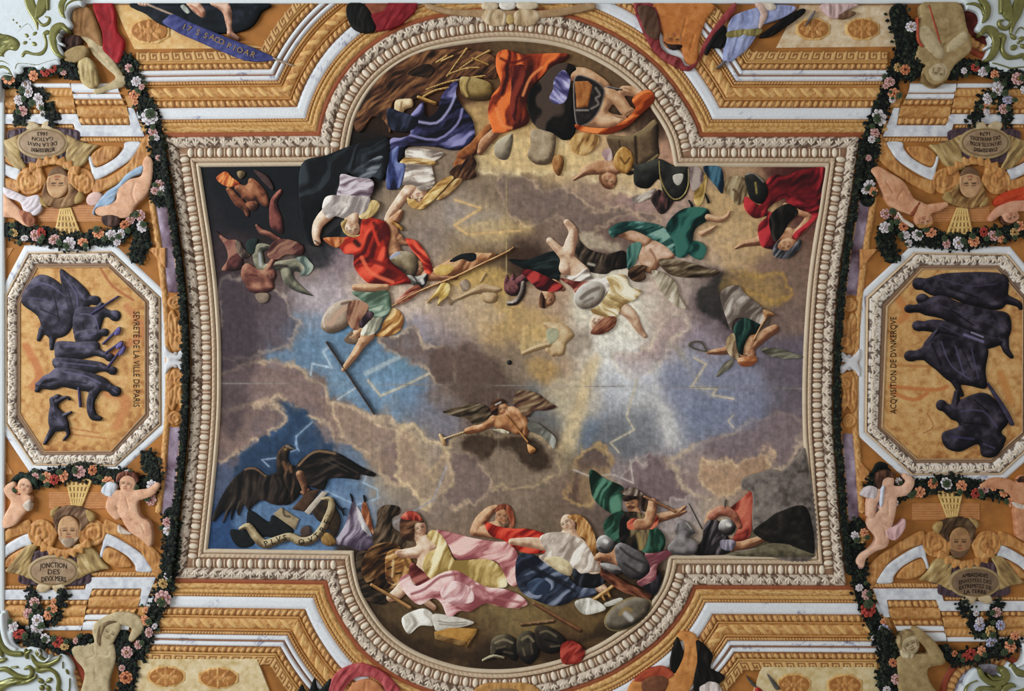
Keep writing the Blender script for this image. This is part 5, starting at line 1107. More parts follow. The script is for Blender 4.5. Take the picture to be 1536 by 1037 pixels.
# masks above the cartouches
def mask(q, label, parts):
    thingfig('mask', label, 'mask', qf(q, 0, 180, kL), parts, L=3.4, dome=2.0)
hairp = 'P 330,430 300,520 310,580 380,615 450,618 540,590 575,540 540,490 490,440 480,520 420,550 350,520'
for q, lab, hr_, beard in (('TL', 'upside down smiling female mask with curled brown hair', '4a2c18 8a6440 c4a074', 0), ('TR', 'upside down pale female mask with golden brown hair', '4a2c14 946c3c cca870', 0),
                           ('BL', 'bearded old man mask looking upward', '3a2416 74543c ac8c6c', 1), ('BR', 'young horned satyr mask glancing sideways', '20140c 4a3420 84684a', 0)):
    sy = QD[q][3]
    prt = [('face', 'E 410,445,78,104,8', MASK if q != 'BR' else '5a3820 a4784c d0a878', 'sk', dict(face=(412, 440, 66, 180))), ('hair', hairp, hr_, 'hr', dict(lam=6, a=30)), ('neck', 'P 345,400 370,350 420,330 460,350 480,400 420,385', '3a2418 74543a a08060', 'sk')]
    if beard: prt.append(('beard', 'P 340,400 380,390 410,400 450,390 485,400 450,350 410,325 370,350', '6a5440 a48c74 d4c4ac', 'hr', dict(lam=5)))
    for hx_ in (('P 318,560 290,540 280,570 300,600 345,610', 'P 540,590 590,560 590,520 560,505 530,560')): prt.append(('horn' if sy < 0 else 'curl', hx_, SHELL, 'sk'))
    mask(q, lab, prt)

# ------------------------------------------------------------------ octagonal medallions
def poly_off(P, d):
    P = np.array(P, float); n = len(P); out = []
    for i in range(n):
        a, b, c = P[i - 1], P[i], P[(i + 1) % n]
        t1 = (b - a) / np.hypot(*(b - a)); t2 = (c - b) / np.hypot(*(c - b))
        n1 = np.array((t1[1], -t1[0])); n2 = np.array((t2[1], -t2[0])); m = (n1 + n2) / (1 + n1 @ n2)
        out.append(b + d * m)
    return np.array(out)
def lerp_poly(A, B, u): return A * (1 - u) + B * u
fLM = (0, 360, .347); fRM = (1216, 360, .347)
OCT = {'L': ([(31, 455), (57, 402), (163, 402), (217, 454), (217, 620), (167, 676), (68, 677), (31, 620)], [(10, 443), (44, 379), (167, 377), (241, 447), (242, 637), (173, 700), (51, 698), (10, 637)]),
       'R': ([(1332, 461), (1383, 405), (1494, 405), (1533, 450), (1532, 648), (1485, 688), (1376, 688), (1324, 641)], [(1299, 447), (1372, 379), (1510, 381), (1546, 425), (1546, 670), (1500, 712), (1368, 713), (1297, 648)])}
for side in 'LR':
    inn, out = [np.array(p, float) for p in OCT[side]]
    cx_, cy_ = inn.mean(0)
    nm = 'Paris' if side == 'L' else 'Dunkirk'
    t = thing('marble_surround', cx_, cy_, 'white marble border around the octagonal medallion of ' + nm, 'border')
    xs = (PX0, 249) if side == 'L' else (1289, PX1)
    for i in range(8):   # eight marble pieces and gold spandrels
        a, b = out[i], out[(i + 1) % 8]; A = poly_off(out, 11)
        if side == 'R': pass
        c, d = A[(i + 1) % 8], A[i]
        g = np.array([[a * (1 - u) + b * u for u in np.linspace(0, 1, 24)], [(a + d) / 2 * (1 - u) + (b + c) / 2 * u for u in np.linspace(0, 1, 24)], [d * (1 - u) + c * u for u in np.linspace(0, 1, 24)]])
        g = np.array([lerp_poly(g[0], g[2], u) for u in np.linspace(0, 1, 6)])
        if g[..., 0].max() < PX0 + 1 or g[..., 0].min() > PX1 - 1: continue
        band_grid(t, 'marble_slab', g, 'marble', C_WHITE, .8, M_GILT)
    for (sx_, sy_) in ((0, 0), (1, 0), (0, 1), (1, 1)):
        ex = xs[sx_]; ey = (372, 712)[sy_] if side == 'L' else (374, 722)[sy_]
        s1, s2 = (26 if sx_ == 0 else -26), (30 if sy_ == 0 else -30)
        if (side == 'L' and sx_ == 0) or (side == 'R' and sx_ == 1): s1 *= .5; s2 *= .7
        patch('gold_spandrel', 'Q %g,%g %g,%g %g,%g' % (ex, ey, ex + s1, ey, ex, ey + s2), '8a4818 c88848 e8b878', 'gd', L=.3, parent=t, clip=PCLIP, mat=M_GILT, k=.5)
    t = thing('octagonal_medallion', cx_, cy_, 'octagonal medallion lettered ' + ('SEVRETÉ DE LA VILLE DE PARIS' if side == 'L' else 'ACQVISITION DE DVNKERQVE'), 'medallion')
    def ring(u0, u1, kind, cols, h, rows, name, step=1.6):
        g = []
        ns = [max(3, int(np.hypot(*(out[(i + 1) % 8] - out[i])) / step)) for i in range(8)]
        for u in np.linspace(u0, u1, rows):
            P = lerp_poly(out, inn, u)
            g.append(np.vstack([np.linspace(P[i], P[(i + 1) % 8], ns[i], endpoint=False) for i in range(8)] + [P[:1]]))
        return band_grid(t, name, np.array(g), kind, cols, h, M_STUCCO)
    ring(0, .1, 'plain', '8a5c38 d0b088 f4e8d4', 3.0, 4, 'outer_fillet')
    ring(.1, .72, 'lace', '4a3830 cdbcaa faf6ee', 2.6, 12, 'leaf_bed')
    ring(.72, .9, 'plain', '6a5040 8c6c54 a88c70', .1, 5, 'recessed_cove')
    ring(.9, 1.02, 'plain', '7a5034 b08c64 dcc49c', 1.8, 4, 'inner_fillet')
    for i in range(8):
        P = lerp_poly(out, inn, .4); a, b = P[i], P[(i + 1) % 8]; n = max(1, int(np.hypot(*(b - a)) / 9.5))
        for j in range(n):
            p = a + (b - a) * (j + .5) / n
            if not PX0 + 3 < p[0] < PX1 - 3: continue
            o = link('leaf', leaf_me, None, W(p[0], p[1], 3.6), t)
            o.rotation_euler = (0, 0, math.atan2(b[1] - a[1], b[0] - a[0]) + math.pi / 2 + (.5 if j % 2 else -.5))
    cv = patch('ochre_canvas', 'Q ' + ' '.join('%g,%g' % tuple(p) for p in inn), '9a5c2c cc9858 deb476', 'rk', L=.6, parent=t, dome=.1, k=.5, paint=True,
               marks=[("190,460 215,500 170,530", 5, 'c07848'), ("160,590 190,600 175,640", 7, 'c47c48'), ("40,520 60,560 50,580", 6, 'c07040'), ("150,400 170,430 200,450", 2, 'a85c34'), ("90,640 150,650", 1, 'b06838'), ("95,650 160,658", 1, 'b06838')] if side == 'L' else
               [("1340,440 1360,470 1350,480", 6, 'c87c40'), ("1335,580 1400,585 1420,580", 3, 'c47038'), ("1340,590 1370,600 1390,590", 3, 'c47038'), ("1500,560 1515,600", 6, 'c48040'), ("1390,620 1400,640 1385,650", 1, 'a86838'), ("1340,548 1400,550", 2, 'b87840')])
    BR_ = '0a0810 2a2632 6a6478'; BR2 = '06050a 1e1a22 504858'
    if side == 'L':
        grp = [('painted_horse', 'dark violet horse with rider at the back of the crowd', 'P 95,270 125,190 180,150 250,180 310,250 320,350 290,410 230,425 190,400 165,330; S 185,390,16 170,430,9; S 230,410,16 225,470,8', [("130,210 200,190 280,240", 5, '5c5878'), ("120,250 200,260 290,300", 5, '504c6c'), ("180,300 250,330", 6, '08070c'), ("160,180 230,200", 5, '6a6688'), ("240,250 260,350", 6, '08070c')]),
               ('painted_rider', 'cloaked rider bending over the horse', 'P 262,128 300,150 340,180 390,240 370,320 310,320 275,220; E 412,262,24,20,0; S 370,260,20 410,262,16', [("280,160 330,230 340,300", 6, '605c7e'), ("320,190 370,260", 5, '5a5676'), ("300,220 320,300", 5, '0a080e')]),
               ('painted_soldier', 'bronze soldier thrusting a spear', 'P 330,300 400,290 460,300 450,340 420,420 360,450 320,400; E 500,328,24,24,0; S 440,310,18 500,328,14; S 400,330,16 440,280,10', [("350,320 410,330 430,390", 6, '64607f'), ("360,360 380,430", 6, '0a080e'), ("490,320 510,335", 5, '5a5676')]),
               ('painted_soldier', 'bronze halberdier in the upper row', 'P 330,400 420,385 440,420 400,450 340,450; E 455,400,17,17,0; S 420,405,14 455,400,10', [("350,420 420,405", 5, '5c5878')]),
               ('painted_soldier', 'bronze halberdier in the middle row', 'P 250,440 330,440 420,440 430,480 380,510 260,520 240,480; E 476,508,18,18,0; S 410,480,18 470,505,11', [("280,460 400,460", 6, '5c5878'), ("270,500 360,490", 6, '0a080e')]),
               ('painted_soldier', 'bronze halberdier in the lower row', 'P 240,510 340,515 440,530 450,560 380,580 250,560; E 490,566,18,18,0; S 430,548,16 485,565,11', [("270,530 420,545", 6, '5c5878')]),
               ('painted_runner', 'striding bronze man with arm raised', 'P 225,575 260,550 340,560 440,590 470,620 440,650 380,655 300,640 240,620; S 270,590,26 200,605,18 165,650,10; S 280,600,26 230,630,18 170,625,12; E 502,655,24,22,0; S 440,620,24 500,652,15; S 420,640,22 395,700,16 405,760,16 435,772,9', [("280,570 380,590 440,620", 7, '64607f'), ("300,610 380,620", 5, '08070c'), ("405,680 400,740", 4, '5c5878'), ("490,645 510,660", 5, '64607f')]),
               ('painted_horseman', 'small bronze rider on a galloping horse', 'P 225,720 270,740 300,790 290,820 240,825 215,790; S 280,800,12 300,835,7 280,865,4; S 235,815,14 215,850,10 198,880,6; S 240,730,16 232,690,13; E 252,680,13,13,0; S 250,700,12 290,680,6 305,690,4; S 280,760,10 310,745,5', [("240,760 280,800", 5, '5c5878'), ("235,700 240,740", 4, '5c5878')])]
        for n_, l_, p_, mk in grp:
            figure(t, n_, l_, fLM, [('x', p_, BR_, 'sk', dict(marks=[(m[0], m[1] * .45, m[2]) for m in mk], lam=8, a=25))], L=1.0 + .35 * grp.index((n_, l_, p_, mk)), base=.9, g=1.0)
        for p_ in ('S 400,320,4 515,245,3', 'S 450,450,4 520,380,4', 'S 460,490,4 530,440,4', 'S 470,550,4 540,460,4', 'S 345,640,4 352,720,4'):
            patch('halberd', p_, '1c1828 48426a 6a648c', 'pl', L=4.2, parent=t, fr=fLM, base=.9)
        for p_ in ('P 505,390 525,378 520,405 500,412', 'P 512,452 535,440 528,462 508,470', 'P 525,478 545,458 540,485 520,500'):
            patch('halberd_blade', p_, '2c2848 6a60a0 8c84b8', 'pl', L=4.4, parent=t, fr=fLM, base=.9)
        text_mesh('inscription', 'SEVRETÉ DE LA VILLE DE PARIS', 204.5, 539, 13.2, 90, '1c140f', 1.5, t, stretch=.80)
    else:
        grp = [('painted_woman', 'dark draped figure at the back of the huddle', 'P 470,200 520,160 620,142 830,148 850,230 820,300 700,290 600,250 520,240; E 465,190,27,27,0; S 480,190,22 540,190,26; S 820,250,22 890,275,14 905,295,9', [("560,170 680,200 800,190", 6, '443f56'), ("600,210 720,250", 6, '050408'), ("640,160 700,230", 5, '3c384c'), ("455,180 475,195", 6, '3c384c')]),
               ('painted_woman', 'dark draped figure in the middle of the huddle', 'P 470,270 560,240 640,270 760,300 850,320 862,400 820,440 740,420 640,380 560,340 480,320; E 425,298,22,18,0; S 430,298,14 490,295,22; E 480,255,26,22,0', [("540,280 660,320 780,350", 6, '403c50'), ("600,300 700,370", 6, '050408'), ("780,340 830,400", 6, '3c384c')]),
               ('painted_woman', 'dark draped figure leaning forward with lilac sash', 'P 500,350 580,350 680,390 800,420 840,440 770,470 700,470 600,430 520,395; E 462,372,25,22,0; S 470,372,20 530,375,24; S 830,400,24 840,470,15 865,505,9', [("560,370 660,420", 6, '443f56'), ("660,410 740,440", 13, '8078a0'), ("690,400 740,420", 8, 'a49cbc')]),
               ('painted_man', 'robed man stepping forward with hand held out', 'P 480,470 510,430 560,405 700,440 762,470 752,560 755,640 690,632 600,612 540,562 490,520; E 430,502,28,24,0; S 440,502,18 500,490,30; S 505,450,16 545,390,9; S 620,610,16 650,670,9', [("560,440 600,540 680,600", 6, '5c5876'), ("620,460 660,590", 6, '5a5676'), ("690,470 720,600", 6, '50506c'), ("520,450 560,540", 6, '06050a'), ("640,450 690,560", 5, '06050a')]),
               ('painted_kneeler', 'kneeling figure in dark violet robe', 'P 590,740 650,690 740,660 800,700 850,780 820,830 840,862 800,932 740,935 720,882 640,915 580,895 568,835 640,802; E 562,715,22,24,0; S 570,720,16 620,750,30; S 620,730,18 630,660,12', [("640,740 740,740 800,810", 7, '4c4868'), ("600,850 700,860", 9, '3c3860'), ("700,690 760,740", 6, '050408'), ("740,880 790,900", 7, '4c4868'), ("660,790 760,800", 6, '050408')])]
        for n_, l_, p_, mk in grp:
            figure(t, n_, l_, fRM, [('x', p_, BR2, 'sk', dict(marks=[(m[0], m[1] * .45, m[2]) for m in mk], lam=8, a=25))], L=1.0 + .35 * grp.index((n_, l_, p_, mk)), base=.9, g=1.0)
        patch('staff', 'S 760,620,4 830,730,10 865,795,8', '14101a 3c364a 5c5670', 'pl', L=4.2, parent=t, fr=fRM, base=.9)
        text_mesh('inscription', 'ACQVISITION DE DVNKERQVE', 1340, 548, 13.2, -90, '1c120c', 1.5, t, stretch=.80)

# gilded scrolls and white bracket beside each medallion
fZ = (230, 420, .2315)
for side in 'LR':
    fz = fZ if side == 'L' else (1537 - 230, 424, -.2315, .2315)
    nm = 'Paris' if side == 'L' else 'Dunkirk'
    for up in (1, 0):
        ff = fz if up else (fz[0], fz[1] + 1040 * abs(fz[2]), fz[2], -abs(fz[2]))
        t = thing('gilded_scroll', ff[0] + 150 * ff[2], ff[1] + 280 * ff[-1], 'gilded acanthus scroll %s the white bracket by the medallion of %s' % (('whose volute curls above', 'whose volute curls below')[1 - up], nm), 'scroll')
        patch('leaf_stem', 'P 100,225 130,195 160,240 185,200 205,260 190,330 215,420 190,450 130,460 105,400 95,300', GCOL, 'gd', L=1.2, parent=t, fr=ff, mat=M_GILT, dome=2, marks=[("120,230 140,300 130,420", 7, '7a4014'), ("185,215 160,300 170,340", 7, '6a3c1c'), ("110,320 150,370", 6, '8a4c1c')])
        patch('volute', 'E 142,145,48,46,0', GCOL, 'gd', L=1.4, parent=t, fr=ff, mat=M_GILT, dome=2, marks=[("142,150 155,140 140,128 122,145 140,172 172,160 175,120 140,105", 5, '7a4014')])
        patch('rosette', 'E 175,385,36,36,0', GCOL, 'gd', L=2.4, parent=t, fr=ff, mat=M_GILT, dome=1.5, marks=[("175,385 188,378 172,368 160,388 178,405 200,390", 5, '7a4014')])
    t = thing('white_bracket', fz[0] + 150 * fz[2], fz[1] + 520 * fz[-1], 'white stucco bracket between two gilded scrolls by the medallion of ' + nm, 'bracket')
    patch('bracket_body', 'P 80,430 110,465 150,480 190,450 212,470 205,510 160,520 205,540 212,575 190,590 150,560 110,575 82,610 75,560 90,520 75,480', '8c8890 d0ced0 f2f2f0', 'sk', L=2.6, parent=t, fr=fz, mat=M_STUCCO, dome=2)
    for yy in (480, 560): patch('scroll_eye', 'E 150,%d,12,12,0' % (yy - 2), '6a6060 a8a0a0 d0ccc8', 'sk', L=5, parent=t, fr=fz, mat=M_STUCCO)

# ------------------------------------------------------------------ coffered panels of the corners
def coffer(parent, x, y, rx, ry):
    o8 = [(x + rx * math.cos(a), y + ry * math.sin(a)) for a in [math.pi / 8 + i * math.pi / 4 for i in range(8)]]
    b = patch('coffer', 'Q ' + ' '.join('%g,%g' % p for p in o8), 'a06428 d8a860 f4dca8', 'gd', L=1.0, parent=parent, mat=M_GILT, dome=.8, k=.5, R=3)
    patch('coffer_bed', 'E %g,%g,%g,%g,0' % (x, y, rx * .8, ry * .78), '74380f a86828 cc9450', 'pl', L=2.0, parent=b, mat=M_GILT, dome=.2)
    for i in range(8):
        a = i * math.pi / 4
        patch('petal', 'E %g,%g,%g,%g,%g' % (x + rx * .46 * math.cos(a), y + ry * .46 * math.sin(a), rx * .24, ry * .2, math.degrees(a)), GCOL, 'gd', L=2.4, parent=b, mat=M_GILT, dome=1.2, g=1.2)
    patch('rosette_centre', 'E %g,%g,%g,%g,0' % (x, y, rx * .24, ry * .26), GCOL, 'gd', L=3.0, parent=b, mat=M_GILT, dome=1.2, g=1.2)
for lab, poly, cof, w_ in (('cream coffered panel with one rosette beside the blue banner', 'Q 172,8 260,8 330,60 398,72 202,74 190,50', [(225, 47, 33, 21)], 'c89048 dcb06c ecd09c'),
                          ('cream coffered panel with rosettes beside the stone herm with red strap', 'Q 1200,8 1345,8 1345,70 1164,72 1180,40', [(1219, 44, 28, 18), (1293, 44, 28, 18)], 'b88c5c d4b890 ecdcc0'),
                          ('cream coffered panel with rosettes beside the stone youth with arm over head', 'Q 208,988 386,988 412,1054 200,1054', [(251, 1014, 31, 17), (329, 1016, 33, 17)], 'b89858 d8c090 ecdcb8'),
                          ('cream coffered panel with rosettes and spear points beside the stone bearded herm', 'Q 1142,1000 1312,1000 1322,1054 1124,1054', [(1190, 1026, 28, 18), (1266, 1027, 29, 18)], 'b89858 d4bc88 e8d8b0')):
    pp = [nums(a) for a in poly.split()[1:]]
    t = thing('coffered_panel', sum(p[0] for p in pp) / len(pp), sum(p[1] for p in pp) / len(pp), lab, 'panel')
    patch('panel_field', poly, w_, 'rk', L=.3, parent=t, clip=PCLIP, mat=M_GILT, dome=.2, k=.5)
    for c in cof: coffer(t, *c)

# ------------------------------------------------------------------ round medallion frames in the corners
for (cx_, cy_, r, lab) in ((44, 1046, 92, 'red and gold round frame behind the stucco by the stone youth'), (1481, 1046, 72, 'red and gold round frame behind the stucco by the bearded stone herm'), (1496, 16, 76, 'red and gold round frame behind the stucco by the herm with red strap')):
    t = thing('round_frame', cx_, cy_, lab, 'frame')
    def circ(a, b, n=150): return np.array([[(cx_ + rr * math.cos(u), cy_ + rr * math.sin(u)) for u in np.linspace(0, 6.2832, n)] for rr in np.linspace(a, b, 7)])
    band_grid(t, 'red_band', circ(r, r - 9), 'plain', '5a1a0c 94381c c87048', 1.4, M_GILT)
    band_grid(t, 'egg_band', circ(r - 9, r - 22), 'egg', GCOL, 1.6, M_GILT)
    patch('disc', 'E %g,%g,%g,%g,0' % (cx_, cy_, r - 22, r - 22), '4a3438 9a98a8 c4c4cc' if cy_ > 500 else '2c0c0a 5a1c14 7a3428', 'rk', L=.3, parent=t, clip=PCLIP, dome=.2)
# ------------------------------------------------------------------ painted sculptures and figures around the edge
TLc = (0, 0, .2083); TRc = (1216, 0, .2083); BLc = (0, 821, .2083); BRc = (1216, 821, .2083)
LT = (0, 180, .2148); LB = (0, 690, .2148); RT = (1216, 180, .2122); RB = (1216, 690, .2122)
fT = (170, 0, .1823); fU = (930, 0, .306); fV = (300, 800, .3047); fW = (768, 800, .3047); fX = (500, 0, .2995); fY = (400, 930, .4818)
STN = '4a3820 a08658 d8c498'; STN2 = '5c4c34 b8a47c ece0c0'
def tf(name, label, cat, fr, parts, L=3.5, **kw):
    kw.setdefault('dome', 2.2); kw.setdefault('R', 9)
    return thingfig(name, label, cat, fr, parts, L=L, clip=PCLIP, **kw)
# ------------------------------------------------------------------ garlands: flowers one by one, foliage as a mass
def flower_mesh(name, cols, rings=((8, .72, .34, 0.0), (6, .40, .28, 1.1)), core='c89038'):
    v = []; c = []; tr = []
    for n, rad, pr, hh in rings:
        for i in range(n):
            an = 6.2832 * i / n + hh; b = len(v); cx, cy = rad * math.cos(an), rad * math.sin(an)
            v.append((cx, cy, -(.35 + hh * .35))); c.append(ramp(cols, np.array(.55 + .3 * (i % 2))))
            for j in range(6):
                q = 6.2832 * j / 6
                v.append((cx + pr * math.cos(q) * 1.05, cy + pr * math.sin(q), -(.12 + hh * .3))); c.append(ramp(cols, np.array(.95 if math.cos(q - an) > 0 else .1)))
            tr += [(b, b + 1 + (j + 1) % 6, b + 1 + j) for j in range(6)]
    b = len(v); v.append((0, 0, -.95)); c.append(hx(core))
    for j in range(6): v.append((.2 * math.cos(j * 1.0472), .2 * math.sin(j * 1.0472), -.7)); c.append(hx(core) * .6)
    tr += [(b, b + 1 + (j + 1) % 6, b + 1 + j) for j in range(6)]
    me = mk_mesh(name, np.array(v) * S, np.array(tr), np.array(c), False); me.materials.append(M_LEAF)
    return me
RO = ((7, .74, .36, 0.0), (6, .5, .3, .6), (4, .24, .22, 1.4))
FLW = dict(R=flower_mesh('flower', '542226 a06060 dcb0a6', RO, '8a3030'), W=flower_mesh('flower', '544850 a89a9e e2dadc', RO, 'c8a0a0'), O=flower_mesh('flower', '6a2410 bc6038 e8a478', RO, '7a2810'), G=flower_mesh('flower', '0c140e 24301f 4c5c3c', RO, '3a4428'),
           w=flower_mesh('flower', '5a4a54 b0a4aa e4dee0'), p=flower_mesh('flower', '54242a a06464 dcb4ac'), o=flower_mesh('flower', '541c0a a4502c d88c60', core='5a1c0c'), r=flower_mesh('flower', '3c0a0a 8c241e c04c3c', core='3a0808'),
           y=flower_mesh('flower', '543414 a07438 d0ac70', core='6a3c10'), v=flower_mesh('flower', '3a3854 807c9e c4c2da'))
def leaves_mesh(name, pts, n, wd, seed, size=(5, 9)):
    r = random.Random(seed); P = resample(crom(pts, False, 8) if len(pts) > 2 else np.array(pts, float), step=1.0)
    v = []; c = []; tr = []
    mx, my = P.mean(0)
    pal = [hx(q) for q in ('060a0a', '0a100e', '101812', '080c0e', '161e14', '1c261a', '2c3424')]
    m0, m1 = P[0], P[-1]
    for i in range(n):
        p = P[r.randrange(len(P))]; a = r.uniform(0, 6.2832); d = wd * (r.random() ** .7)
        x, y = p[0] + d * math.cos(a), p[1] + d * math.sin(a)
        if not (PX0 + 5 < x < PX1 - 5 and PY0 + 5 < y < PY1 - 5): continue
        l = r.uniform(*size); w_ = l * r.uniform(.28, .42); an = a + r.uniform(-.9, .9); h = r.uniform(.3, 2.2) + hm_disc(x, y, 3)
        ca, sa = math.cos(an), math.sin(an); b = len(v); col = r.choice(pal)
        for u, s_, hh in ((-.5, 0, 0), (0, .5, .2), (.5, 0, 0), (0, -.5, .2), (0, 0, .9)):
            lx, ly = u * l, s_ * w_ * 2
            v.append(((x + lx * ca - ly * sa - mx) * S, (y + lx * sa + ly * ca - my) * S, -(h + hh) * S)); c.append(col)
        tr += [(b + 4, b + 1, b), (b + 4, b + 2, b + 1), (b + 4, b + 3, b + 2), (b + 4, b, b + 3)]
    return mk_mesh(name, np.array(v), np.array(tr), np.array(c), False), mx, my
gseed = [0]
def garland(label, path, n, wd, flowers, H=3.2, name='flower_garland', ground=True):
    gseed[0] += 1
    P = np.array(path); t = thing(name, P[:, 0].mean(), P[:, 1].mean(), label, 'garland')
    if ground:
        patch('leaf_bed', 'S ' + ' '.join('%g,%g,%g' % (x, y, wd * .8) for x, y in path), '0a100e 101812 18221c', 'rk', L=.4, parent=t, clip=PCLIP, dome=1.2)
    me, mx, my = leaves_mesh('foliage', path, int(n * 1.9), wd * 1.2, gseed[0])
    o = link('foliage', me, M_LEAF, W(mx, my, 0), t); o['kind'] = 'stuff'
    co = np.array([v.co[:] for v in me.vertices])
    hm_put(co[:, 0] / S + mx, co[:, 1] / S + my, -co[:, 2] / S)
    r = random.Random(gseed[0] * 7)
    for k_, x, y, rad in flowers:
        if not (PX0 + rad < x < PX1 - rad and PY0 + rad < y < PY1 - rad): continue
        z = hm_disc(x, y, rad * .7) - .3
        f = link('flower', FLW[k_], None, W(x, y, z), t); f.scale = (rad * .98, rad * r.uniform(.75, 1.0), rad * .3); f.rotation_euler = (0, 0, r.uniform(0, 6.28))
        u_, v_ = np.meshgrid(np.arange(-int(rad), int(rad) + 1), np.arange(-int(rad), int(rad) + 1)); m_ = u_ ** 2 + v_ ** 2 <= (rad * .9) ** 2
        hm_put(x + u_[m_], y + v_[m_], z + rad * .24)
SIDE = [('p', 196, 104, 7), ('w', 207, 124, 8), ('y', 204, 144, 9), ('p', 216, 133, 5), ('o', 205, 155, 5), ('w', 227, 177, 13), ('p', 232, 200, 8), ('w', 237, 208, 6), ('p', 240, 238, 5), ('p', 241, 279, 9), ('w', 246, 288, 7), ('p', 236, 288, 7)]
HANG = [('w', 42, 128, 10), ('w', 46, 140, 9), ('v', 31, 152, 8), ('v', 60, 150, 9), ('w', 64, 160, 7), ('p', 37, 168, 8), ('w', 66, 172, 5)]
TOPG = [('r', 73, 110, 9), ('r', 85, 106, 7), ('o', 56, 117, 8), ('r', 19, 121, 10), ('r', 10, 135, 8), ('p', 100, 112, 5)]
FEST = [('y', 24, 350, 7), ('o', 14, 338, 8), ('p', 56, 354, 9), ('r', 66, 350, 8), ('w', 40, 358, 6), ('p', 84, 360, 9), ('w', 107, 366, 10), ('o', 127, 364, 8), ('o', 150, 351, 9), ('w', 169, 353, 9), ('w', 184, 352, 8), ('p', 198, 330, 8), ('p', 212, 324, 9), ('w', 215, 341, 9), ('o', 190, 338, 8), ('v', 178, 364, 6)]
def qflow(q, L_, r):
    out = []
    for k_, x, y, rad in L_:
        X_, Y_ = qp(q, x, y); kk = k_ if r.random() < .6 or q == 'TL' else r.choice('wpoprwyv'); kk = kk if r.random() < .45 else dict(w='W', p='R', o='O', r='O', y='O', v='W')[kk]; out.append((kk, X_ + r.uniform(-3, 3) * (q != 'TL'), Y_ + r.uniform(-3, 3) * (q != 'TL'), rad * .98)); out.append(('G', X_ + r.uniform(-9, 9), Y_ + r.uniform(-9, 9), rad * .6))
    return out
for q in ('TL', 'TR', 'BL', 'BR'):
    r = random.Random(ord(q[0]) * 3 + ord(q[1])); nr = NEAR[q] + ' cartouche'
    mp = lambda L_: [qp(q, a, b) for a, b in L_]
    garland('flower garland falling down the cornice edge by the ' + nr, mp([(192, 92), (200, 112), (208, 135), (220, 160), (228, 180), (236, 205), (240, 240), (243, 275), (240, 300)]), 330, 13, qflow(q, SIDE, r), H=5.2)
    garland('pair of flower strands hanging above the ' + nr, mp([(22, 122), (40, 130), (34, 160), (32, 186), (44, 150), (62, 142), (74, 165), (86, 186)]), 230, 9, qflow(q, HANG, r), H=5.2, ground=False)
    garland('flower spray spreading from the white stucco towards the ' + nr, mp([(8, 126), (30, 114), (60, 108), (95, 102), (115, 112)]), 200, 11, qflow(q, TOPG, r), H=4.2)
    garland('fruit and flower festoon around the basket by the ' + nr, mp([(10, 345), (40, 352), (70, 356), (105, 364), (140, 358), (175, 354), (205, 338), (216, 360), (205, 385)]), 420, 13, qflow(q, FEST, r), H=4.2)
# strands beside the lower and upper herms
garland('flower strand with iris leaves beside the stone youth', [(186, 955), (190, 985), (196, 1010), (188, 1040)], 200, 13, [('p', 194, 976, 9), ('o', 192, 1014, 10), ('p', 186, 1000, 5)], H=4.0)
garland('flower strand with dark leaves beside the bearded stone herm', [(1322, 950), (1330, 985), (1326, 1015), (1330, 1045)], 200, 13, [('p', 1340, 1015, 9), ('o', 1334, 990, 7), ('w', 1325, 1030, 6)], H=4.0)
garland('thick dark leaf strand beside the herm with red strap', [(1345, 20), (1352, 50), (1358, 80), (1366, 110)], 260, 15, [('p', 1328, 15, 9), ('w', 1362, 44, 9), ('o', 1353, 108, 8), ('p', 1331, 125, 8)], H=4.0)

# dark leaves down both frame sides, also imitating the shadow band there
for i, lab in ((7, 'narrow strip of black green leaves and shade beside the carved frame near the medallion of Paris'), (3, 'narrow strip of black green leaves and shade beside the carved frame near the medallion of Dunkirk')):
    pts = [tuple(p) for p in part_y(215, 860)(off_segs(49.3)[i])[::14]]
    garland(lab, pts, 560, 4.4, [], name='leaf_shade_strip')
# herms
tf('stone_herm', 'upside down stone man bowed with arm hooked over his fleece', 'statue', TLc, [
    ('body', 'P 530,90 640,60 700,160 730,300 800,400 880,520 920,580 890,630 780,660 700,685 690,650 800,600 840,560 780,500 680,400 620,300 540,260', STN2, 'sk', dict(marks=[("640,320 740,420 830,530", 10, '5c4630')])),
    ('trunk', 'P 540,90 640,60 720,200 745,340 640,280 540,250', '4a2c14 94683c bc9868', 'cl', dict(lam=14)), ('face', 'P 480,400 560,350 640,350 640,420 580,460 500,460', STN, 'sk', dict(marks=[("520,400 560,390", 8, '4a3420')])),
    ('hair', 'P 450,330 480,270 580,260 600,320 520,370 460,380', '140c0a 38221c 5c4034', 'hr'), ('fleece', 'P 580,470 660,430 725,560 720,625 660,645 600,590', '5a4424 b09864 e0d0a0', 'hr', dict(lam=6)), ])
tf('red_drapery', 'crimson drapery hanging beside the bowed stone man', 'drapery', TLc, [('cloth', 'P 680,32 820,32 850,220 905,310 870,460 800,420 750,370 745,240', '4a0a12 a01c24 d0504c', 'cl', dict(a=10, lam=18))], L=4.6)
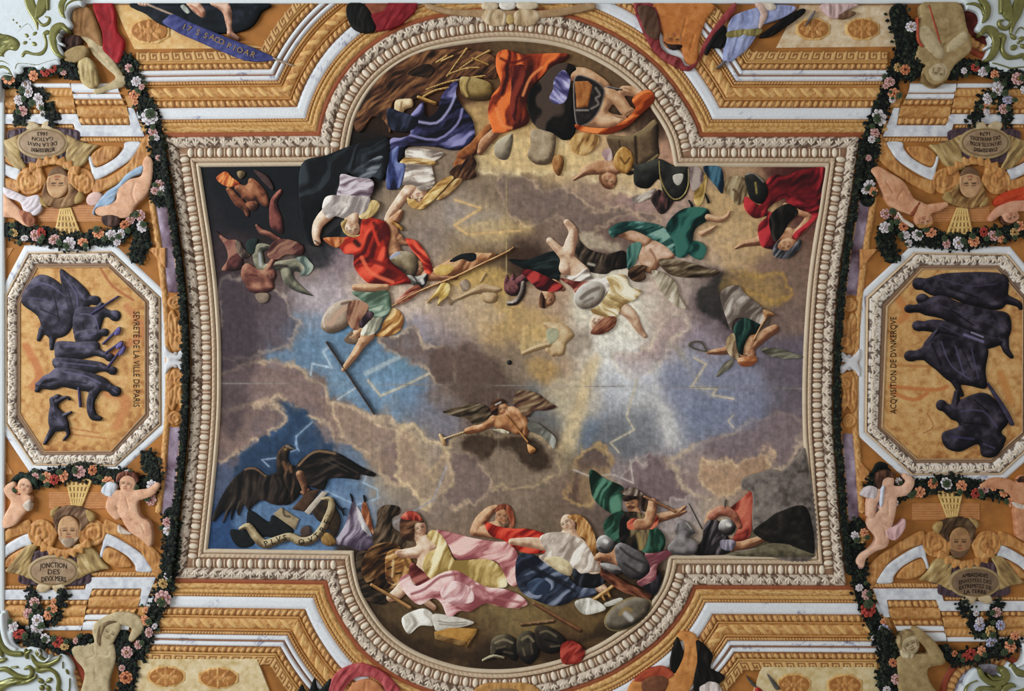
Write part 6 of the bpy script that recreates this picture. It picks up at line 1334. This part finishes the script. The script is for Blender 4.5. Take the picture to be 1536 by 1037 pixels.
tf('stone_herm', 'upside down stone herm with red strap and hooded face', 'statue', TRc, [
    ('body', 'P 790,35 1040,35 1100,200 1135,370 1020,480 950,600 870,645 790,605 780,520 810,480 725,440 760,330 745,250 770,140', STN, 'sk', dict(marks=[("760,330 860,380 920,430", 9, '5c4424'), ("930,300 1080,230", 10, '5c4424'), ("950,330 900,420", 9, '6a5030')])),
    ('forearm', 'S 800,260,60 850,330,60 900,400,45', STN2, 'sk'), ('face', 'P 820,530 860,480 940,470 970,520 930,590 860,600', STN2, 'sk', dict(face=(895, 540, 48, 190, '3a2814 5a4424 7a6040 6a4a2c'))), ('hand', 'P 960,330 1080,240 1110,300 1040,360 960,400', STN2, 'sk'), ('red_strap', 'S 745,150,8 750,300,8 780,350,8', '5a1c0c a8442c cc7450', 'sk'), ('red_strap', 'S 830,60,8 880,230,9 910,330,8', '5a1c0c a8442c cc7450', 'sk'), ('hood', 'P 780,600 790,540 820,590 870,620 940,590 930,620 860,645', '3a2a18 74582f a48c64', 'sk')])
tf('stone_herm', 'stone youth resting head under a raised arm', 'statue', BLc, [
    ('body', 'P 590,1120 625,900 560,800 530,720 620,690 700,680 740,660 830,690 845,800 800,950 790,1120; S 730,560,40 850,505,44 960,520,50 1005,570,42 960,650,22; S 740,600,60 760,680,60', STN2, 'sk', dict(marks=[("690,700 700,760", 6, '94805c'), ("640,730 690,770 640,790", 6, '8c7854'), ("720,760 790,770 800,740", 6, '8c7854'), ("700,860 705,930", 6, '8c7854')])),
    ('head', 'P 740,560 800,530 870,530 880,580 820,690 770,690 740,640', STN2, 'sk', dict(face=(810, 610, 56, 25, '4a3820 6a5438 94805c 7a5c3c'))), ('hair', 'P 720,600 740,550 800,520 860,525 790,560 750,640 740,700 715,670', '3a2a18 7a6444 b49c74', 'hr', dict(lam=6))])
tf('stone_herm', 'stone bearded herm pressing a hand to his head', 'statue', BRc, [
    ('body', 'P 650,1120 600,850 610,770 760,750 920,770 930,820 820,850 830,950 930,1120; S 740,600,36 820,670,40 885,760,42', STN, 'sk', dict(marks=[("760,850 830,830 900,820", 6, '6c5434'), ("650,800 700,830", 6, '6a5030')])),
    ('head', 'E 680,680,74,80,-20', STN2, 'sk', dict(face=(690, 680, 58, -25, '3a2814 5a4424 7a6040 6a4a2c'))), ('hair', 'P 605,700 600,640 660,590 740,590 700,620 640,650 625,720', STN, 'hr', dict(lam=6)), ('beard', 'P 620,700 660,740 720,750 700,780 630,770', STN2, 'hr', dict(lam=6))])
# cherubs
PUT = '8a5440 dca884 f8dcc4'
tf('cherub', 'cherub seen from behind with blue drape, upside down', 'cherub', LT, [
    ('body', 'P 1010,300 1045,258 1078,300 1072,420 1040,520 960,600 930,670 860,690 760,680 690,665 690,620 820,570 830,470 920,420 1000,395', PUT, 'sk', dict(marks=[("960,450 940,520 960,580", 7, 'b07858')])), ('blue_drape', 'P 665,640 700,580 760,510 840,455 900,385 1005,325 1005,372 925,412 835,512 795,592 690,620 670,670', '4a6c94 9cb4cc e8eef2', 'cl', dict(a=60, lam=9)),
    ('head', 'E 672,555,58,44,-30', '94706a d8b4a8 f0dcd4', 'sk'), ('hair', 'P 730,680 800,665 850,690 840,740 770,750 730,720', '1c1210 48302a 7a5c4c', 'hr')], L=5)
tf('cherub', 'upside down cherub wrapped in white cloth at the panel edge', 'cherub', LT, [
    ('body', 'P 20,500 80,560 160,640 220,690 255,735 190,745 110,690 20,665', PUT, 'sk'), ('white_cloth', 'P 20,470 120,505 200,540 280,530 302,620 250,672 180,640 150,580 60,540', '94848c d8ccd0 f6f0f0', 'cl', dict(a=40, lam=10)), ('hair', 'P 150,640 220,650 265,710 225,745 180,720', '6a3420 a8684a d8a07c', 'hr')], L=5)
tf('cherub', 'seated curly haired cherub holding a garland beside bearded mask', 'cherub', LB, [
    ('body', 'P 840,225 900,205 980,232 975,320 1000,390 1060,430 1080,520 1062,600 1000,545 930,500 880,430 840,330; S 830,250,46 792,320,36 830,385,26; S 970,240,38 1060,222,30 1112,172,20; E 908,160,56,66,0', PUT, 'sk', dict(face=(900, 165, 46, 10), marks=[("940,410 1000,440 1030,500", 7, 'b07858'), ("900,260 920,330", 6, 'c89478')])),
    ('hair', 'P 832,150 840,95 900,72 970,95 980,150 950,120 900,105 860,125', '3c1c14 7a4434 b47c60', 'hr', dict(lam=6)), ('wing', 'P 725,215 770,150 832,165 820,225 790,255', '8a90a0 c4c8d0 f0f2f4', 'fe'), ('white_cloth', 'P 835,450 880,480 930,515 840,505', WHT, 'cl')], L=5)
tf('cherub', 'cherub with dark wreath lifting an arm at the panel edge', 'cherub', LB, [
    ('body', 'P 110,260 170,240 235,255 215,330 160,400 120,450 46,470 44,400 90,310; S 110,165,18 75,205,28 120,265,30; E 190,180,48,58,0', PUT, 'sk', dict(face=(200, 180, 40, 20))), ('wreath', 'P 95,140 140,95 210,95 275,130 275,180 240,160 200,130 140,140', '06100c 16261c 34483a', 'hr'), ('drape', 'P 180,300 235,270 225,350 190,330', WHT, 'cl')], L=5)
tf('cherub', 'plump cherub with red sash diving head down', 'cherub', RT, [
    ('body', 'P 415,365 465,335 560,385 640,435 685,500 720,560 800,600 835,660 770,695 690,672 600,640 540,600 500,530 460,430; S 800,640,36 880,622,30 942,602,18; E 785,715,64,56,0', '7a4028 d0946c f4d4b4', 'sk', dict(face=(790, 720, 46, 165), marks=[("600,560 640,500 670,520", 7, 'a86c4c'), ("520,440 570,520", 7, 'b07450')])), ('sash', 'P 690,660 745,590 760,600 715,680', '4a1c10 8a4428 b47450', 'cl'), ('white_wing', 'P 600,650 640,700 710,745 700,765 630,720', WHT, 'pl'), ('hair', 'P 730,740 760,770 830,760 850,720 800,745', '6a3c1c a8743c d8ac74', 'hr')], L=5)
tf('cherub', 'upside down cherub with orange red cloth reaching down to the garland', 'cherub', RT, [
    ('body', 'S 1540,600,50 1400,610,42 1320,650,32 1265,700,22; E 1400,690,62,46,-10', '8a4c34 d09474 f0ccb0', 'sk', dict(face=(1405, 690, 40, 160))), ('red_cloth', 'P 1285,575 1360,515 1560,470 1560,560 1400,585 1310,612', '5a1408 c03c1c ec7044', 'cl', dict(a=60)), ('hair', 'P 1330,680 1360,720 1420,735 1470,720 1400,745 1340,735', HBR, 'hr')], L=5)
tf('cherub', 'standing winged cherub turning his back beside the satyr mask', 'cherub', RB, [
    ('body', 'P 480,200 560,200 592,270 575,400 545,500 525,600 440,640 375,690 355,750 308,722 330,660 420,600 440,540 388,470 388,420 460,350 470,270; S 550,215,38 640,212,36 688,150,28 650,110,18; E 520,145,52,56,0', '8a5440 dcaa8c f8e0cc', 'sk', dict(marks=[("450,440 500,470 510,540", 7, 'b88068'), ("530,280 530,380", 6, 'c8987c')])), ('hair', 'P 440,160 450,90 520,65 580,95 560,120 500,130 470,200', '1c100c 4a2c1e 8a5c40', 'hr', dict(lam=6)), ('arm', 'S 470,230,36 420,290,34 410,380,28', '8a5440 dcaa8c f8e0cc', 'sk'), ('wing', 'P 340,240 390,180 450,195 440,265 390,262', '948484 ccc0c0 f2ecec', 'fe'), ('drape', 'P 515,485 600,450 645,410 645,475 585,555 530,545', '94686a d4a8a4 f6e4e0', 'cl', dict(lam=8)), ('quiver', 'P 465,215 500,175 490,300 470,320', '8a8c9c c4c8d8 f0f2f6', 'cl')], L=5)
tf('cherub', 'cherub with white sash reaching toward the basket at the panel edge', 'cherub', RB, [
    ('body', 'P 1430,330 1560,340 1560,560 1450,545 1430,440; S 1195,180,16 1290,160,36 1400,190,48 1475,280,54 1520,360,60; E 1490,160,50,56,0', '743c28 c88860 ecc4a0', 'sk'), ('sash', 'P 1400,290 1480,310 1560,320 1560,345 1440,335', WHT, 'cl', dict(lam=6)), ('hair', 'P 1440,150 1470,110 1560,110 1560,150 1490,160', HBR, 'hr')], L=5)

# figures along the upper and lower edge
t = tf('dark_medallion', 'dark round painting with bare arm behind the blue banner', 'painting', fT, [
    ('dark_ground', 'P 195,30 1230,30 1222,110 1150,220 1040,268 900,280 600,270 400,210 280,125', '04080c 0e161c 2c2c3c', 'rk'), ('person', 'S 850,20,50 940,90,46 960,200,32 970,275,22; S 970,285,24 1035,325,14; P 610,30 700,25 775,100 755,165 690,135 640,85', '6a4434 c49074 ecccb4', 'sk', dict(marks=[("650,60 700,90 740,140", 8, 'a85c3c')])), ('white_flowers', 'P 560,60 600,50 650,110 620,130 580,100', '5a5c54 a4a89c d8dcd0', 'hr'), ('hand', 'E 260,42,50,26,10', '8a6450 cca084 ecd0b8', 'sk', dict(marks=[("235,30 240,60", 4, '6a4030'), ("260,28 264,62", 4, '6a4030'), ("285,30 288,62", 4, '6a4030')]))], L=4.2, paint=True)
t = tf('blue_banner', 'long blue violet banner lettered in faded gold', 'banner', fT, [
    ('cloth', 'P 420,200 450,160 505,128 640,190 900,300 1150,400 1335,490 1210,516 1080,502 900,432 700,345 540,275', '141838 40447c 8488bc', 'cl', dict(a=65, lam=13)), ('pole', 'S 300,50,9 420,100,9 500,132,8', '5a4434 a08874 d8c8b8', 'sk'), ('spear_tip', 'S 1325,488,5 1400,520,9 1490,550,3', '5a4434 a08874 d8c8b8', 'sk')], L=6)
for ch, x, y in (('1', 600, 238), ('7', 640, 255), ('S', 712, 285), ('S', 775, 310), ('A', 828, 325), ('C', 868, 345), ('O', 905, 362), ('P', 965, 395), ('I', 1010, 410), ('O', 1055, 430), ('A', 1110, 448), ('R', 1160, 465)):
    text_mesh('letter', ch, fT[0] + x * fT[2], fT[1] + y * fT[2], 12, 24, '9c8050', 7.8, t)
tf('person', 'dark haired person in crimson cloth hanging into the arch cornice', 'person', fX, [
    ('body', 'P 170,20 280,20 270,80 200,110 170,70', '4a2018 8a4830 b87858', 'sk'), ('crimson_cloth', 'P 190,80 250,60 290,15 410,15 412,60 335,130 235,162 200,140', '3c0a10 8a1c24 bc5048', 'cl', dict(a=40, lam=12)), ('black_hair', 'P 75,30 140,22 190,70 215,150 170,172 105,152 72,95', '040404 100e0c 2c2420', 'hr', dict(lam=8))], L=4.6)
tf('shell_ornament', 'cream double shell crowning the upper arch of the carved frame', 'shell', fX, [
    ('ribbon', 'P 470,25 600,55 740,55 880,60 1040,60 1160,45 1290,22 1305,50 1180,78 1060,95 880,110 740,95 600,82 480,52', '6a4824 a8845c d0b894', 'sk'), ('left_shell', 'P 740,90 760,60 830,55 868,80 862,130 810,138 770,125', '6a4c2c c4a880 f0e4cc', 'fe', dict(a=10, lam=8)), ('right_shell', 'P 900,80 940,55 1010,60 1035,90 1000,132 940,138 905,125', '6a4c2c c4a880 f0e4cc', 'fe', dict(a=-10, lam=8)),
    ('centre_bead', 'E 884,105,22,24,0', '7a5c34 c8a868 f0dca8', 'sk'), ('curl', 'E 785,38,42,22,0', '846848 d0bc9c f4ead8', 'sk'), ('curl', 'E 872,35,42,24,0', '948478 dcd4c8 f8f4ee', 'sk'), ('curl', 'E 970,36,55,22,0', '846848 d0bc9c f4ead8', 'sk')], L=6.5)
tf('person', 'nude man bending head down in crimson drapery', 'person', fU, [
    ('body', 'P 160,24 450,24 420,100 385,200 372,312 322,312 300,245 262,240 215,180 170,80; E 252,190,42,54,10', '6a2c10 c47434 f0b46c', 'sk', dict(face=(262, 195, 36, 185), marks=[("320,100 300,180", 6, '8a4820'), ("360,180 340,250", 6, 'a85c28')])), ('drapery', 'P 65,22 160,28 200,120 190,200 215,260 290,290 320,330 380,300 400,230 470,120 555,22 560,60 480,160 400,280 350,345 300,345 200,290 130,200', '3c1014 8c3234 c87870', 'cl', dict(a=40, lam=10)), ('drape_inside', 'P 85,40 160,50 190,130 185,200 130,180 100,110', '2c1810 5a3c2c 84644c', 'cl', dict(a=20)), ('hair', 'P 205,200 230,220 300,225 290,245 240,245', '0c0806 241612 44302a', 'hr')], L=4.8)
tf('striped_skirt', 'pale blue skirt with gold fringe and spear point', 'drapery', fU, [
    ('cloth', 'P 560,80 640,50 740,30 860,40 800,90 690,130 665,180 605,260 510,312 508,210 530,120', '3c4478 98a0c8 dce0ee', 'cl', dict(a=20, lam=11)), ('fringe', 'P 520,165 600,150 690,150 670,180 600,185 515,195', '4a4020 8a7c44 c0b478', 'fe', dict(a=0, lam=6)), ('person_arm', 'S 680,20,20 700,75,18 690,105,16 680,140,8', '7a5c50 c8a898 e8d4c8', 'sk'), ('white_sleeve', 'P 690,20 740,22 760,50 720,60', WHT, 'cl'), ('spear_point', 'S 470,340,3 495,322,8 515,305,3', MET, 'mt')], L=5.2)
tf('dark_feathers', 'black feathery fringe behind the pale blue skirt', 'feathers', fU, [('plume', 'P 410,260 440,200 500,130 520,180 500,240 450,240 425,275', '040404 0e0c0c 2c2826', 'fe', dict(lam=5, a=40)), ('plume', 'P 680,185 760,120 880,50 900,70 790,150 740,180', '040404 0e0c0c 2c2826', 'fe', dict(lam=5, a=40))], L=4.4)
tf('pink_sash', 'pale pink sash with brown fringe hanging by the rosettes', 'drapery', fU, [('cloth', 'P 985,24 1160,24 1100,60 1060,95 1010,80', '94686a c8a8a4 e8d4d0', 'cl', dict(lam=8)), ('fringe', 'P 1060,80 1130,60 1150,75 1090,98', '4a3024 7a5840 a08060', 'hr'), ('spear_point', 'S 905,130,3 935,85,7 950,60,3', MET, 'mt')], L=4.6)
tf('person', 'bare shouldered person under a crimson pink veil at the lower edge', 'person', fY, [
    ('body', 'P 245,270 255,215 285,188 330,184 365,215 380,270', '6a3018 c47c4c e8b480', 'sk', dict(marks=[("310,190 305,230", 4, '8a4c2c')])), ('veil', 'P 180,270 200,190 235,150 300,133 360,158 410,205 430,270 385,270 370,215 340,180 285,175 245,210 225,270', '5a1018 b04448 e8a49c', 'cl', dict(a=30, lam=9))], L=4.8)
tf('dark_foliage', 'black spiky leaves beside the pink veil', 'foliage', fY, [('leaves', 'P 90,270 110,200 130,225 150,180 165,215 200,180 195,220 180,270', '040604 0e140e 28342a', 'hr', dict(lam=4))], L=4.2)
tf('person', 'muscular person raising a bare arm against black plumes', 'person', fW, [
    ('body', 'S 835,500,20 875,520,34 885,590,42 850,690,52 780,790,70 700,860,80; P 560,860 580,740 640,720 700,800 700,860', '743814 cc8440 f4c07c', 'sk', dict(marks=[("880,560 870,640", 8, '94582c'), ("820,500 850,520", 6, '7a4020')])), ('plume', 'P 790,560 810,510 830,545 840,600 800,690 775,640', '040404 0e0c0a 302a24', 'fe', dict(lam=7)), ('plume', 'P 900,520 960,560 985,600 975,660 1045,700 1000,760 1000,860 910,860 890,720 905,620', '040404 0e0c0a 302a24', 'fe', dict(lam=7)),
    ('red_drapery', 'P 600,720 660,670 740,650 795,690 740,720 660,725', '5a140c b0482c e08c68', 'cl', dict(a=60)), ('mask_face', 'P 640,720 740,690 765,735 720,800 650,790', '2c140c 74442c a87850', 'sk', dict(marks=[("680,720 720,712", 8, '1c0c08')])), ('flowers', 'P 920,745 990,720 1030,770 1000,800 930,790', '84706c ccbcb4 f4ece8', 'hr', dict(lam=7))], L=4.8)
tf('ochre_socle', 'ochre moulded base under the lower arch of the carved frame', 'base', fY, [('moulding', 'P 665,200 740,192 830,200 860,260 640,260', '7a4c20 bc8848 e4bc84', 'gd'), ('swag', 'P 690,215 740,205 790,215 740,235', '5c3c24 94704c bc9c78', 'sk')], L=6)
for (x0, y0, x1, y1, lab) in ((1150, 1010, 1172, 1036, 'iron spear point with red tassel rising beside the rosettes'), (1150, 1010, 0, 0, '')):
    if not lab: continue
    tf('spear_point', lab, 'spear', (1040, 860, .1953), [('blade', 'P 405,785 470,850 490,880 440,850', '1c1a18 54504a a09c94', 'mt'), ('tassel', 'P 470,870 520,890 540,960 480,960', '5a0c0c b02c24 e06858', 'hr'), ('second_blade', 'P 560,765 640,850 660,880 620,880', '1c1a18 54504a a09c94', 'mt')], L=4.6)

# ------------------------------------------------------------------ white and olive stucco in the four corners (real relief)
OLV = '2c2c10 747238 b8b470'
def stucco(label, fr, plate, strokes, foils, extra=(), whites=()):
    p0 = Prim(plate, fr); t = thing('stucco_ornament', (p0.bb[0] + p0.bb[2]) / 2, (p0.bb[1] + p0.bb[3]) / 2, label, 'stucco')
    patch('white_plate', plate, 'a8aaa4 ccd4d8 dce4e9', 'fl', L=7.5, parent=t, fr=fr, mat=M_STUCCO, dome=3.0, R=6, g=1.0)
    for s_ in strokes: patch('olive_scroll', 'S ' + ' '.join('%s,%s,%g' % (*z.split(',')[:2], float(z.split(',')[2]) * 1.3) for z in s_.split()), OLV, 'fl', L=10.5, parent=t, fr=fr, mat=M_OLIVE, dome=4, R=3.5, g=.85)
    for s_ in whites: patch('white_scroll', 'S ' + s_, 'a8a8a0 d4dadc e6ecef', 'fl', L=10.5, parent=t, fr=fr, mat=M_STUCCO, dome=3.5, R=3.5, g=.85)
    fl = None
    for s_ in foils: patch('quatrefoil_petal', 'E ' + s_, OLV, 'fl', L=10.5, parent=t, fr=fr, mat=M_OLIVE, dome=3.5, R=3.5, g=.8)
    for s_ in extra: patch('olive_shell', s_, OLV, 'gd', L=10.5, parent=t, fr=fr, mat=M_OLIVE, dome=4, R=5, g=.85, lam=5, a=70)
c1 = (0, 0, .1446)
PL = 'P -300,-200 920,-200 940,-30 900,40 890,90 850,88 770,120 745,200 788,290 740,330 660,360 645,420 650,480 700,600 660,640 664,692 600,702 560,742 440,748 400,722 290,722 285,765 250,792 215,792 200,832 150,792 90,792 52,850 45,1040 -60,1060 -300,900'
ST = ['330,-40,44 380,120,46 420,230,30 442,345,10', '520,-40,42 475,130,46 425,215,16', '545,-20,18 548,130,14', '440,240,10 490,295,16 548,275,18 562,225,14 520,208,9', '760,-20,22 690,70,32 690,170,26 725,228,9', '890,40,6 810,40,14 740,85,12 720,150,8',
      '745,350,16 690,300,30 620,330,38 592,420,36 605,520,32 645,590,26 688,618,14', '540,370,26 510,390,20 528,460,17 525,530,18 480,585,22 400,592,16 320,572,20 288,610,18', '0,740,20 80,722,18 140,750,15 168,805,8', '210,745,6 235,692,6 330,690,5 430,702,6 480,690,5 560,664,5 625,648,5', '190,240,14 192,242,14', '225,270,14 227,272,14', '258,308,14 260,310,14', '0,670,10 80,665,9 150,700,7', '225,380,4 335,280,5 395,350,4']
SHL = ['P -40,360 80,378 180,400 252,450 268,510 222,568 150,558 100,600 122,642 60,622 -40,640']
FO = ['330,402,34,26,40', '412,382,36,26,-35', '312,476,34,26,-20', '408,488,38,30,30', '362,440,16,16,0']
stucco('white and olive rococo stucco corner beside the bowed stone man', c1, PL, ST, FO, SHL, ['640,470,10 690,490,14 700,500,4', '660,380,6 640,430,10 660,470,6', '60,830,12 100,800,10 170,810,8'])
stucco('white and olive rococo stucco corner beside the herm with red strap', (1574, 4, -.1446, .1446), PL, ST, FO, SHL, ['640,470,10 690,490,14 700,500,4', '660,380,6 640,430,10 660,470,6', '60,830,12 100,800,10 170,810,8'])
c3 = (0, 920, .1128)
stucco('white and olive rococo stucco corner beside the stone youth', c3, 'P -200,-60 40,-40 120,-40 135,150 160,210 222,170 210,260 225,370 330,452 440,425 520,440 600,470 660,590 720,560 800,560 850,520 940,570 1005,690 1000,800 1028,900 1000,1300 -200,1300',
       ['15,-30,16 30,200,20 80,400,28 180,500,30 330,515,28', '390,470,20 410,560,18', '450,470,16 405,510,22 400,560,10', '470,540,16 540,640,26 680,655,28 800,600,24 850,540,10', '560,500,36 590,560,20 650,600,14', '545,700,30 580,730,30 700,715,22 790,770,20 830,880,22 820,980,24 860,1000,14', '0,730,16 130,715,28 280,800,26 430,820,20 480,750,24 440,685,20 380,710,12', '430,860,16 520,830,14 530,780,6', '-20,620,20 80,600,24 130,580,14', '40,420,30 70,500,24 90,550,8', '880,620,6 880,700,5', '930,730,14 950,770,12', '970,840,6 970,950,6 950,1037,6', '200,690,8 280,685,12'],
       ['590,868,48,34,30', '702,862,50,32,-35', '605,960,36,40,0', '690,968,34,44,-15', '645,915,18,18,0'], ['P -40,900 80,860 220,820 400,850 540,790 520,850 400,910 200,940 100,1000 40,1100 -40,1100'], ['80,0,30 90,200,34 150,380,34 260,450,20', '560,460,16 590,500,12 570,540,10', '560,560,14 640,610,14 710,560,12 700,530,6'])
c4 = (1410, 940, .0935)
stucco('white and olive rococo stucco corner beside the bearded stone herm', c4, 'P 485,672 560,655 610,760 720,840 880,800 960,690 1060,552 1160,612 1250,575 1300,440 1258,290 1290,250 1345,300 1420,420 1700,420 1700,1500 260,1500 285,980 360,910 365,860 420,760',
       ['585,670,30 640,780,38 780,870,40 920,860,44 1000,770,52 960,680,50 920,690,20', '720,740,14 800,800,22 940,790,20', '1085,600,30 1160,680,44 1300,720,40 1500,700,40', '520,1030,28 580,960,28 700,950,28 820,970,36 880,930,40', '920,1080,44 980,950,42 1090,900,30 1140,920,14', '360,1100,20 350,990,20 420,880,8 540,830,8'],
       [], ['P 1020,1150 1100,1020 1250,960 1420,900 1600,900 1600,1150'], ['1060,620,16 1160,760,18 1320,800,18', '1290,270,30 1310,420,30 1280,540,26 1180,600,20'])
